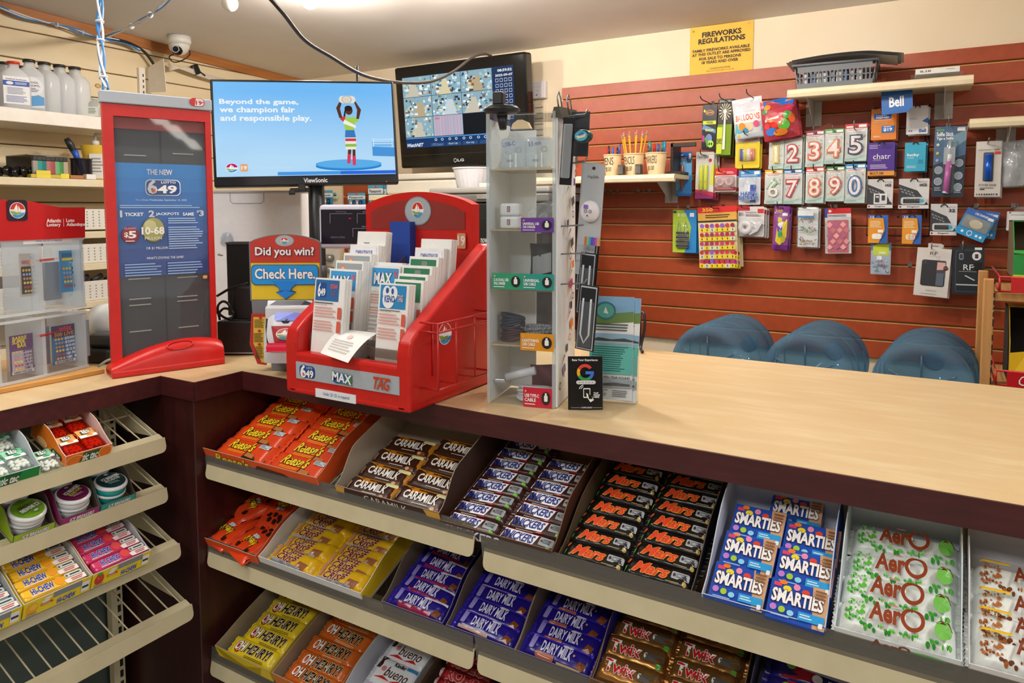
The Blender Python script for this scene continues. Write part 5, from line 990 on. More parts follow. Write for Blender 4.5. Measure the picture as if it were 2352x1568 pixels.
b = MB(); b.ext([(-.05, 0), (w, 0), (w, .085), (w*.86, .1), (w*.82, .075), (w*.74, .05), (-.05, .05)], 0, .002, ac, lambda u, v, hh: (u, -.024-hh, v)); b.box((-.05, -.024, 0), (w, .0, .002), ac); b.box((w-.002, -.024, 0), (w, 0, .095), ac); b.box((-.05, .0, 0), (w, .002, .12), ac); tag(b.build('holder', t), 'clear plastic holder')
q0, q1 = loc(M, 1352, 912, -.012), loc(M, 1440, 682, -.012); lw, lh = .088, q1.z-.003
for k in range(2):
    b = MB(); b.box((0, 0, 0), (lw, .002, lh), mt('eceef0', .4))
    b.deco('r 0 .82 1 1 7fb0d8;p 0 .72 1 .76 1 .86 .6 .84 .3 .87 0 .83 6a8a4a;e .35 .86 .24 .09 3a7a86;e .35 .86 .2 .07 5fb0a8;p .35 .9 .3 .84 .42 .83 e8f0f0;l .05 .66 .95 .74 3 4a5a5a;r 0 .54 1 .64 8fb4d0;p 0 .57 .2 .6 .5 .585 .8 .6 1 .58 1 .565 0 .565 3a4a44;r 0 .56 1 .565 c9d4da;r 0 .25 1 .53 5fb8b0;l .06 .27 .92 .52 12 2a6a68;r 0 .12 1 .2 9fa8b0;t .3 .205 .95 .23 2a3a40 b OPEN YEAR ROUND;p .2 .15 .6 .17 .95 .16 .95 .14 .3 .135 4a4a48;l .05 .03 .45 .1 4 666;l .55 .03 .95 .1 4 666', Ff(0), lw, lh, .45)
    o = b.build('leaflet', None, M @ at(q0.x+.008*k, -.012+.005*k, .003, 0, 0, rad(1.5*k))); tag(o, 'teal and white leaflet in the clear holder, %s' % ('front' if k == 0 else 'behind the front one'), 'leaflet', 'tourist leaflets')
P = onZ(1462, 800, 1.001); b = MB(); b.box((-.04, 0, 0), (.0, .04, .11), mt('1c1e22', .4), .004); b.deco('r .2 .7 .8 .92 c9d0d4', lambda u, v, hh: (u-.04, -hh, v), .04, .11, .4)
b.tube(bez([(-.01, .02, .1), (.02, .0, .1), (.026, -.01, .06), (.02, -.02, .01), (.04, -.06, .005)], 5), .004, mt('151517', .4), 7)
tag(b.build('card_reader', None, Matrix.Translation(P)), 'small black device with a thick black cable behind the leaflets', 'card reader')
# ================================================================ goods on the slatwall
YP = 3.13
HB = mt('2c2a28', .4, .4); HS = mt('8c8c88', .35, .7)
def hook(px, py, Y=3.07, lab='', dark=True):       # peg hook whose lip is seen at (px, py)
    P = onY(px, py, Y); zb = SLOT+.0762*round((P.z-.02-SLOT)/.0762)+.004
    t = thing('peg_hook', lab, 'hook', at(P.x, YB-.022, zb), 'slatwall peg hooks'); m_ = HB if dark else HS
    b = MB(); d = P.y-(YB-.022); b.tube([(0, 0, 0), (0, d*.85, 0), (0, d*.97, .006), (0, d, max(.012, P.z-zb))], .0022, m_, 6); b.build('prong', t)
    b = MB(); b.box((-.007, -.002, -.004), (.007, 0, .016), m_); b.build('back_clip', t)
    return t
def pos(x0, y0, x1, y1, Y=YP):
    xm, ym = (x0+x1)/2, (y0+y1)/2; a, c = onY(x0, ym, Y), onY(x1, ym, Y); return (a.x+c.x)/2, c.x-a.x, onY(xm, y1, Y).z, onY(xm, y0, Y).z-onY(xm, y1, Y).z
def card(b, w, h, col, ops='', t=.0015, r=.35, rd=.06): 
    n = 4; q = w*rd; pts = []
    for cx, cz, st in ((w/2-q, q, -90), (w/2-q, h-q, 0), (-w/2+q, h-q, 90), (-w/2+q, q, 180)): pts += [(cx+q*math.cos(rad(st+i*30)), cz+q*math.sin(rad(st+i*30))) for i in range(n)]
    b.ext(pts, 0, t, mt(col, r), lambda u, v, hh: (u, hh, v))
    if ops: b.deco(ops, Ff(w), w, h, r)
    return b
CL = lambda: clear('fafcfd', .04, .06, 1.42, 'f4f8fa')
def dome(b, x0, z0, x1, z1, d, y=-.0006, m=None, rr=.2):          # clear blister dome
    n = 4; q = min(x1-x0, z1-z0)*rr
    def ring(k, yy):
        o = []
        for cx, cz, st in ((x1-q, z0+q, -90), (x1-q, z1-q, 0), (x0+q, z1-q, 90), (x0+q, z0+q, 180)): o += [(cx+(q-k)*math.cos(rad(st+i*30)), yy, cz+(q-k)*math.sin(rad(st+i*30))) for i in range(n)]
        return o
    k = min(d*.35, q*.9); R0, R1, R2 = ring(-.0, y), ring(k*.4, y-d*.7), ring(k, y-d); N_ = len(R0)
    b.add(R0+R1+R2, [(i, (i+1) % N_, N_+(i+1) % N_, N_+i) for i in range(N_)]+[(N_+i, N_+(i+1) % N_, 2*N_+(i+1) % N_, 2*N_+i) for i in range(N_)]+[tuple(range(2*N_, 3*N_))], m or CL(), True)
    return b
def product(nm, lab, cat, rect, parts, Y=YP, behind=0, group=None, lean=0, rz=0, blab=None):
    x, w, z, h = pos(*rect, Y); t = thing(nm, lab, cat, at(x, Y, z, rz, 0, rad(lean)), group)
    p0 = None
    for pn, fn in parts:
        b = MB(); r = fn(b, w, h); o = (r or b).build(pn, p0 if p0 and pn in ('hang_loop', 'hang_tab', 'window', 'spiral') else t); p0 = p0 or o
    for k in range(behind): copy_of(t, at(x+.006*(k+1), Y+.022*(k+1), z-.004*(k+1), rz, 0, rad(lean)), (blab or lab)+[', pack directly behind it', ', third pack back', ', rearmost pack'][k])
    return t
# --- number candles
cnd = [('1', (1766, 312, 1801, 388), 'e8d23c', '6a3a8c', 'yellow'), ('2', (1801, 306, 1843, 388), 'c02a3c', '2f7a3f', 'red'), ('3', (1850, 300, 1893, 383), 'e0603a', '9c1f4a', 'coral'), ('4', (1893, 296, 1938, 376), 'e8763c', '4aa05a', 'orange'), ('5', (1940, 284, 1992, 370), '2a2f5a', 'c8202a', 'navy'),
       ('6', (1756, 390, 1798, 468), '7ac08a', 'e8b020', 'green'), ('7', (1798, 388, 1843, 468), 'c81f3c', '2a7ac0', 'crimson'), ('8', (1850, 384, 1893, 466), 'e8703c', 'd8402c', 'salmon'), ('9', (1897, 382, 1940, 462), 'd85a3a', '3a7a3a', 'brick red'), ('0', (1940, 376, 1988, 466), '2a6ab0', '2a8ac8', 'blue')]
for k, (n, rc, c, hd, cn) in enumerate(cnd):
    def f_card(b, w, h, hd=hd, n=n): return card(b, w, h, 'd6dcd8', 'r 0 .88 1 1 %s;R .1 .8 .9 .87 .03 eef0f2;l .14 .815 .86 .86 2 a83a4a;r .06 .9 .4 .94 f0f0f0;r .62 .9 .96 .97 eef2f2;e .5 .93 .05 .025 2a2a2a;%s;p 0 0 1 0 1 .18 .7 .1 .4 .16 0 .1 b8d4d0;l .1 .02 .7 .08 2 8aa09c' % (hd, ';'.join('e %.2f %.2f .03 .02 %s' % (random.Random(i+ord(n)).uniform(.1, .9), random.Random(i*7+ord(n)).uniform(.2, .75), ['e08a8a', '8fc0a0', 'e8d080', '90b0d8'][i % 4]) for i in range(12))))
    def f_candle(b, w, h, n=n, c=c):
        vs, fs = glyphs(n, .03, 0, 5); x0 = min(v[0] for v in vs); x1 = max(v[0] for v in vs); y0 = min(v[1] for v in vs); y1 = max(v[1] for v in vs)
        for off, cc_, d0, d1 in ((.062, c, .004, .0075), (.005, 'f2e8e4', .0075, .0095)):
            vs, fs = glyphs(n, off, 0, 5); sy = h*.5/(y1-y0); sx = min(w*.62/(x1-x0), sy*1.1); n_ = len(vs)
            A = [((v[0]-(x0+x1)/2)*sx, -d1, h*.44+(v[1]-(y0+y1)/2)*sy) for v in vs]
            b.add(A, fs, mt(cc_, .35))
            ed = {}
            for f in fs:
                for i in range(len(f)):
                    e = (f[i], f[(i+1) % len(f)]); ed[e] = 1
            for a, d in [e for e in ed if (e[1], e[0]) not in ed]:
                b.add([A[a], A[d], (A[d][0], -d0, A[d][2]), (A[a][0], -d0, A[a][2])], [(0, 1, 2, 3)], mt(cc_, .35))
    product('number_candle', 'birthday candle pack, %s outlined numeral %s, hanging on the slatwall' % (cn, n), 'candle', rc, [('card', f_card), ('candle', f_candle), ('blister', lambda b, w, h: dome(b, -w*.42, h*.07, w*.42, h*.8, .013))], YP-.002*(k % 2), 1, 'number candle packs', 0, rad(-6), 'spare birthday candle pack behind numeral %s' % n)
    hook(rc[0]+(rc[2]-rc[0])*.42, rc[1]-8, 3.05, 'peg hook holding the birthday candle numeral %s' % n, n in '67890')
# --- top row: glow sticks, sparklers, balloons
def glow(b, w, h): return card(b, w, h, '17181c', 'R .02 .6 .98 .98 .1 202228;e .14 .86 .07 .03 d8d83c;o .5 .82 .3 .06 .25 c0702a;t .3 .8 .7 .84 e0b040 b GLOW;r .05 .56 .95 .64 c8d42c;t .3 .575 .75 .625 1a1c14 b STICKS;p 0 .46 .95 .36 .95 .44 .1 .56 5a8ac0;t .25 .41 .8 .47 d8d83c b Baton;p 0 .2 .2 .16 .2 .3 .05 .34 a83a8a;e .5 .25 .22 .1 6a8ac0;e .62 .13 .22 .08 a8d84a;e .55 .13 .05 .03 1a1c14;e .7 .13 .05 .03 1a1c14;p .4 .05 .5 .1 .3 .3 .2 .25 5a9a3a', .012, .25)
product('glow_stick_pack', 'black glow stick pack with green alien, top left of the hung goods', 'glow sticks', (1612, 240, 1645, 344), [('pack', glow)], YP, 0, None, 1)
hook(1608, 234, 3.0, 'peg hook holding the black glow stick pack')
def spark(b, w, h):
    b.box((-w/2, 0, 0), (w/2, .025, h), mt('2a2c26', .3)); b.deco('r .02 .0 .98 .55 7a9a2a;r .02 .55 .98 .94 4a4a42;'+''.join('p .5 .78 %.3f %.3f %.3f %.3f f0ead8;' % (.5+.42*math.cos(a), .78+.16*math.sin(a), .5+.42*math.cos(a+.12), .78+.16*math.sin(a+.12)) for a in [i*.42 for i in range(15)])+'p .42 .1 .6 .1 .56 .8 .46 .8 f4f2e4;e .5 .78 .12 .04 fffbe8;r 0 .93 1 1 222;t .1 .94 .9 .98 c9c9c0 n SPARKLERS;r .02 .02 .4 .5 c8d84a;T .02 .2 .4 .3 90 3a4a1a b SPARK', Ff(w), w, h, .2); return b
product('sparkler_box', 'tall box of sparklers with burning sparkler picture', 'sparklers', (1645, 228, 1680, 356), [('box', spark)], 3.12, 2, 'sparkler boxes', 2, rad(-8))
hook(1652, 214, 3.0, 'peg hook holding the sparkler boxes')
def bag(b, w, h, ops, col, bulge=.02, wr=.003, seed=1, m=None, top=.86):
    rg = random.Random(seed); p1, p2 = rg.uniform(0, 6), rg.uniform(0, 6)
    def F(u, v, hh): a, c = u/w, v/h; bl = bulge*max(0, math.sin(PI*a))**.6*max(0, math.sin(PI*min(1, c/top)))**.6 if c < top else 0; return (u-w/2, -bl-hh-wr*(math.sin(a*9+c*5+p1)*math.cos(c*11+p2)), v)
    b.grid(lambda u, v: F(u*w, v*h, 0), 12, 14, m or mt(col, .25)); b.grid(lambda u, v: (u*w-w/2, .002, v*h), 1, 1, m or mt(col, .25)); b.deco(ops, F, w, h, .25, (8, 6), .001); return b
product('balloon_bag', 'clear and white bag of balloons, left of the two balloon bags', 'balloons', (1690, 224, 1758, 318), [('bag', lambda b, w, h: bag(b, w, h, 'r .0 .66 1 .98 d8dae4;r .05 .38 .95 .64 e4ecea;t .1 .44 .9 .6 d8604a b BALLOONS;p .0 .1 .95 .15 1 .36 .1 .4 6ab4cc;e .3 .3 .12 .1 e89a3c;e .55 .28 .12 .1 f0c8a0;e .78 .33 .1 .08 e05a8a;e .4 .2 .1 .06 4a9ac0;r .05 .02 .95 .12 c0ccd4;e .15 .08 .05 .04 e0c040', 'cfd6dc', .02))], 3.1, 0, None, -6)
hook(1714, 204, 2.96, 'long peg hook holding the clear balloon bag')
product('balloon_bag', 'bright multicoloured bag of balloons with blue header, right of the two', 'balloons', (1757, 225, 1840, 318), [('bag', lambda b, w, h: bag(b, w, h, 'p .1 .7 .9 .78 .98 .95 .6 1 .1 .98 1f6ac0;p .1 .66 .95 .72 .95 .78 .1 .72 d83a6a;e .2 .82 .1 .07 e8963c;e .12 .72 .08 .06 4a9a5a;e .4 .4 .2 .12 d8342c;e .62 .32 .16 .14 58b03c;e .55 .52 .2 .1 c83a3a;e .25 .2 .16 .1 3a7ad0;e .3 .5 .14 .07 e06a2c;e .75 .55 .12 .1 3f9f4a;e .5 .15 .2 .08 e8862c;e .85 .45 .08 .12 e86a2c;e .15 .35 .08 .08 e04a4a;p .1 .45 .5 .5 .52 .56 .12 .52 e8e0e4;e .8 .68 .1 .05 c8305a', 'b03a48', .03, .004, 3))], 3.09, 1, None, -8, 0, 'multicoloured balloon bag tucked behind the blue headed one')
# --- candles, highlighters, tape row
def ccard(b, w, h): return card(b, w, h, 'e8cf2a', 'r 0 .78 1 1 d9d4da;t .12 .84 .92 .95 c8506a b 1CANDLES;l .1 .79 .9 .83 1 e0a080;R .1 .1 .9 .7 .06 e0c41c', .002, .35)
def crow(b, w, h):
    for i in range(12): x = -w*.28+w*.56*i/11; b.tube([(x, -.006, h*.22), (x, -.006, h*.58)], w*.024, mt(['3a5ab0', '3a5ab0', '6a8ad0', 'e8dc70', 'e8dc70', 'e8dc70', 'eee8ec', 'eee8ec', 'f0c0b8', 'e8806a', 'e8806a', 'e89080'][i], .4), 6)
product('candle_pack', 'yellow card of striped thin birthday candles', 'candles', (1689, 310, 1745, 386), [('card', ccard), ('candles', crow), ('blister', lambda b, w, h: dome(b, -w*.36, h*.16, w*.36, h*.64, .012))], YP, 1, None, 0, 0, 'yellow card of thin birthday candles')
hook(1708, 300, 3.02, 'peg hook holding the yellow candle card')
def bpen(b, w, h):
    card(b, w, h, '2f86d0', 'r 0 .8 1 1 1f5fae;p 0 .1 .5 .3 1 .5 1 .8 0 .8 6ab4e8;t .08 .9 .45 .96 f0f4f8 bi Pilot;l .1 .8 .7 .88 2 f0f4f8;r .8 .84 .95 .96 eef0f2;l .04 .3 .2 .7 6 d8e8f4;r .02 .0 .98 .05 1f5fae;r .7 .75 .95 .82 20405a')
def penbody(b, w, h): b.lathe([(.001, h*.1), (w*.08, h*.2), (w*.17, h*.4), (w*.16, h*.55), (w*.08, h*.7), (.001, h*.74)], mt('8a4a44', .2), 14, lambda x, y, z: (x-w*.08, y*.6-.008, z))
product('correction_pen', 'blue card holding a maroon correction pen', 'pen', (1553, 349, 1589, 450), [('card', bpen), ('pen', penbody), ('blister', lambda b, w, h: dome(b, -w*.32, h*.07, w*.18, h*.78, .014))], YP)
hook(1560, 344, 3.05, 'peg hook holding the blue correction pen card')
def hicard(b, w, h): card(b, w, h, 'dcdcd8', 'p 0 0 1 0 1 .06 .5 .1 0 .14 8a2a6a;p 0 .14 .5 .1 1 .06 1 .14 0 .2 c8304a;t .04 .84 .7 .95 333a3a i Papermate;e .8 .82 .09 .04 c8303c;p .8 .3 1 .3 1 .7 .9 .8 d8d83c;r 0 .94 1 1 b8bcb8')
def hilite(b, w, h):
    for x in (-w*.16, w*.1): b.lathe([(.004, h*.18), (.0085, h*.2), (.0085, h*.64), (.007, h*.68), (.006, h*.72), (.001, h*.725)], mt('dfe61c', .35), 14, lambda p, q, r, x=x: (x+p, q-.008, r)); b.deco('T .3 .3 .7 .5 90 5a6a1a n highlighter', lambda u, v, hh, x=x: (x-.004+u*.3, -.0167-hh, h*.2+v*.8), .025, h*.5, .4)
product('highlighter_pack', 'card of two yellow highlighters with purple foot', 'highlighters', (1597, 349, 1638, 456), [('card', hicard), ('highlighters', hilite), ('blister', lambda b, w, h: dome(b, -w*.34, h*.12, w*.3, h*.78, .018))], YP, 2, 'highlighter packs', 1, 0, 'card of two yellow highlighters')
hook(1608, 343, 3.03, 'peg hook holding the highlighter cards')
def tapecard(b, w, h): card(b, w, h, 'd8dadc', 'r 0 .7 1 1 c81f34;t .06 .78 .5 .88 e8c040 b Scotch;l .55 .76 .9 .86 2 f0d8dc;r 0 .05 1 .2 9c1a24;l .05 .08 .9 .18 2 e8d0d0;R .05 .2 .95 .66 .1 d0d4d8')
def taper(b, w, h):
    for x in (-w*.22, w*.2): b.lathe([(w*.1, 0), (w*.1, .012), (w*.19, .012), (w*.19, 0)], mt('e4e8ea', .3), 20, lambda p, q, r, x=x: (x+p, -r-.001, h*.42+q), False); b.lathe([(.001, .0125), (w*.095, .0125)], mt('c0c6ca', .4), 16, lambda p, q, r, x=x: (x+p, -r, h*.42+q), False)
product('tape_pack', 'red and grey card of two clear tape rolls', 'tape', (1641, 386, 1692, 440), [('card', tapecard), ('tape_rolls', taper), ('blister', lambda b, w, h: dome(b, -w*.46, h*.06, w*.46, h*.68, .018, m=clear('f0e0e0', .15, .06, 1.45, 'e8c8c8')))], YP, 3, 'red card tape packs', 0, rad(-6), 'red and grey card of two clear tape rolls')
hook(1650, 380, 3.02, 'peg hook holding the red tape cards')
def hbcard(b, w, h): card(b, w, h, 'cfd8e4', 'r 0 .8 1 1 2a86cc;t .08 .9 .25 .97 f0f4f8 b 20;l .1 .82 .9 .88 2 d8e8f4;r .7 .88 .95 .97 eef2f6')
def hbcake(b, w, h):
    for i in range(8): x = -w*.18+w*.44*i/7; b.tube([(x, -.006, h*.08), (x, -.006, h*.58)], w*.032, mt('e8ecf4' if i < 4 else '1f4fae', .4), 6)
    b.deco('t .12 .26 .88 .38 1f5ab8 x/e8eef8 HAPPY;t .05 .14 .95 .26 1f5ab8 x/e8eef8 BIRTHDAY', lambda u, v, hh: (u-w/2, -.0118-hh, v), w, h, .4)
product('candle_pack', 'blue headed pack of happy birthday candles', 'candles', (1697, 391, 1747, 470), [('card', hbcard), ('candles', hbcake), ('blister', lambda b, w, h: dome(b, -w*.44, h*.05, w*.44, h*.78, .016))], YP)
hook(1705, 378, 3.02, 'peg hook holding the happy birthday candles')
# --- lower left rows
def clipcard(b, w, h): card(b, w, h, '2a86cc', 'p 0 0 .5 0 .72 .3 .78 .6 .6 .85 .45 1 0 1 a8c83c;e .08 .95 .08 .03 1f5a3a;t .2 .84 .3 .92 eef4e0 b 8;l .33 .84 .6 .92 3 e8f0d0;r .72 .84 .9 .93 eef0f0')
def clips(b, w, h):
    for k, z in enumerate((.14, .24, .34, .44)):
        b.box((-w*.32, -.012, h*z), (w*.2, -.002, h*(z+.055)), mt('202224', .25), .002); b.box((-w*.32, -.0125, h*(z-.015)), (w*.2, -.002, h*z), mt('8a8c8c', .3, .6))
    for x in (-w*.2, w*.08): b.tube([(x-.008, -.006, h*.5), (x-.005, -.006, h*.68), (x, -.006, h*.72), (x+.005, -.006, h*.68), (x+.008, -.006, h*.5)], .0012, mt('c0c4c4', .25, .9), 6)
product('binder_clip_pack', 'green and blue card of black binder clips', 'binder clips', (1544, 482, 1601, 580), [('card', clipcard), ('clips', clips), ('blister', lambda b, w, h: dome(b, -w*.38, h*.1, w*.3, h*.76, .018))], YP, 1, None, 0, rad(-8), 'green and blue card of binder clips')
hook(1556, 476, 3.04, 'peg hook holding the binder clip cards', False)
def stick(b, w, h):
    o = 'r 0 .77 1 1 e0b050;r 0 .9 1 1 d8282c;t .12 .92 .4 .98 f0d040 b 350;l .2 .8 .9 .87 2 4a3018;r .0 .74 1 .77 333'; rg = random.Random(8)
    for j in range(5):
        for i in range(7):
            c = rg.choice(['c02a4a', '8a5ad0', 'b83a7a', 'a02a5a', 'c8384a']); x, y = .1+.133*i, .68-.15*j
            o += ';r %.3f %.3f %.3f %.3f %s;e %.3f %.3f .052 .035 %s;r %.3f %.3f %.3f %.3f %s' % (x-.066, y-.105, x+.066, y-.042, rg.choice(['e8d22c', 'e8d22c', 'd8dcc0']), x, y, c, x-.01, y-.09, x+.015, y-.055, '3a3a2a')
    return card(b, w, h, 'e4d8a8', o, .002, .4, .01)
product('sticker_pack', 'pack of yellow and purple round price stickers with red header', 'stickers', (1608, 474, 1697, 610), [('pack', stick)], YP-.01, 2, 'price sticker packs', -3, 0, 'pack of round price stickers')
hook(1632, 466, 2.99, 'peg hook holding the price sticker packs')
def trcard(b, w, h): card(b, w, h, 'd8d6d8', 'r 0 .86 .45 1 c83040;r .75 .78 .98 .92 c83a3a;v .04 .68 .22 .8 6 444;l .3 .66 .95 .74 2 666;t .28 .76 .72 .83 3a3a3a n Transparent')
def trtape(b, w, h):
    b.lathe([(w*.06, 0), (w*.06, .02), (w*.26, .02), (w*.28, .01), (w*.28, 0)], mt('dedcdf', .25), 24, lambda p, q, r: (-w*.16+p, -r-.002, h*.3+q), False); b.lathe([(.001, .018), (w*.07, .018)], mt('8a8084', .4), 16, lambda p, q, r: (-w*.16+p, -r, h*.3+q), False)
    b.lathe([(w*.1, .0205), (w*.22, .0205)], mt('c8404a', .3), 24, lambda p, q, r: (-w*.16+p, -r, h*.3+q), False); b.ext([(.0, h*.05), (w*.3, h*.18), (w*.46, h*.42), (w*.4, h*.44), (w*.2, h*.26), (-.005, h*.22)], 0, .016, mt('d4d2d6', .25), lambda u, v, hh: (u, -hh-.002, v))
product('tape_pack', 'white card holding a transparent tape dispenser', 'tape', (1694, 474, 1756, 543), [('card', trcard), ('dispenser', trtape), ('blister', lambda b, w, h: dome(b, -w*.48, h*.0, w*.48, h*.62, .024))], YP, 2, 'white card tape packs', 0, rad(-6), 'white card holding a transparent tape dispenser')
hook(1702, 470, 3.0, 'peg hook holding the transparent tape cards')
def toybag(b, w, h): return bag(b, w, h, 'r 0 .8 1 1 7a3a8a;t .1 .86 .55 .93 e8c83c b Scotch;r .55 .78 .9 .84 e0e0e8;p .2 .2 .5 .1 .9 .3 .9 .7 .3 .75 d8c83c;e .45 .5 .16 .12 6a4ab0;e .5 .36 .15 .08 3aa06a;p .3 .6 .7 .65 .5 .4 e8e8f0;r 0 0 1 .12 6a2a7a;e .7 .25 .14 .08 b8b03c', '8a4a92', .01, .002, 5)
product('glue_stick_bag', 'narrow purple and yellow bag of glue sticks', 'glue sticks', (1774, 473, 1810, 574), [('bag', toybag)], YP, 1, None, 2, 0, 'narrow purple and yellow bag')
hook(1785, 463, 3.0, 'peg hook holding the purple glue stick bags')
def pincase(b, w, h):
    b.box((-w/2, -.012, 0), (w/2, .012, h), clear('f8fafb', .06, .06, 1.42, 'f0f4f6'), .008, 3)
def pins(b, w, h):
    b.box((-w*.46, .006, h*.03), (w*.46, .008, h*.97), mt('dfe3e4', .5))
    b.box((-w*.42, -.0128, h*.74), (w*.3, -.012, h*.9), mt('e4eaf0', .4)); b.box((-w*.42, -.0129, h*.74), (w*.3, -.0121, h*.78), mt('3a8ac8', .4)); rg = random.Random(5)
    for i in range(60):
        z = rg.choice([.13, .42, .44, .17, .64]); x = rg.uniform(-.36, .36)*w; zz = h*(z+rg.uniform(-.07, .07)); a = rg.uniform(0, 3); b.tube([(x, -.008, zz), (x+.01*math.cos(a), -.009, zz+.008*math.sin(a))], .0014, mt(rg.choice(['e8863c', '8a3a8a', '3a8ac8', '5fb04a', 'e8c83c', 'c84a3a', '222']), .4), 5)
product('office_pin_case', 'rounded clear case of pins, tacks and paper clips', 'pins', (1829, 474, 1881, 570), [('case', pincase), ('pins_and_clips', pins)], YP, 1, None, 0, rad(-8), 'rounded clear case of pins and clips')
hook(1842, 463, 3.0, 'peg hook holding the pin cases', False)
def note(b, w, h):
    o = 'r 0 .8 1 1 dfe2e8;r 0 .88 1 1 c82a34;r 0 .8 .1 1 2a4ab0;e .2 .94 .06 .03 f0e8e8;l .12 .81 .95 .86 2 444;R .1 .02 .9 .74 .04 b86a78;'
    for j in range(5):
        for i in range(3):
            x, y = .24+.26*i+(.13 if j % 2 else 0)-.06, .64-.125*j; o += 'p %.2f %.2f %.2f %.2f %.2f %.2f %.2f %.2f %s;' % (x, y-.065, x+.12, y, x, y+.065, x-.12, y, ['f0a8b0', 'c87a8a', 'b06a90', 'e09aa0'][(i*2+j) % 4])
    return card(b, w, h, 'c9ccd4', o, .004, .25, .02)
def coilw(b, w, h):
    for i in range(16): z = h*(.06+.042*i); b.tube([(-w*.44, .003, z), (-w*.47, -.004, z+.001), (-w*.42, -.006, z)], .0007, mt('8a8c90', .3, .8), 5)
product('notebook_pack', 'pink diamond patterned spiral notebook pack', 'notebook', (1897, 478, 1957, 582), [('pack', note), ('spiral', coilw)], YP, 0, None, -2)
hook(1908, 474, 3.04, 'peg hook holding the pink notebook pack', False)
# --- phone cards
def ph(nm, lab, rc, col, ops, Y=3.12, n=1, rz=0): product('phone_card', lab, 'prepaid card', rc, [('card', lambda b, w, h: card(b, w, h, col, ops, .003, .35, .03)), ('hang_loop', lambda b, w, h: b.tube([(w*.12*math.cos(a)-w*.0, -.004, h*.93+w*.12*math.sin(a)) for a in [i*PI/6 for i in range(7)]], .0018, HB, 6) and b)], Y, n, None, 0, rz, lab)
ph('', 'orange prepaid phone card with blue price flash', (2001, 249, 2059, 321), 'e0842c', 'R .1 .66 .8 .84 .04 1f5fb0;t .2 .68 .7 .74 f4f4f6 b PREPAID;t .2 .76 .6 .8 f4f4f6 n Freedom;r .12 .62 .8 .635 f0d8b8;p .42 .22 .9 .22 .94 .44 .42 .44 1f6fc0;t .5 .26 .84 .38 f4f6fa x $19;l .1 .08 .4 .14 2 f4e0c8;l .5 .39 .85 .43 1 e0e8f4;l .1 .48 .8 .58 3 e8b070')
ph('', 'white and grey phone card with blue arrow', (2082, 243, 2132, 308), 'dcdde2', 'p 1 .36 .72 .46 1 .58 1f5fb0;t .6 .06 .92 .18 1f5fb0 b Bell;e .15 .12 .03 .025 1f4f90;e .25 .12 .03 .025 1f4f90;l .15 .5 .5 .6 2 b8bac0')
ph('', 'purple phone card with white lettering and orange foot', (1993, 327, 2055, 403), '4a2a8c', 'r 0 0 1 .14 e09a3c;t .1 .03 .6 .11 5a3a14 b MULTI SIM;t .2 .5 .85 .66 f2f0f6 n chatr;t .2 .44 .5 .5 a89ac8 n mobile;l .1 .2 .85 .34 3 c8bce0;R .5 .82 .9 .94 .04 3a2078;l .05 .8 .45 .94 3 b8a8d8')
ph('', 'sky blue phone card', (2078, 327, 2126, 393), '35a8cc', 't .12 .5 .7 .62 eef8fa b lucky;t .12 .44 .45 .5 cfeaf2 n mobile;r .65 .26 .88 .4 2a8aac;l .1 .1 .6 .2 3 c0e4ee')
def mem(kind):
    o = 'p 0 .15 .6 .62 .5 1 0 1 c9ccce;p 0 .12 1 .12 .62 .6 .0 .82 3a3e44;'+''.join('p %.2f %.2f %.2f %.2f %.2f %.2f %.2f %.2f 8a9098;' % (.05+.12*i+.05*j, .7-.1*j-.04*i, .13+.12*i+.05*j, .66-.1*j-.04*i, .12+.12*i+.05*j, .62-.1*j-.04*i, .04+.12*i+.05*j, .66-.1*j-.04*i) for i in range(4) for j in range(2))
    o += 'r 0 0 1 .12 d8dadc;t .3 .025 .7 .09 333 b Kingston;e .07 .06 .04 .03 8a1f2a;t .68 .74 .92 .84 222 b %s;t .62 .88 .95 .92 666 n DataTraveler;T .82 .25 .98 .32 90 e8e8e8 b 64GB;' % ('32' if kind == 2 else '64GB')
    if kind == 0: o += 'R .25 .14 .78 .5 .04 e4e6e8;R .3 .2 .48 .46 .02 222428;R .56 .26 .7 .44 .02 222428;r .33 .36 .45 .42 d0d0d0;'
    else: o += 'R .08 .14 .9 .38 .08 c8ccd0;r .16 .18 .7 .33 1c2024;p .7 .18 .84 .22 .84 .3 .7 .33 3ab0c8;'
    return o
for k, (rc, lab) in enumerate((((1993, 411, 2051, 478), 'memory card blister with black and white card'), ((2064, 410, 2134, 479), 'usb stick blister with blue tipped drive, upper'), ((2137, 468, 2198, 540), 'usb stick blister lying lower, beside the white box pack'))):
    product('memory_pack', lab, 'memory card', rc, [('card', lambda b, w, h, k=k: card(b, w, h, 'd4d6d8', mem(k), .002, .3, .04)), ('blister', lambda b, w, h: dome(b, -w*.3, h*.12, w*.3, h*.42, .008)), ('hang_loop', lambda b, w, h: b.tube([(w*.12*math.cos(a), -.004, h*.9+w*.12*math.sin(a)) for a in [i*PI/6 for i in range(7)]], .0018, HB, 6) and b)], 3.11)
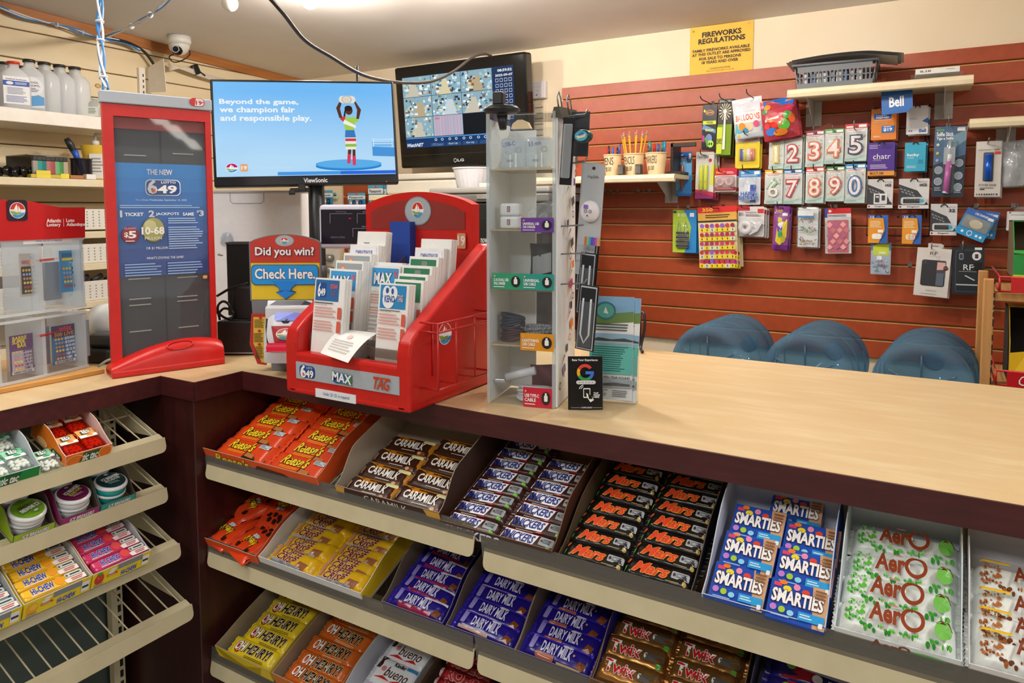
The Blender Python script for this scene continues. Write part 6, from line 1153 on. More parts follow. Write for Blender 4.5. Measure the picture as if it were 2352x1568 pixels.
def cray(rc, lab, cs):
    def f(b, w, h):
        b.box((-w/2, 0, 0), (w/2, .02, h), mt('e0982c', .35)); b.deco('p .55 0 1 0 1 1 .75 1 .95 .6 .9 .25 2a62b8;r 0 .9 1 1 2a62b8;t .1 .9 .3 .97 e8e8f0 b 12;l .1 .55 .7 .8 5 f4e0b8;R .5 .38 .78 .48 .02 eef0f2;R .2 .14 .7 .34 .12 f0e8d8;'+''.join('R %.2f .15 %.2f .33 .03 %s;' % (.24+.11*i, .33+.11*i, c) for i, c in enumerate(cs)), Ff(w), w, h, .35)
    product('chalk_box', lab, 'chalk', rc, [('box', f), ('hang_loop', lambda b, w, h: b.tube([(w*.16*math.cos(a), -.004, h*.93+w*.16*math.sin(a)) for a in [i*PI/6 for i in range(7)]], .0018, HB, 6) and b)], 3.11, 0, None, 0, rad(-4))
cray((1994, 494, 2039, 558), 'orange and blue box of white chalk', ['f4f4f2']*4); cray((2072, 494, 2116, 560), 'orange and blue box of coloured chalk', ['f0d8a0', 'e8a080', 'c8e0c0', 'e8b0b8'])
def pclips(b, w, h): card(b, w, h, 'a8bcd0', 'r 0 .75 1 1 4a86b8;p .1 .6 .9 .6 .9 .95 .5 1 .1 .9 c8d83c;r .4 .66 .75 .72 e8f0c8;r .3 .46 .55 .58 f0f2f4')
def pcs(b, w, h):
    rg = random.Random(3)
    for i in range(26):
        x, z, a = rg.uniform(-.38, .38)*w, h*rg.uniform(.05, .42), rg.uniform(0, 3); c, s = math.cos(a)*.01, math.sin(a)*.01
        b.tube([(x, -.005, z), (x+c, -.006, z+s), (x+c+s*.25, -.006, z+s-c*.25), (x+s*.25, -.005, z-c*.25)], .0007, mt(rg.choice(['d8407a', '8a5ad0', '3a8ac8', 'e8e8ea', 'c8505a', '5fb08a']), .4), 4)
product('paper_clip_pack', 'small blister of coloured paper clips under the white chalk box', 'paper clips', (2000, 557, 2046, 630), [('card', pclips), ('clips', pcs), ('blister', lambda b, w, h: dome(b, -w*.46, h*.03, w*.46, h*.74, .014))], YP)
def selfie(b, w, h):
    o = 'p 0 .45 1 .6 1 1 0 1 4a6a8a;p .3 .6 1 .8 1 .95 .5 .85 7a9ab0;t .06 .86 .6 .92 e8eef4 b Selfie Stick;t .06 .8 .6 .85 e8eef4 b Tige a Selfie;t .06 .93 .3 .96 8fc04a b FOCUS;r .7 .93 .95 .98 e8eaec;'+''.join('e %.2f %.2f .13 .055 8a98a4;o %.2f %.2f .13 .055 .1 c8d0d8;' % (x, y, x, y) for x, y in ((.18, .38), (.18, .22), (.82, .48), (.82, .3), (.82, .14)))+'e .12 .74 .05 .02 c9d8d0;e .12 .62 .05 .022 d8b040;e .12 .52 .05 .022 9ab0c0;l .08 .08 .3 .14 3 a8b4c0;l .7 .05 .95 .09 2 a8b4c0'
    return card(b, w, h, '2a3a4c', o, .002, .3, .03)
def stickp(b, w, h): b.tube([(-.005, -.012, h*.06), (0, -.012, h*.5)], w*.1, mt('c05aa8', .3), 14); b.tube([(-.006, -.012, h*.05), (-.005, -.012, h*.075)], w*.1, mt('e8dce8', .3), 14); b.tube([(0, -.012, h*.5), (.001, -.012, h*.6)], w*.085, mt('e4e6ea', .3), 12); b.box((-w*.18, -.018, h*.46), (w*.18, -.008, h*.7), clear('e8ecf0', .35, .06, 1.45)); b.tube([(-.002, -.014, h*.58), (.002, -.014, h*.8)], .003, mt('d8dce0', .2, .6), 8)
product('selfie_stick_pack', 'dark blue blister of a pink selfie stick', 'selfie stick', (2142, 290, 2215, 452), [('card', selfie), ('stick', stickp), ('blister', lambda b, w, h: dome(b, -w*.22, h*.04, w*.22, h*.82, .024))], 3.11, 0, None, 1)
hook(2180, 262, 3.05, 'clear tipped peg hook above the pink selfie stick', False)
def pbank(b, w, h): b.box((-w/2, 0, 0), (w/2, .03, h), mt('c8c5c0', .45), .001, 1); b.deco('r .04 .86 .96 .99 d4d1cc;l .1 .83 .75 .85 1 777;t .72 .83 .9 .86 333 n USB;r .72 .76 .95 .81 d83a2c;R .3 .28 .7 .8 .06 4a4c50;t .16 .19 .84 .235 555 n POWER BANK;l .2 .15 .9 .17 1 555;v .08 .03 .92 .06 9 333;r .2 .13 .38 .145 222', Ff(w), w, h, .45)
def pbb(b, w, h): b.tube([(0, -.004, h*.3), (0, -.004, h*.76)], w*.14, mt('1f5fd0', .25, .4), 16); b.tube([(0, -.004, h*.74), (0, -.004, h*.765)], w*.142, mt('3a7ae8', .2, .5), 16)
product('power_bank', 'grey box with a blue cylindrical power bank in its window', 'power bank', (2240, 324, 2300, 452), [('box', pbank), ('power_bank_tube', pbb)], 3.09, 1, None, 0, rad(-4), 'grey power bank box')
hook(2272, 316, 3.0, 'peg hook holding the power bank boxes', False)
product('clear_bag', 'crinkled clear plastic bags hanging at the right edge', 'bags', (2305, 322, 2380, 426), [('bag', lambda b, w, h: bag(b, w, h, 'r .45 .1 .5 .9 a8aeb2;p .2 .2 .25 .2 .5 .95 .45 .95 c9ced2', 'c9cdd0', .015, .006, 9, clear('e4e8ea', .5, .1, 1.4, 'cfd4d8')))], 3.1, 1, None, -5, 0, 'crinkled clear plastic bag')
def carch(b, w, h): b.box((-w/2, 0, 0), (w/2, .04, h), mt('2f8ac8', .35)); b.deco('r 0 .78 1 1 3a6ab8;t .3 .84 .75 .92 e8eef6 b CAR CHARGER;r .76 .8 .95 .9 e8eaee;R .05 .3 .95 .76 .08 8a8e90;e .5 .52 .22 .16 c9c0a8;r 0 0 1 .26 2a96d4;o .45 .15 .09 .1 .25 f0f4f8;e .2 .14 .05 .05 e8f0f8;e .7 .14 .05 .05 e8f0f8;e .84 .14 .05 .05 e8f0f8', Ff(w), w, h, .35)
product('car_charger_box', 'blue windowed charger box tilted in front of another', 'charger', (2190, 482, 2262, 545), [('box', carch), ('window', lambda b, w, h: dome(b, -w*.42, h*.32, w*.42, h*.74, .004))], 3.08, 0, None, 24)
product('car_charger_box', 'blue windowed charger box behind the tilted one', 'charger', (2228, 484, 2286, 546), [('box', carch)], 3.13, 0, None, 8)
hook(2247, 470, 3.03, 'peg hook with black strap over the blue charger boxes', False)
def earb(b, w, h): card(b, w, h, 'd4d8d8', 'r .05 .1 .95 .9 dfe3e3;l .1 .78 .6 .85 1 888;r .06 .9 .1 .97 333;o .6 .4 .15 .2 .1 c4caca;v .75 .72 .9 .85 6 555', .02, .35, .02)
product('earphone_pack', 'white earphone pack with clear tab at the right edge', 'earphones', (2312, 486, 2390, 530), [('box', earb), ('hang_tab', lambda b, w, h: b.box((-w*.3, .004, h), (w*.1, .006, h*1.3), CL()))], 3.1, 1, None, 1, 0, 'white earphone pack')
hook(2338, 470, 3.02, 'peg hook at the right edge above the earphone packs', False)
def rfw(b, w, h): b.box((-w/2, 0, 0), (w/2, .02, h), mt('d8d5d2', .45), .001, 1); b.deco('t .38 .86 .6 .93 5a4a3a n RF;l .3 .83 .7 .84 1 aaa;R .17 .22 .87 .76 .07 303238;R .62 .46 .87 .76 .04 4a4a50;p .62 .56 .86 .58 .86 .72 .62 .72 d8b0ac;p .62 .24 .84 .24 .84 .5 .62 .5 5a6878;R .2 .68 .3 .74 .03 4a4c52;e .235 .71 .02 .014 1a1a1c;e .87 .61 .07 .045 3a1c1c;l .82 .59 .92 .63 2 c86a5a;t .36 .115 .66 .14 555 n BLACK OUT;l .2 .05 .82 .065 1 888', Ff(w), w, h, .4)
def tab(b, w, h): b.box((-w*.2, .008, h), (w*.2, .01, h*1.1), mt('c9c6c2', .4)); b.box((-w*.1, .0075, h*1.04), (w*.1, .0105, h*1.055), mt('444', .5))
product('phone_case_box', 'white boxed black phone case', 'phone case', (2099, 570, 2178, 681), [('box', rfw), ('hang_tab', tab)], 3.1, 1, None, 3, rad(-3), 'white phone case box')
def rfb(b, w, h): b.box((-w/2, 0, 0), (w/2, .02, h), mt('26282e', .35), .001, 1); b.deco('R .1 .06 .9 .94 .06 3a4450;R .14 .08 .86 .92 .06 232a32;t .36 .52 .66 .64 e4e6ea n RF;l .22 .48 .78 .5 1 9aa;R .22 .74 .36 .88 .05 8a98a4;R .24 .76 .34 .86 .04 3a4450;e .76 .82 .14 .09 e8e8ea;r .71 .77 .81 .86 3a3a40;r .14 .2 .8 .225 c0ccd4;p .4 .4 .7 .3 .72 .32 .42 .42 c0ccd4;r .7 .95 .92 1 d8e8e8;T .7 .55 .8 .68 90 d8d8d8 b iPhone;r .7 .51 .9 .69 16181c', Ff(w), w, h, .25)
product('phone_case_box', 'black boxed clear phone case', 'phone case', (2187, 568, 2262, 677), [('box', rfb), ('hang_tab', lambda b, w, h: b.box((-w*.2, .008, h), (w*.2, .01, h*1.06), mt('1c1c1e', .4)))], 3.1, 0, None, -1, rad(-3))
hook(2140, 556, 3.04, 'peg hook holding the white phone case box', False)
hook(2212, 553, 3.04, 'peg hook holding the black phone case box', False)
hook(2088, 612, 3.1, 'empty silver peg hook left of the white phone case box', False)
# black wire grids behind the phone cards
for nm, x0, y0, x1, y1 in (('upper', 1990, 480, 2136, 540), ('right', 2118, 250, 2136, 500)):
    b = MB(); a, c = onY(x0, y1, 3.17), onY(x1, y0, 3.17); b.tube([(a.x, 3.17, a.z), (a.x, 3.17, c.z), (c.x, 3.17, c.z), (c.x, 3.17, a.z)], .003, HB, 6, True)
    b.tube([((a.x+c.x)/2, 3.17, c.z-.03), ((a.x+c.x)/2, 3.195, c.z-.03)], .003, HB, 6); tag(b.build('wire_frame'), 'black wire hanging frame behind the phone cards, %s' % ('lower, around the chalk boxes' if nm == 'upper' else 'tall right-hand one'), 'wire frame')
hook(2004, 232, 3.0, 'black peg hook above the orange prepaid card'); hook(2132, 225, 3.03, 'black peg hook at the right of the Bell sign'.replace('Bell', 'blue'))
# blue carrier sign
x, w, z, h = pos(2026, 206, 2098, 260, 3.0); b = MB(); b.ext([(-w/2, 0), (w*.32, 0), (w/2, h*.22), (w/2, h), (-w/2, h)], 0, .002, mt('1a62b0', .35), lambda u, v, hh: (u, hh, v)); b.deco('t .25 .28 .72 .72 f4f6fa b Bell', Ff(w), w, h, .35); b.box((-w*.08, 0, h), (w*.03, .002, h+.014), mt('1a4a8a', .4))
tag(b.build('carrier_sign', None, at(x, 3.0, z, rad(-4), 0, rad(-3))), 'blue hanging sign with white lettering under the basket shelf', 'sign')
# --- shelves on the slatwall
csm = noisy('cream_plastic_shelf', 20, (1, 1, 1), [(.3, 'e0d2b0'), (.7, 'e8dcbc')], .4)
def wshelf(px0, py0, px1, py1, thick_px, Yf, lab, brk):
    a, c = onY(px0, py0, Yf), onY(px1, py1, Yf); th = .034; z = (a.z+c.z)/2
    t = thing('wall_shelf', lab, 'shelf', at(a.x, Yf, z)); w = c.x-a.x; d = YB-.024-Yf
    b = MB(); prof = [(0, -th*.5), (.004, -th*.9), (.012, -th), (.02, -th), (.022, -th*.55), (d, -th*.55), (d, -.001), (.012, 0), (.004, -th*.12)]
    b.ext(prof, 0, w, csm, lambda u, v, hh: (hh, u, v)); b.build('board', t)
    for f in brk:
        b = MB(); b.ext([(.05, -th*.56), (d, -th*.56), (d, -.115), (d-.03, -.115)], 0, .003, mt('c9c6c0', .4), lambda u, v, hh: (w*f+hh, u, v)); b.box((w*f-.03, d-.004, -.12), (w*f+.03, d-.0005, -.02), mt('c4c2be', .4)); b.build('bracket', t)
    return t, z
_, zs1 = wshelf(1808, 205, 2237, 170, 26, 2.93, 'long cream shelf high on the slatwall, holding a grey basket', (.1, .86))
_, zs2 = wshelf(2228, 268, 2480, 262, 26, 2.95, 'cream shelf at the right edge above the power bank', (.4,))
_, zs3 = wshelf(1208, 408, 1548, 398, 24, 2.92, 'cream shelf holding paper cups of pens, pencils and markers', (.86,))
# grey basket with papers
A = onY(1832, 200, 2.95); B = onY(2003, 180, 2.95); w = (B.x-A.x); M = at(A.x, 2.95, zs1+.001, rad(2)); t = thing('plastic_basket', 'grey plastic basket with slotted sides on the high shelf', 'basket', M)
gm = mt('6f757c', .45); b = MB(); h = .085; dd = .19; ti = .008
for (p0, p1, n) in (((0, 0), (w, 0), 18), ((w, 0), (w, dd), 12), ((w, dd), (0, dd), 18), ((0, dd), (0, 0), 12)):
    P0, P1 = Vector((*p0, 0)), Vector((*p1, 0)); dr = (P1-P0); nr = Vector((dr.y, -dr.x, 0)).normalized()
    def W(u, v, hh): q = P0+dr*u+nr*(ti*v/h*1.6+hh-.002); return (q.x, q.y, v)
    for v0, v1 in ((0, .018), (.036, .04), (.058, h)): b.ext([(0, v0), (1, v0), (1, v1), (0, v1)], 0, .003, gm, W)
    for i in range(n+1): u = i/n*.94+.03; b.ext([(u-.009, .018), (u+.009, .018), (u+.009, .058), (u-.009, .058)], 0, .003, gm, W)
b.box((0, 0, 0), (w, dd, .004), gm); b.build('tub', t); b = MB()
r = [(-.018, -.018, h), (w+.018, -.018, h), (w+.018, dd+.018, h), (-.018, dd+.018, h)]; b.tube(r, .005, gm, 6, True); b.build('rim', t)
b = MB()
for k in range(3): b.grid(lambda u, v: (-.04+(w+.12)*u+.01*k, -.03+.2*v, h+.012+.004*k+.012*math.sin(PI*u)-.035*max(0, u-.7)), 14, 3, mt(['b8babc', '8f949a', 'c9cacc'][k], .5))
tag(b.build('magazine', None, M), 'grey magazines lying over the top of the basket', 'magazines')
b = MB()
for i in range(9): b.box((.02+i*(w-.05)/9, .006, .006), (.02+i*(w-.05)/9+.016, .05, .065), mt(['e4e6ea', '4a6a98', 'c9ccd2', 'dfe2e8', '8a98b0'][i % 5], .5))
tag(b.build('papers', None, M), 'white and blue papers filling the grey basket', 'papers')
A = onY(2092, 176, 2.97); t = thing('clear_tray', 'clear plastic tray of white labels at the right end of the high shelf', 'tray', at(A.x, 2.97, zs1+.001, rad(3)))
b = MB(); b.box((0, 0, 0), (.16, .12, .02), CL()); b.build('tray', t); b = MB(); b.box((.015, .01, .021), (.15, .1, .04), mt('dcdad8', .5)); b.deco('t .1 .3 .35 .7 444 b 0.10;l .7 .5 .9 .7 1 777', lambda u, v, hh: (.015+u, .0099-hh, .021+v), .135, .019, .5); tag(b.build('label_stack', t), 'white label stack')
# cups of pens, pencils, markers
cm_ = noisy('kraft_paper_cup', 30, (1, 1, 1), [(.3, 'd8b98c'), (.7, 'e2c69c')], .6)
for nm, x0, x1, tx, lab in (('pens', 1384, 1424, 'PENS;$0.50', 'kraft paper cup lettered pens, leftmost of three'), ('pencils', 1430, 1476, 'PENCILS;$0.50', 'kraft paper cup lettered pencils, middle of three'), ('markers', 1480, 1528, 'MARKERS;$1.00', 'kraft paper cup lettered markers, rightmost of three')):
    a, c = onY(x0, 350, 2.97), onY(x1, 350, 2.97); R_ = (c.x-a.x)/2; h = .092; cx = (a.x+c.x)/2; M = at(cx, 2.99, zs3+.001)
    t = thing('paper_cup', lab, 'cup', M, 'paper cups on the slatwall shelf')
    b = MB(); b.lathe([(R_*.76, 0), (R_, h), (R_*.96, h), (R_*.73, .004), (.001, .004)], cm_, 28, cap=False); b.lathe([(R_*1.02, h-.004), (R_*1.05, h-.001), (R_*1.0, h+.002)], cm_, 28, cap=False)
    t1, t2 = tx.split(';'); Fc = lambda u, v, hh, R_=R_, h=h: ((R_*(.76+.24*v/h)+hh)*math.sin((u-.035)/R_-.25), -(R_*(.76+.24*v/h)+hh)*math.cos((u-.035)/R_-.25), v)
    b.deco('t .08 .5 .92 .86 2a2420 n %s;t .2 .16 .75 .4 2a2420 i %s' % (t1, t2), Fc, .07, h, .6, h0=.0006); b.build('cup', t)
    rg = random.Random(x0); n = 5 if nm == 'pens' else (11 if nm == 'pencils' else 6)
    for i in range(n):
        a_ = 2*PI*i/n; bx, by = R_*.5*math.cos(a_), R_*.5*math.sin(a_); tx_, ty = R_*(.8+.25*(nm == 'pencils'))*math.cos(a_), R_*.7*math.sin(a_)
        Mi = M @ at(0, 0, 0)
        if nm == 'pencils':
            L = .165+rg.uniform(-.012, .008); d = Vector((tx_-bx, ty-by, .13)).normalized(); o_ = Vector((bx, by, .006)); t2_ = thing('pencil', 'x', 'pencil', Mi)
            b = MB(); b.tube([o_, o_+d*L], .0036, mt('e8a41c', .4), 6); b.build('shaft', t2_); b = MB(); b.tube([o_+d*L, o_+d*(L+.01)], .0037, mt('b8b0a0', .3, .7), 8); b.build('ferrule', t2_); b = MB(); b.tube([o_+d*(L+.01), o_+d*(L+.018)], .0034, mt('d88a8a', .5), 8); b.build('eraser', t2_)
            t2_['label'] = 'yellow pencil with pink eraser standing in the pencil cup'; t2_['group'] = 'yellow pencils in the cup'
        else:
            L = .125+rg.uniform(-.01, .01); d = Vector((tx_-bx, ty-by, .12)).normalized(); o_ = Vector((bx, by, .006)); c = (['2a5ac8', '2a2a2c', '202022', 'c8282c', '2a62d0'] if nm == 'pens' else ['2a8ac0', '1f7a6a', 'c8282c', '8a1f2a', '1f8a7a', '2a5a98'])[i]
            cn = (['blue', 'black', 'dark grey', 'red', 'bright blue'] if nm == 'pens' else ['sky blue', 'teal', 'red', 'maroon', 'green', 'navy'])[i]
            b = MB(); b.tube([o_, o_+d*L*.7, o_+d*(L*.7+.001), o_+d*L], [.0045, .0045, .006, .0055] if nm == 'markers' else [.0035, .0035, .0045, .004], mt(c, .35), 10); tag(b.build(nm[:-1], None, Mi), '%s %s standing in the lettered paper cup' % (cn, nm[:-1]), nm[:-1])
for k, (x, y) in enumerate(((1428, 395), (1468, 393))):
    P = onY(x, y, 2.95); b = MB(); b.box((-.014, 0, 0), (.014, .024, .045), mt('3c3834', .3), .003); b.deco('v .1 .1 .9 .8 7 8a847c;r .1 .82 .9 .95 5a544c', Ff(.028), .028, .045, .3); tag(b.build('sharpener', None, at(P.x, 2.935, zs3+.001)), 'small dark clear sided sharpener in front of the cups, %s' % ('left' if k == 0 else 'right'), 'sharpener', 'sharpeners on the cup shelf')
P = onY(1372, 395, 2.97); b = MB(); b.lathe([(.03, 0), (.038, .04), (.036, .04), (.028, .004), (.001, .004)], mt('d8d2e0', .4), 20, cap=False)
for i in range(3): b.lathe([(.031+.002*i, .002+.006*i), (.0335+.002*i, .006+.006*i)], mt('8a7ab8', .4), 20, cap=False)
tag(b.build('small_bowl', None, at(P.x-.03, 3.0, zs3+.001)), 'small lilac striped bowl left of the pen cup', 'bowl')
P = onY(1345, 395, 2.95); b = MB(); b.box((0, 0, 0), (.05, .05, .06), clear('dfe2e0', .4, .08, 1.4)); b.box((.004, .004, .002), (.046, .046, .05), mt('8a7a72', .6)); tag(b.build('clear_box', None, at(P.x-.02, 3.0, zs3+.001)), 'small clear box of odds and ends at the left of the cup shelf', 'box')
A = onY(1530, 320, 3.05); b = MB(); bx = mt('1c1a1a', .4); b.box((0, 0, .0), (.012, .11, .13), bx, .002); b.box((.0, .0, .11), (.11, .012, .128), bx, .002); b.box((-.01, -.02, -.005), (.05, .1, .006), bx); tag(b.build('black_bracket', None, at(onY(1536, 395, 3.0).x, 3.02, zs3+.007)), 'black metal bracket standing right of the marker cup', 'bracket')
for k, x in enumerate((1376, 1388, 1404, 1452, 1478)): hook(x, 440, 3.12, 'small empty silver hook under the cup shelf, %s from the left' % ORD[k].replace('front', 'first'), False)
# --- fireworks sign
x, w, z, h = pos(1585, 56, 1730, 170, YB-.002); b = MB(); ym = noisy('yellow_paper', 8, (1, 1, 1), [(.3, 'e8b83c'), (.7, 'efc048')], .6)
b.grid(lambda u, v: (u*w-w/2, -.004-.004*math.sin(PI*u)-.006*max(0, .15-v), v*h), 10, 6, ym); b.grid(lambda u, v: (u*w-w/2, -.0005, v*h), 1, 1, ym)
b.deco('t .2 .77 .82 .88 1e1a12 x FIREWORKS;t .14 .64 .88 .75 1e1a12 x REGULATIONS;t .05 .48 .95 .54 2a2418 b FAMILY FIREWORKS AVAILABLE;t .04 .4 .96 .46 2a2418 b AT THIS OUTLET ARE APPROVED;t .16 .31 .82 .37 2a2418 b FOR SALE TO PERSONS;t .2 .23 .78 .29 2a2418 b 18 YEARS AND OVER;t .33 .11 .66 .145 5a4a28 n CANADA EXPLOSIVES;t .28 .06 .72 .09 5a4a28 n REGULATIONS 88.117 (4) (0);e .06 .92 .02 .022 b88a20;e .93 .95 .02 .02 c8a860', lambda u, v, hh: (u-w/2, -.0045-.004*math.sin(PI*u/w)-hh, v), w, h, .6, h0=.0006)
tag(b.build('fireworks_notice', None, at(x, YB, z)), 'yellow fireworks regulations notice pinned on the cream wall', 'sign')
# ================================================================ water jugs on a low shelf behind the counter
jm = clear('aacade', .25, .03, 1.7, '7ea8c8'); jt = mt('c9b48a', .6)
JZ, JR = .868, .135
t = thing('low_shelf', 'low wooden shelf behind the counter carrying three water jugs', 'shelf', at(-.36, 2.3, 0)); w = .462
MB().box((-w, 0, JZ-JR-.028), (w, .68, JZ-JR-.003), jt).build('board', t)
for x in (-w+.03, w-.07):
    for y in (.03, .6): MB().box((x, y, 0), (x+.04, y+.04, JZ-JR-.028), jt).build('leg', t)
prof = [(.001, .014), (.07, .01), (.1, .002), (.116, .0), (.128, .012), (JR, .04), (JR, .06), (JR-.006, .075), (JR, .095), (JR, .15), (JR-.008, .165), (JR-.008, .18), (JR, .195), (JR, .27), (JR-.008, .285), (JR, .3), (JR, .335), (.12, .365), (.08, .39), (.04, .41), (.03, .42), (.028, .47), (.03, .472)]
p = None
for X, l in ((-.645, 'left of the three jugs'), (-.342, 'middle one of the three jugs'), (-.028, 'right one, nearest the wooden rack')):
    lab = 'large blue water jug lying on its side, '+l; M = at(X, 2.34, JZ-.001, rad(-4))
    if p is None:
        p = thing('water_jug', lab, 'water jug', M, 'blue water jugs behind the counter')
        b = MB(); b.lathe(prof, jm, 40, lambda x, y, z: (x, z, y), cap=False); b.build('bottle', p)
        b = MB()
        for k in range(6):
            a = PI/2+k*PI/3; b.tube([(.02*math.cos(a), .012, .02*math.sin(a)), (.1*math.cos(a), .001, .1*math.sin(a))], .003, jm, 6)
        b.build('base_ribs', p); b = MB(); b.lathe([(.001, .47), (.031, .47), (.031, .49), (.001, .49)], jm, 20, lambda x, y, z: (x, z, y)); b.build('cap', p)
    else: copy_of(p, M, lab)
# ---------------------------------------------------------------- wooden rack with red trays at the right edge
A = onY(2250, 880, 2.35); B = onY(2258, 640, 2.35); wd = noisy('pale_worn_wood', 10, (6, 6, .6), [(.3, 'b8844a'), (.7, 'c9985c')], .55, .05)
t = thing('wooden_rack', 'pale wooden rack with red wire trays at the right edge', 'rack', at(A.x, 2.35, 0))
for x in (0, .62): MB().box((x, 0, 0), (x+.026, .03, B.z), wd, .003).build('post', t); MB().box((x, .3, 0), (x+.026, .33, B.z), wd, .003).build('post', t)
b = MB(); rg = random.Random(2); z = .85
while z < B.z-.01:
    b.box((.0235, -.001, z), (.0265, .02, z+rg.uniform(.006, .02)), mt('241a12', .8)); z += rg.uniform(.012, .04)
b.build('peeling_edge', t)
zsA, zsB = onY(2300, 672, 2.35).z, onY(2300, 885, 2.35).z; rm = mt('b01a1c', .35)
for k, z in enumerate((zsA, zsB)):
    b = MB(); b.box((.026, .005, z-.024), (.62, .32, z), wd, .002); b.build('shelf_board', t)
    b = MB(); b.tube([(.035, -.02, z+.006), (.61, -.02, z+.006), (.61, .31, z+.006), (.035, .31, z+.006)], .003, rm, 6, True); b.tube([(.035, .31, z+.05), (.035, -.02, z+.045), (.61, -.02, z+.045), (.61, .31, z+.05)], .003, rm, 6)
    for x in (.035, .61): b.tube([(x, -.02, z+.006), (x, -.02, z+.045)], .003, rm, 6)
    b.build('wire_tray', t)
    b = MB(); x0 = .06; b.box((x0, -.026, z+.004), (.5, -.021, z+.044), mt('c01c24', .3)); 
    if k: b.deco('t .06 .15 .34 .85 f4f0ee i Coca-Cola;t .56 .15 .84 .85 f4f0ee i Coca-Cola', lambda u, v, hh: (x0+u, -.026-hh, z+.004+v), .44, .04, .3)
    b.build('sign_plate', t)
def carton(M, w, d, h, col, inner, ops, lab, side):
    b = MB(); c, i = mt(col, .4), mt(inner, .8); tt = .002
    b.box((0, 0, 0), (w, d, tt), c); b.box((0, d-tt, 0), (w, d, h), i); b.box((w-tt, 0, 0), (w, d, h), c); b.box((0, d*.55, h-tt), (w, d, h), c)
    b.ext([(0, 0), (d, 0), (d, h), (d*.35, h), (d*.05, h*.55)], 0, tt, i, lambda u, v, hh: (hh, u, v), i, c); b.ext([(0, 0), (w, 0), (w, h*.5), (w*.3, h*.5), (w*.1, h*.46), (0, h*.42)], 0, tt, c, lambda u, v, hh: (u, hh, v), i)
    b.deco(ops, lambda u, v, hh: (u, -hh, v), w, h*.5, .35); b.deco(side, lambda u, v, hh: (u, d*.55+v, h+hh), w, d*.45, .35)
    return tag(b.build('drink_carton', None, M), lab, 'carton')
T0 = t.matrix_world
carton(T0 @ at(.065, .0, zsA+.04), .4, .2, .155, '1f8a3c', '5a4a30', 'r 0 .0 1 .14 c8d83c;p .3 .1 .5 .1 .56 .6 .42 .9 .32 .6 e0d83c;e .42 .5 .07 .3 e8e04a;t .5 .3 .98 .9 eef4ee x Crush;T .1 .2 .3 .5 0 e8e04a b LIME;r .06 .2 .1 .8 c8d83c;p 0 .9 .2 .8 .15 1 0 1 3fae4c', 'green drink carton with lime pictures on the upper tray of the wooden rack', 'p 0 0 .3 0 .4 1 0 1 0f5a2a;r .2 .2 .9 .6 9fb4a0')
carton(T0 @ at(.065, .0, zsB+.008), .4, .2, .2, 'e0b41c', '1a140e', 'p 0 .1 .3 0 .3 .8 .1 .9 f0cc3c;p .3 0 .5 0 .5 1 .38 .8 3aa4c8;e .2 .5 .07 .3 f4d84a', 'yellow and blue drink carton on the lower tray of the wooden rack', 'p .2 .2 .5 .1 .45 .9 .25 .9 4aa8c0;r .5 .3 .9 .6 d8d0c0')
# ================================================================ back counter with printer, tub, bowl
t = thing('back_cabinet', 'low cabinet against the back wall behind the till', 'cabinet', at(-2.3, 2.62, 0))
MB().box((-.55, 0, 0), (.68, .56, .86), mt('8a6a4a', .5), .004).build('body', t); MB().box((-.57, -.02, .86), (.7, .57, .89), mt('c9b08a', .4), .003).build('top', t)
a, c = onY(992, 432, 2.72), onY(1246, 470, 2.72); M = at(a.x, 2.72, .891); w = c.x-a.x+.03; zt = a.z-.891
t = thing('printer', 'black office printer with silver lid behind the red slip stand', 'printer', M)
pk = mt('1b1b1d', .35); sv = mt('a2a19c', .4)
b = MB(); b.box((0, 0, 0), (w, .4, zt-.07), pk, .008); b.box((w*.2, -.002, .1), (w*.95, .01, zt-.2), mt('101012', .3), .01); b.deco('t .58 .62 .66 .69 e0e0e0 n now', lambda u, v, hh: (u, -.0005-hh, v), w, zt-.07, .3); b.build('body', t)
q = loc(M, 1108, 552, -.004); b = MB(); b.box((q.x-.09, -.006, q.z-.2), (q.x+.09, -.003, q.z+.1), mt('17171a', .3), .001); b.deco('t .46 .63 .66 .7 e4e4e4 n now', lambda u, v, hh: (q.x-.09+u, -.0062-hh, q.z-.2+v), .18, .3, .3); b.build('front_notice', t)
b = MB(); b.box((-.006, -.01, zt-.068), (w+.006, .4, zt-.03), mt('6c6a66', .4), .008); b.box((-.01, -.014, zt-.028), (w+.01, .4, zt), sv, .01, 3); b.box((w*.42, -.016, zt-.055), (w*.6, -.008, zt-.032), mt('8a8884', .4), .003); b.build('lid', t)
a, c = onY(882, 447, 2.85), onY(1052, 395, 2.85); wt = mt('d4d0c4', .4); w = c.x-a.x; h = c.z-a.z
t = thing('plastic_tub', 'white lidded plastic tub left of the printer, behind the monitor corner', 'tub', at(a.x, 2.85, a.z))
b = MB(); b.box((.01, 0, 0), (w-.01, .3, h-.03), wt, .015, 3); b.build('tub', t); b = MB(); b.box((0, -.008, h-.03), (w, .31, h), wt, .008, 3); b.build('lid', t)
MB_ = MB(); MB_.box((-.08, -.03, -.03), (w+.05, YB-.025-2.85, -.001), csm, .004); o = MB_.build('ledge', None, at(a.x, 2.85, a.z)); tag(o, 'cream shelf board under the white plastic tub', 'shelf')
a = onY(1050, 428, 2.9); c = onY(1128, 428, 2.9); R_ = (c.x-a.x)/2*1.02; h = onY(1088, 380, 2.9).z-a.z
b = MB(); n = 48
def bw(u, v): an = 2*PI*u; r = R_*(.72+.28*v**.8)*(1+.012*math.cos(an*24)*(1 if v < .85 else 0)); return (r*math.cos(an), r*math.sin(an), h*v)
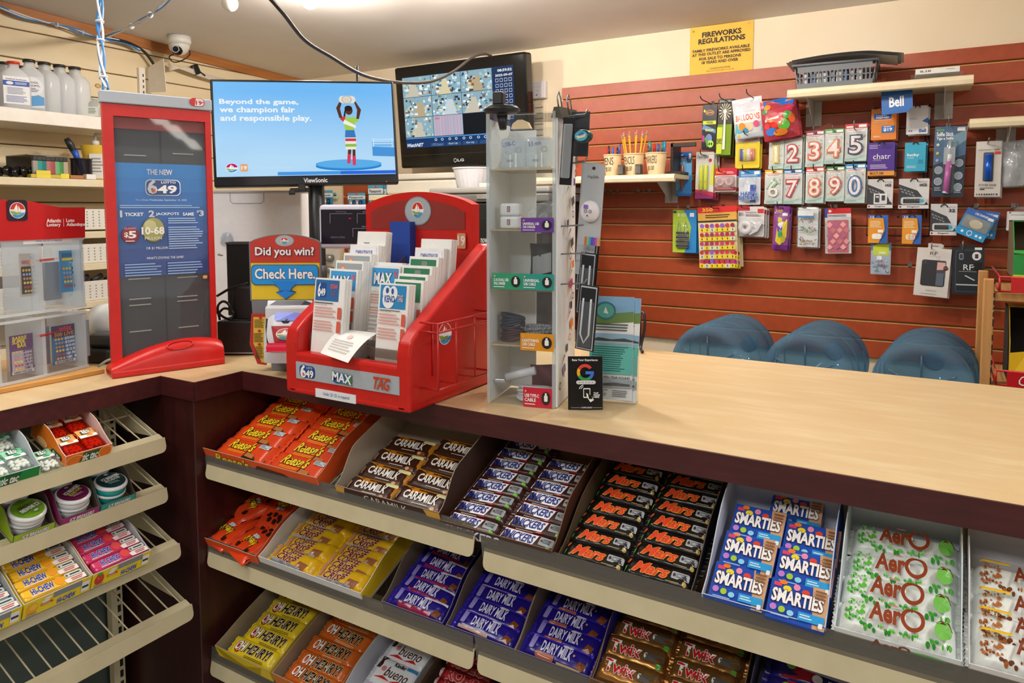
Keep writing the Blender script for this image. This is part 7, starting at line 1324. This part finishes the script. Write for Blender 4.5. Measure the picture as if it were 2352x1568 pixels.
wmat = mt('dcdce2', .35); b.grid(bw, 96, 10, wmat); b.lathe([(R_*1.02, h-.006), (R_*1.03, h), (R_*.96, h), (R_*.7, .004), (.001, .004)], wmat, 48, cap=False); tag(b.build('ribbed_bowl', None, at((a.x+c.x)/2, 2.9, .891+zt+.001)), 'white ribbed plastic bowl standing on the printer', 'bowl')
P = onY(1100, 430, 2.78); tag(MB().box((0, 0, 0), (.06, .05, .02), mt('e8e4da', .5), .003).build('paper_block', None, at(P.x, 2.78, .891+zt+.001)), 'small white block on the printer in front of the bowl', 'paper block')
# batteries on the lower slatwall
def batt(b, w, h): card(b, w, h, '2a8ab8', 'r 0 .62 1 .84 eef0f2;t .08 .66 .9 .8 1c2a5a b Panasonic;r 0 .84 1 1 4aa4c8;p .4 .86 .6 .86 .5 .98 d83a3a;e .5 .3 .3 .2 1a4a6a')
def cells4(b, w, h):
    for i in range(4): x = w*(-.27+.18*i); b.tube([(x, -.006, .01), (x, -.006, h*.55)], w*.08, mt(['b8c0c8', '2a4a6a'][i % 2], .25, .6), 10)
for k, (rc, l) in enumerate((((728, 437, 764, 478), 'partly behind the monitor post'), ((799, 443, 839, 480), 'middle of three, under the monitor'), ((846, 424, 880, 478), 'right of three, beside the tub shelf'))):
    product('battery_pack', 'blue and white battery card, '+l, 'batteries', rc, [('card', batt), ('batteries', cells4)], 3.14, 1 if k == 2 else 0, 'battery cards on the lower slatwall')
product('price_ticket', 'small pale price ticket on the lower slatwall under the monitor', 'price tag', (763, 441, 776, 456), [('ticket', lambda b, w, h: card(b, w, h, 'd4e8d4', 'e .5 .5 .3 .1 333;l .2 .6 .8 .9 2 444'))], 3.19)
product('gadget_pack', 'white card of silver knobs hanging between ticket checker and red stand', 'gadget', (741, 556, 780, 645), [('card', lambda b, w, h: card(b, w, h, 'dcdad6', 'r .2 .9 .5 1 222;l .2 .82 .9 .88 1 222')), ('knobs', lambda b, w, h: [b.tube([(-w*.3, -.02, h*z), (w*.2, -.02, h*z)], h*.09, mt('9a9894', .3, .5), 12) for z in (.6, .3)] and b)], 3.1)
product('teal_tag', 'small teal rounded tag hanging under the price scale', 'tag', (789, 588, 812, 614), [('tag', lambda b, w, h: card(b, w, h, '2a9ab0', '', .004, .35, .3))], 3.19)
hook(760, 552, 3.06, 'peg hook holding the white gadget card', False)
# ---------------------------------------------------------------- switch box and slotted strip beside the television
x, w, z, h = pos(1209, 187, 1252, 226, 3.19); t = thing('junction_box', 'white electrical box on the cream wall right of the television', 'electrical box', at(x, YB, z))
b = MB(); b.box((-w/2, -.03, 0), (w/2, 0, h), mt('d9d6dc', .5), .003); b.deco('r .02 .66 .8 .67 888;e .55 .2 .04 .04 333;e .6 .45 .02 .02 333', lambda u, v, hh: (u-w/2, -.03-hh, v), w, h, .5); b.build('box', t)
x, w, z, h = pos(1224, 238, 1250, 318, 3.2); b = MB(); b.box((-w/2, -.012, 0), (w/2, 0, h), mt('e4d8c0', .5), .003); b.deco(';'.join('r .12 %.2f .85 %.2f 8a7a5a' % (q, q+.025) for q in (.08, .24, .4, .56, .72, .88)), lambda u, v, hh: (u-w/2, -.012-hh, v), w, h, .5); tag(b.build('slotted_strip', None, at(x, YB, z)), 'cream slotted wall strip beside the television', 'wall strip')
# ================================================================ left wall shelves
wsm = noisy('white_enamel_shelf', 20, (1, 1, 1), [(.3, 'e6e0d6'), (.7, 'eee9e0')], .4)
LX = -3.17
def lshelf(zt, th, m, lab): o = MB().box((XL+.002, .4, zt-th), (LX, 2.15, zt), m, .003).build('wall_shelf'); tag(o, lab, 'shelf', 'shelves on the boarded wall'); return zt
za = lshelf(onX(60, 250, LX).z, .056, wsm, 'white deep-fronted shelf on the boarded wall, holding clear bottles')
zb_ = lshelf(onX(200, 412, LX).z, .032, csm, 'cream shelf on the boarded wall, holding a lotion bottle and brush cup')
zc = lshelf(onX(220, 531, LX).z, .03, csm, 'cream shelf on the boarded wall under the upper white bin'); zd = lshelf(onX(220, 604, LX).z, .03, csm, 'cream shelf on the boarded wall under the middle white bin'); ze = lshelf(onX(220, 690, LX).z, .03, csm, 'lowest cream shelf on the boarded wall, under the lower white bin')
for k, (zz, top) in enumerate(((zc+.008, 480), (zd, 560), (ze, 645))):
    h = onX(220, top, LX).z-zz; b = MB(); b.box((LX-.02, 1.0, zz+.001), (LX-.012, 2.1, zz+h), mt('e4e2da', .5), .001); b.box((LX-.24, 1.0, zz+.001), (LX-.02, 2.1, zz+.006), mt('d8d5cc', .5)); dk = mt('9a968a', .7)
    y = 1.3
    while y < 2.08:
        q = zz+.012
        while q < zz+h-.012: b.box((LX-.0122, y, q), (LX-.0116, y+.006, q+.006), dk); q += .0125
        y += .026
    tag(b.build('perforated_bin'), 'white perforated bin front on the left wall, %s of three' % ['top', 'middle', 'bottom'][k], 'bin', 'white perforated bins')
b = MB(); b.box((LX-.2, 1.55, zd+.0), (LX-.02, 2.0, zd+.001), mt('333', .6)); rg = random.Random(4)
for i in range(6): y = 1.56+.06*i; b.tube([(LX-.03, y, zd-.078), (LX-.05, y+.05, zd-.06)], .012, mt('2c2c2e', .5), 8)
tag(b.build('dark_tools'), 'dark tools lying between the middle and bottom white bins', 'tools')
# upright with cream end panel
P = onX(327, 185, XL+.02); b = MB(); b.box((XL, P.y-.016, 1.0), (XL+.02, P.y+.016, 2.1), wsm)
z = 1.02
while z < 2.08: b.box((XL+.0198, P.y+.002, z), (XL+.0206, P.y+.008, z+.014), mt('4a4030', .8)); z += .028
tag(b.build('wall_upright'), 'cream slotted upright on the boarded wall beside the end panel', 'upright')
q0, q1 = onX(340, 212, XL+.02), onX(345, 156, XL+.02); b = MB(); b.ext([(XL+.021, q0.z), (XL+.17, q0.z-.01), (XL+.155, q1.z+.03), (XL+.03, q1.z)], 0, .003, wsm, lambda u, v, hh: (u, q0.y+hh, v)); tag(b.build('end_panel'), 'cream end panel bracket sticking out of the boarded wall', 'bracket')
# bottles
def bottle(w, d, h, capc, bm_, lab_ops=None):
    t = thing('clear_bottle', 'x', 'bottle')
    def sec(f, z, rx, ry): return [(rx*abs(math.cos(a))**.6*(1 if math.cos(a) > 0 else -1), ry*abs(math.sin(a))**.6*(1 if math.sin(a) > 0 else -1), z) for a in [2*PI*i/20 for i in range(20)]]
    R = [(0, .44, .44), (.012, .5, .5), (.62, .5, .5), (.72, .46, .46), (.8, .34, .34), (.86, .18, .22), (.95, .16, .2)]
    vs = []; b = MB()
    for f, a, c in R: vs += sec(0, f*h, a*w, c*d)
    b.add(vs, [(i*20+k, i*20+(k+1) % 20, (i+1)*20+(k+1) % 20, (i+1)*20+k) for i in range(len(R)-1) for k in range(20)]+[tuple(range(20))[::-1], tuple(range((len(R)-1)*20, len(R)*20))], bm_, True); bo_ = b.build('body', t)
    MB().lathe([(.001, h*.945), (w*.21, h*.945), (w*.21, h*.995), (w*.19, h), (.001, h)], mt(capc, .4), 20).build('cap', t)
    if lab_ops: b = MB(); lw = w*.8; b.deco(lab_ops, lambda u, v, hh: (u-lw/2, -d*.502-hh, h*.08+v), lw, h*.58, .45); b.build('label', bo_)
    return t
milky = clear('f4f6f8', .62, .15, 1.35, 'f2f6fa')
lb1 = 'r 0 0 1 1 d8e0e8;p 0 0 1 .1 1 .35 .5 .5 0 .3 5aa0d8;e .5 .68 .5 .3 eef0f4;t .2 .78 .8 .84 4a4a6a b ALCOOL;t .2 .68 .85 .74 4a4a6a b ISOPROPYL;l .2 .5 .8 .64 3 6a6a8a'
lb2 = 'r 0 0 1 1 eef0f4;t .1 .86 .9 .92 2a3a7a b methyl hydrate;r 0 .66 1 .84 1f4fae;e .25 .75 .14 .06 e8eef8;l .45 .7 .92 .8 2 d8e4f8;l .15 .35 .85 .6 5 8a90b0;l .1 .06 .9 .3 5 7a86b8'
pb0 = None
for k, (px, py, cap_, lo, X_, l, yaw_) in enumerate(((8, 143, '2a2826', lb1, -3.3, 'cut by the left edge of the view', 70), (66, 137, '2a2826', lb1, -3.3, 'third bottle, just right of the red capped one', 70), (101, 143, '2a2826', 'S', -3.3, 'fourth from the left edge', 20), (136, 149, '2a2826', 'S', -3.3, 'fifth from the left edge', 20), (171, 154, '2a2826', 'S', -3.3, 'rightmost of the row', 20), (30, 142, 'd8301c', lb2, -3.22, 'x', 75))):
    P = onX(px, py, X_); h = P.z-za-.001
    if lo == 'S': bt_ = bottle(.115, .085, h, cap_, milky, 'p .0 .0 .12 .0 .1 .6 0 .5 5aa0d8')
    else: bt_ = bottle(.11, .085, h, cap_, milky, lo)
    bt_.matrix_world = at(X_, P.y, za+.001, rad(yaw_)); bt_['label'] = 'frosted bottle with red cap and blue banded label on the white shelf' if k == 5 else 'frosted clear bottle with black cap, '+l; bt_['group'] = 'frosted bottles on the white shelf'
for k, (px, py) in enumerate(((46, 152), (83, 157), (118, 162), (153, 168))):
    P = onX(px, py, -3.4); b = bottle(.11, .08, P.z-za-.001, '2a2826', milky); b.matrix_world = at(-3.4, P.y, za+.001, rad(20)); b['label'] = 'frosted bottle with black cap in the back row, gap %s from the left' % ORD[k].replace('front', 'first'); b['group'] = 'frosted bottles on the white shelf'
P = onX(217, 226, -3.25); b = bottle(.06, .05, P.z-za, 'e4e6e6', clear('dfe6e4', .4, .1, 1.4), 'r 0 0 1 .8 e8eae4;l .1 .2 .9 .7 4 6a8a6a'); b.matrix_world = at(-3.25, P.y, za+.001, rad(40)); b['label'] = 'small clear pump bottle with white label at the right end of the white shelf'
# second shelf: lotion bottle, brush cup, lighter display, dark sunglasses
a, c = onX(200, 412, -3.28), onX(206, 333, -3.28); h = c.z-zb_-.001; t = thing('lotion_bottle', 'yellow lotion pump bottle beside the poster stand', 'bottle', at(-3.28, onX(222, 400, -3.28).y, zb_+.001, rad(50)))
b = MB(); b.grid(lambda u, v: ((.042+.02*v**1.5)*math.cos(2*PI*u), .032*math.sin(2*PI*u), h*v), 24, 8, mt('e6c040', .35)); b.add([((.062)*math.cos(2*PI*i/24), .032*math.sin(2*PI*i/24), h) for i in range(24)], [tuple(range(24))], mt('e6c040', .35)); b.deco('r .3 .05 .9 .75 eceae4;l .38 .2 .85 .65 5 999', lambda u, v, hh: (u-.05, -.034-hh, v), .1, h, .4); b.build('body', t)
b = MB(); b.lathe([(.016, h), (.016, h+.02), (.006, h+.022), (.006, h+.05), (.001, h+.05)], mt('d8d8d4', .4), 16); b.tube([(0, 0, h+.05), (.035, -.01, h+.046)], .006, mt('d8d8d4', .4), 8); b.build('pump', t)
P = onX(188, 412, -3.25); R_ = .042; t = thing('mesh_cup', 'dark mesh cup holding a comb and brush on the cream shelf', 'cup', at(-3.25, P.y, zb_+.001)); b = MB()
b.lathe([(R_, 0), (R_, .09)], clear('9a9aa0', .5, .2, 1.3, '2a2a30'), 24, cap=False); b.tube([(R_*math.cos(2*PI*i/20), R_*math.sin(2*PI*i/20), .09) for i in range(20)], .003, mt('222', .4), 6, True); b.lathe([(.001, .001), (R_, .001)], mt('222', .4), 20, cap=False); b.build('cup', t)
I_ = Matrix.Translation(t.matrix_world.translation)
b = MB(); b.tube([(0, .02, .004), (0, -.02, .1), (.005, -.045, .15), (.005, -.06, .175)], [.006, .009, .016, .011], mt('22262a', .4), 10); tag(b.build('hair_brush', None, I_), 'black brush leaning out of the mesh cup', 'brush')
b = MB(); b.tube([(.01, .01, .004), (.012, -.025, .1), (.014, -.034, .125)], [.008, .012, .014], mt('1f5ac8', .4), 10); tag(b.build('scraper', None, I_), 'blue handled tool standing in the mesh cup', 'tool')
P = onX(140, 410, -3.2); P1 = onX(78, 410, -3.2); t = thing('lighter_display', 'clear topped counter tray of coloured lighters with yellow tags', 'lighter display', at(-3.2, P1.y, zb_+.001)); L = P.y-P1.y+.03
b = MB(); b.box((-.18, -.02, 0), (.02, L, .015), mt('c8b43c', .5), .002); b.box((-.18, -.02, .015), (-.176, L, .095), mt('4a4440', .5)); b.box((-.18, -.02, .092), (0, L, .096), clear('d8d4c8', .4, .1, 1.4, 'b8b0a0')); b.build('tray', t)
b = MB(); b.box((.02, .0, 0), (.022, L*.4, .03), mt('e8d43c', .5)); b.box((.02, L*.7, 0), (.022, L*.95, .02), mt('e8d43c', .5)); b.build('price_tags', t)
cs = [('c9c4bc', 'grey'), ('5ac0b8', 'turquoise'), ('3aa0a0', 'teal'), ('d88a90', 'pink'), ('c85a6a', 'rose'), ('8fd8a0', 'pale green'), ('5ab070', 'green'), ('d8c8b0', 'beige')]
for i, (c, cn) in enumerate(cs):
    lt_ = thing('lighter', '%s lighter with black top in the lighter display' % cn, 'lighter', t.matrix_world @ at(.004, .0+L*i/8, .016), 'lighters in the display'); b = MB(); b.box((-.008, -.006, 0), (.006, .014, .055), clear('f0f0f0', .6, .1, 1.4, c), .003); b.build('body', lt_); MB().box((-.008, -.005, .055), (.006, .013, .073), mt('1c1c1c', .4), .002).build('top', lt_)
P = onX(166, 410, -3.19); tag(MB().box((-.04, -.03, 0), (.02, .045, .016), mt('a8703c', .5), .002).build('wooden_box', None, at(-3.2, P.y, zb_+.001)), 'small flat brown box between lighters and mesh cup', 'box')
tag(MB().box((-.0, 0, 0), (.03, .04, .022), mt('ecebe6', .5), .002).build('white_box', None, at(-3.2, P.y+.05, zb_+.001)), 'small white box in front of the mesh cup', 'box')
for k in range(4):
    P = onX(8+17*k, 395, -3.22); b = MB()
    for s in (-1, 1): b.lathe([(.001, .0), (.018, .002), (.02, .008), (.001, .012)], mt('141416', .2), 14, lambda x, y, z, s=s: (z+.004, s*.022+x, y+.02))
    b.tube([(0, -.042, .024), (-.06, -.04, .02)], .003, mt('141416', .3), 6); b.tube([(0, .042, .024), (-.06, .04, .02)], .003, mt('141416', .3), 6); b.tube([(.006, -.006, .024), (.006, .006, .024)], .003, mt('141416', .3), 6)
    tag(b.build('sunglasses', None, at(-3.22, P.y, zb_+.001+.006*(k % 2), rad(10*k))), 'black sunglasses at the left end of the cream shelf, %s from the left' % ORD[k].replace('front', 'first'), 'sunglasses', 'sunglasses on the cream shelf')
# clutter on the counter behind the ticket case
P = onX(218, 760, -2.05); b = MB(); M = fxz((P.x, P.y, 1.001), Vector((RT.x, RT.y, 0)), (0, 0, 1)); hh_ = loc(M, 218, 712).z
b.box((-.035, .0, 0), (.035, .02, hh_), mt('e8e4da', .5), .001); b.deco('r 0 .0 1 .3 f0f0ec;r 0 .32 1 .72 f0b41c;e .55 .5 .3 .1 3a3a3a;e .55 .5 .2 .07 d8d8d0;r 0 .75 1 .8 e8a0a0;r 0 .9 1 .97 f0c040', lambda u, v, q: (u-.035, -q, v), .07, hh_, .45); tag(b.build('yellow_packet', None, M), 'yellow and white packet behind the clear ticket case', 'packet')
P = onX(228, 822, -1.86); b = MB(); b.box((-.05, -.04, 0), (.06, .06, .035), mt('1c1c1e', .4), .006); b.box((-.02, -.02, .035), (.06, .05, .07), mt('333336', .4), .01); tag(b.build('label_printer', None, at(P.x, P.y, 1.001, rad(20))), 'black desk gadget on the counter left of the poster stand', 'gadget')
P = onX(238, 765, -1.95); b = MB(); b.lathe([(.012, 0), (.05, 0), (.05, .05), (.012, .05)], mt('c9cac8', .4), 28, lambda x, y, z: (z, x, y+.05)); tag(b.build('tape_roll', None, at(P.x, P.y, 1.036)), 'pale grey roll standing behind the poster stand', 'roll'); MB_ = MB(); MB_.box((-.08, -.07, 0), (.08, .07, .034), mt('26262a', .4), .005); tag(MB_.build('desk_stand', None, at(P.x, P.y, 1.001)), 'black base under the pale roll behind the poster stand', 'gadget')
P = onZ(222, 852, 1.001); b = MB(); b.tube(bez([(0, 0, .004), (.02, .02, .02), (.04, .05, .012), (.03, .08, .02)], 5), .003, mt('a8a49c', .4), 6); tag(b.build('grey_lead', None, Matrix.Translation((P.x-.03, P.y+.02, 1.001))), 'short grey lead lying beside the wooden board', 'lead')
# ================================================================ ceiling things
P = onX(412, 112, -3.25); zc_ = ceil_z(P.y); t = thing('security_camera', 'white dome security camera under the ceiling near the brown trim', 'security camera', at(P.x, P.y, zc_, rad(35)))
r = .055; b = MB(); b.lathe([(r, -.001), (r*1.02, -.03), (r*.9, -.04)], mt('dcdad4', .35), 28, cap=True); b.build('mount', t)
b = MB(); b.lathe([(r*.9*math.cos(a), -.04-r*.95*math.sin(a)) for a in [i*PI/20 for i in range(11)]], mt('d8d6d0', .3), 28); b.build('dome', t)
b = MB(); Fl = lambda x, y, z: (x, -.035-z, -.072+y); b.lathe([(.001, .012), (.012, .014), (.018, .012), (.024, .004), (.026, -.01)], mt('111114', .2), 24, Fl, cap=False); b.lathe([(.014, .0145), (.0175, .0145)], mt('c8c8c8', .3), 24, Fl, cap=False); b.lathe([(.001, .016), (.009, .0155)], mt('1a2038', .05), 16, Fl, cap=False); b.build('lens', t)
b = MB(); b.tube(bez([(.03, .02, -.05), (.05, .0, -.085), (.02, -.02, -.12), (-.03, 0, -.125), (-.05, .0, -.1), (-.03, .02, -.08)], 5), .003, mt('18181a', .4), 6); b.build('lead', t)
b = MB(); P1 = onX(400, 150, XL+.05)
for k in range(4): b.tube(bez([P1+Vector((.0, -.03, -.01*k)), P1+Vector((.02, .05, .005*k-.02)), P1+Vector((.01, .16, -.035+.006*k)), P1+Vector((.005, .3, -.05+.008*k))], 6), .004, mt('d8d0c0', .5), 6)
tag(b.build('white_cable_tails'), 'loose white cable ends hanging under the security camera', 'cable')
P1 = onX(449, 160, XL+.06); b = MB(); b.box((-.012, -.02, -.026), (.012, .02, .026), mt('141416', .4), .006); b.tube([(0, .02, -.02), (0, .04, -.045)], .006, mt('141416', .4), 8); tag(b.build('power_adapter', None, at(P1.x, P1.y, P1.z, 0, rad(25))), 'black power adapter hanging below the security camera', 'power adapter')
bluec, whitec, blackc = mt('2f7fc8', .4), mt('d9dde2', .4), mt('151517', .4)
def run(name, lab, pts, strands, ties=()):
    t = thing(name, lab, 'cables', Matrix.Translation(pts[0])); o = pts[0]
    C_ = bez(pts, 8); rg = random.Random(len(pts))
    for k, m_ in enumerate(strands):
        a = k*2.1; off = [Vector((.007*math.cos(a+i*.25), .007*math.sin(a+i*.25), .006*math.sin(a*1.7+i*.2))) for i in range(len(C_))]
        MB().tube([c-o+f for c, f in zip(C_, off)], .0032, m_, 6).build('blue_cable' if m_ is bluec else ('white_cable' if m_ is whitec else 'black_cable'), t)
    for i in ties:
        c = C_[min(i, len(C_)-1)]-o; d = (C_[min(i+1, len(C_)-1)]-C_[i-1]).normalized(); MB().tube([c-d*.002, c+d*.002], .0115, whitec, 10).build('zip_tie', t)
XW = XL+.05
run('cable_run', 'blue and white cable bundle sagging along the boarded wall', [onX(*q, XW) for q in ((-20, 8), (60, 40), (150, 62), (200, 79), (238, 88), (285, 98), (322, 117))], [bluec, bluec, whitec, whitec], (14, 22))
run('cable_drop', 'blue and white cable bundle dropping from the ceiling behind the poster stand', [onD(229, -14, 2.02), onD(229, 50, 2.0), onD(231, 100, 1.99), onD(235, 160, 1.97), onD(243, 206, 1.96)], [bluec, bluec, whitec, whitec], (8, 15, 27))
e0 = onD(392, -10, 2.3); e0.z = min(e0.z, ceil_z(e0.y)-.01)
run('cable_branch', 'cable bundle rising from the wall to the ceiling, right of the vertical drop', [onX(240, 84, XW), onD(290, 66, 2.9), onD(332, 42, 2.7), onD(362, 20, 2.5), e0], [bluec, whitec, whitec], (10, 19))
P = [onX(*q, XW) for q in ((258, 88), (300, 100), (330, 118), (348, 140), (357, 156))]; b = MB(); b.tube(bez(P, 6), .007, blackc, 8); tag(b.build('black_wire'), 'thick black wire curving down to the cream end panel', 'wire')
def bulb(px, py, lit, lab):
    P = onZ(px, py, 2.185); zc_ = ceil_z(P.y); t = thing('light_bulb', lab, 'light bulb', at(P.x, P.y, zc_))
    b = MB(); b.lathe([(.05, -.001), (.05, -.012), (.03, -.02), (.024, -.045)], mt('d8d4cc', .4), 24); b.build('socket', t)
    r = .031; c = P.z-zc_; b = MB(); b.lathe([(.014, -.04)]+[(r*math.sin(a), c-r*math.cos(a+PI) if False else c+r*math.cos(a)) for a in [.45+i*(PI-.46)/12 for i in range(13)]], mt('fff4e8', .3, e=560) if lit else mt('e8e6e0', .25), 24); b.build('glass', t)
bulb(528, 8, False, 'unlit white globe bulb on the ceiling, left one'); bulb(712, 2, True, 'glowing globe bulb on the ceiling, above the monitor'); bulb(1030, -26, True, 'glowing globe bulb just above the top edge of the view')
bulb(1176, -150, True, 'unseen globe bulb added for more light over the middle of the till area'); bulb(1700, -190, True, 'unseen globe bulb added for more light over the right of the counter')  # two extra bulbs out of view, added to brighten the back wall
# shop lights further along the ceiling (one mirrors in the poster stand)
def tube_light(x0, y0, L, along, lab):
    z = ceil_z(y0); t = thing('fluorescent_fixture', lab, 'ceiling light', at(x0, y0, z-.002, 0 if along == 'x' else PI/2)); MB().box((0, -.08, -.03), (L, .08, 0), mt('e8e8e4', .4), .004).build('housing', t); MB().box((.01, -.068, -.045), (L-.01, .068, -.031), mt('fff8ec', .3, e=14), .006).build('diffuser', t)
for k in range(3): tube_light(3.3+1.6*k, .39+.05*k, 1.5, 'x', 'long fluorescent ceiling light of the shop, %s of three in a row' % ORD[k].replace('front', 'first'))
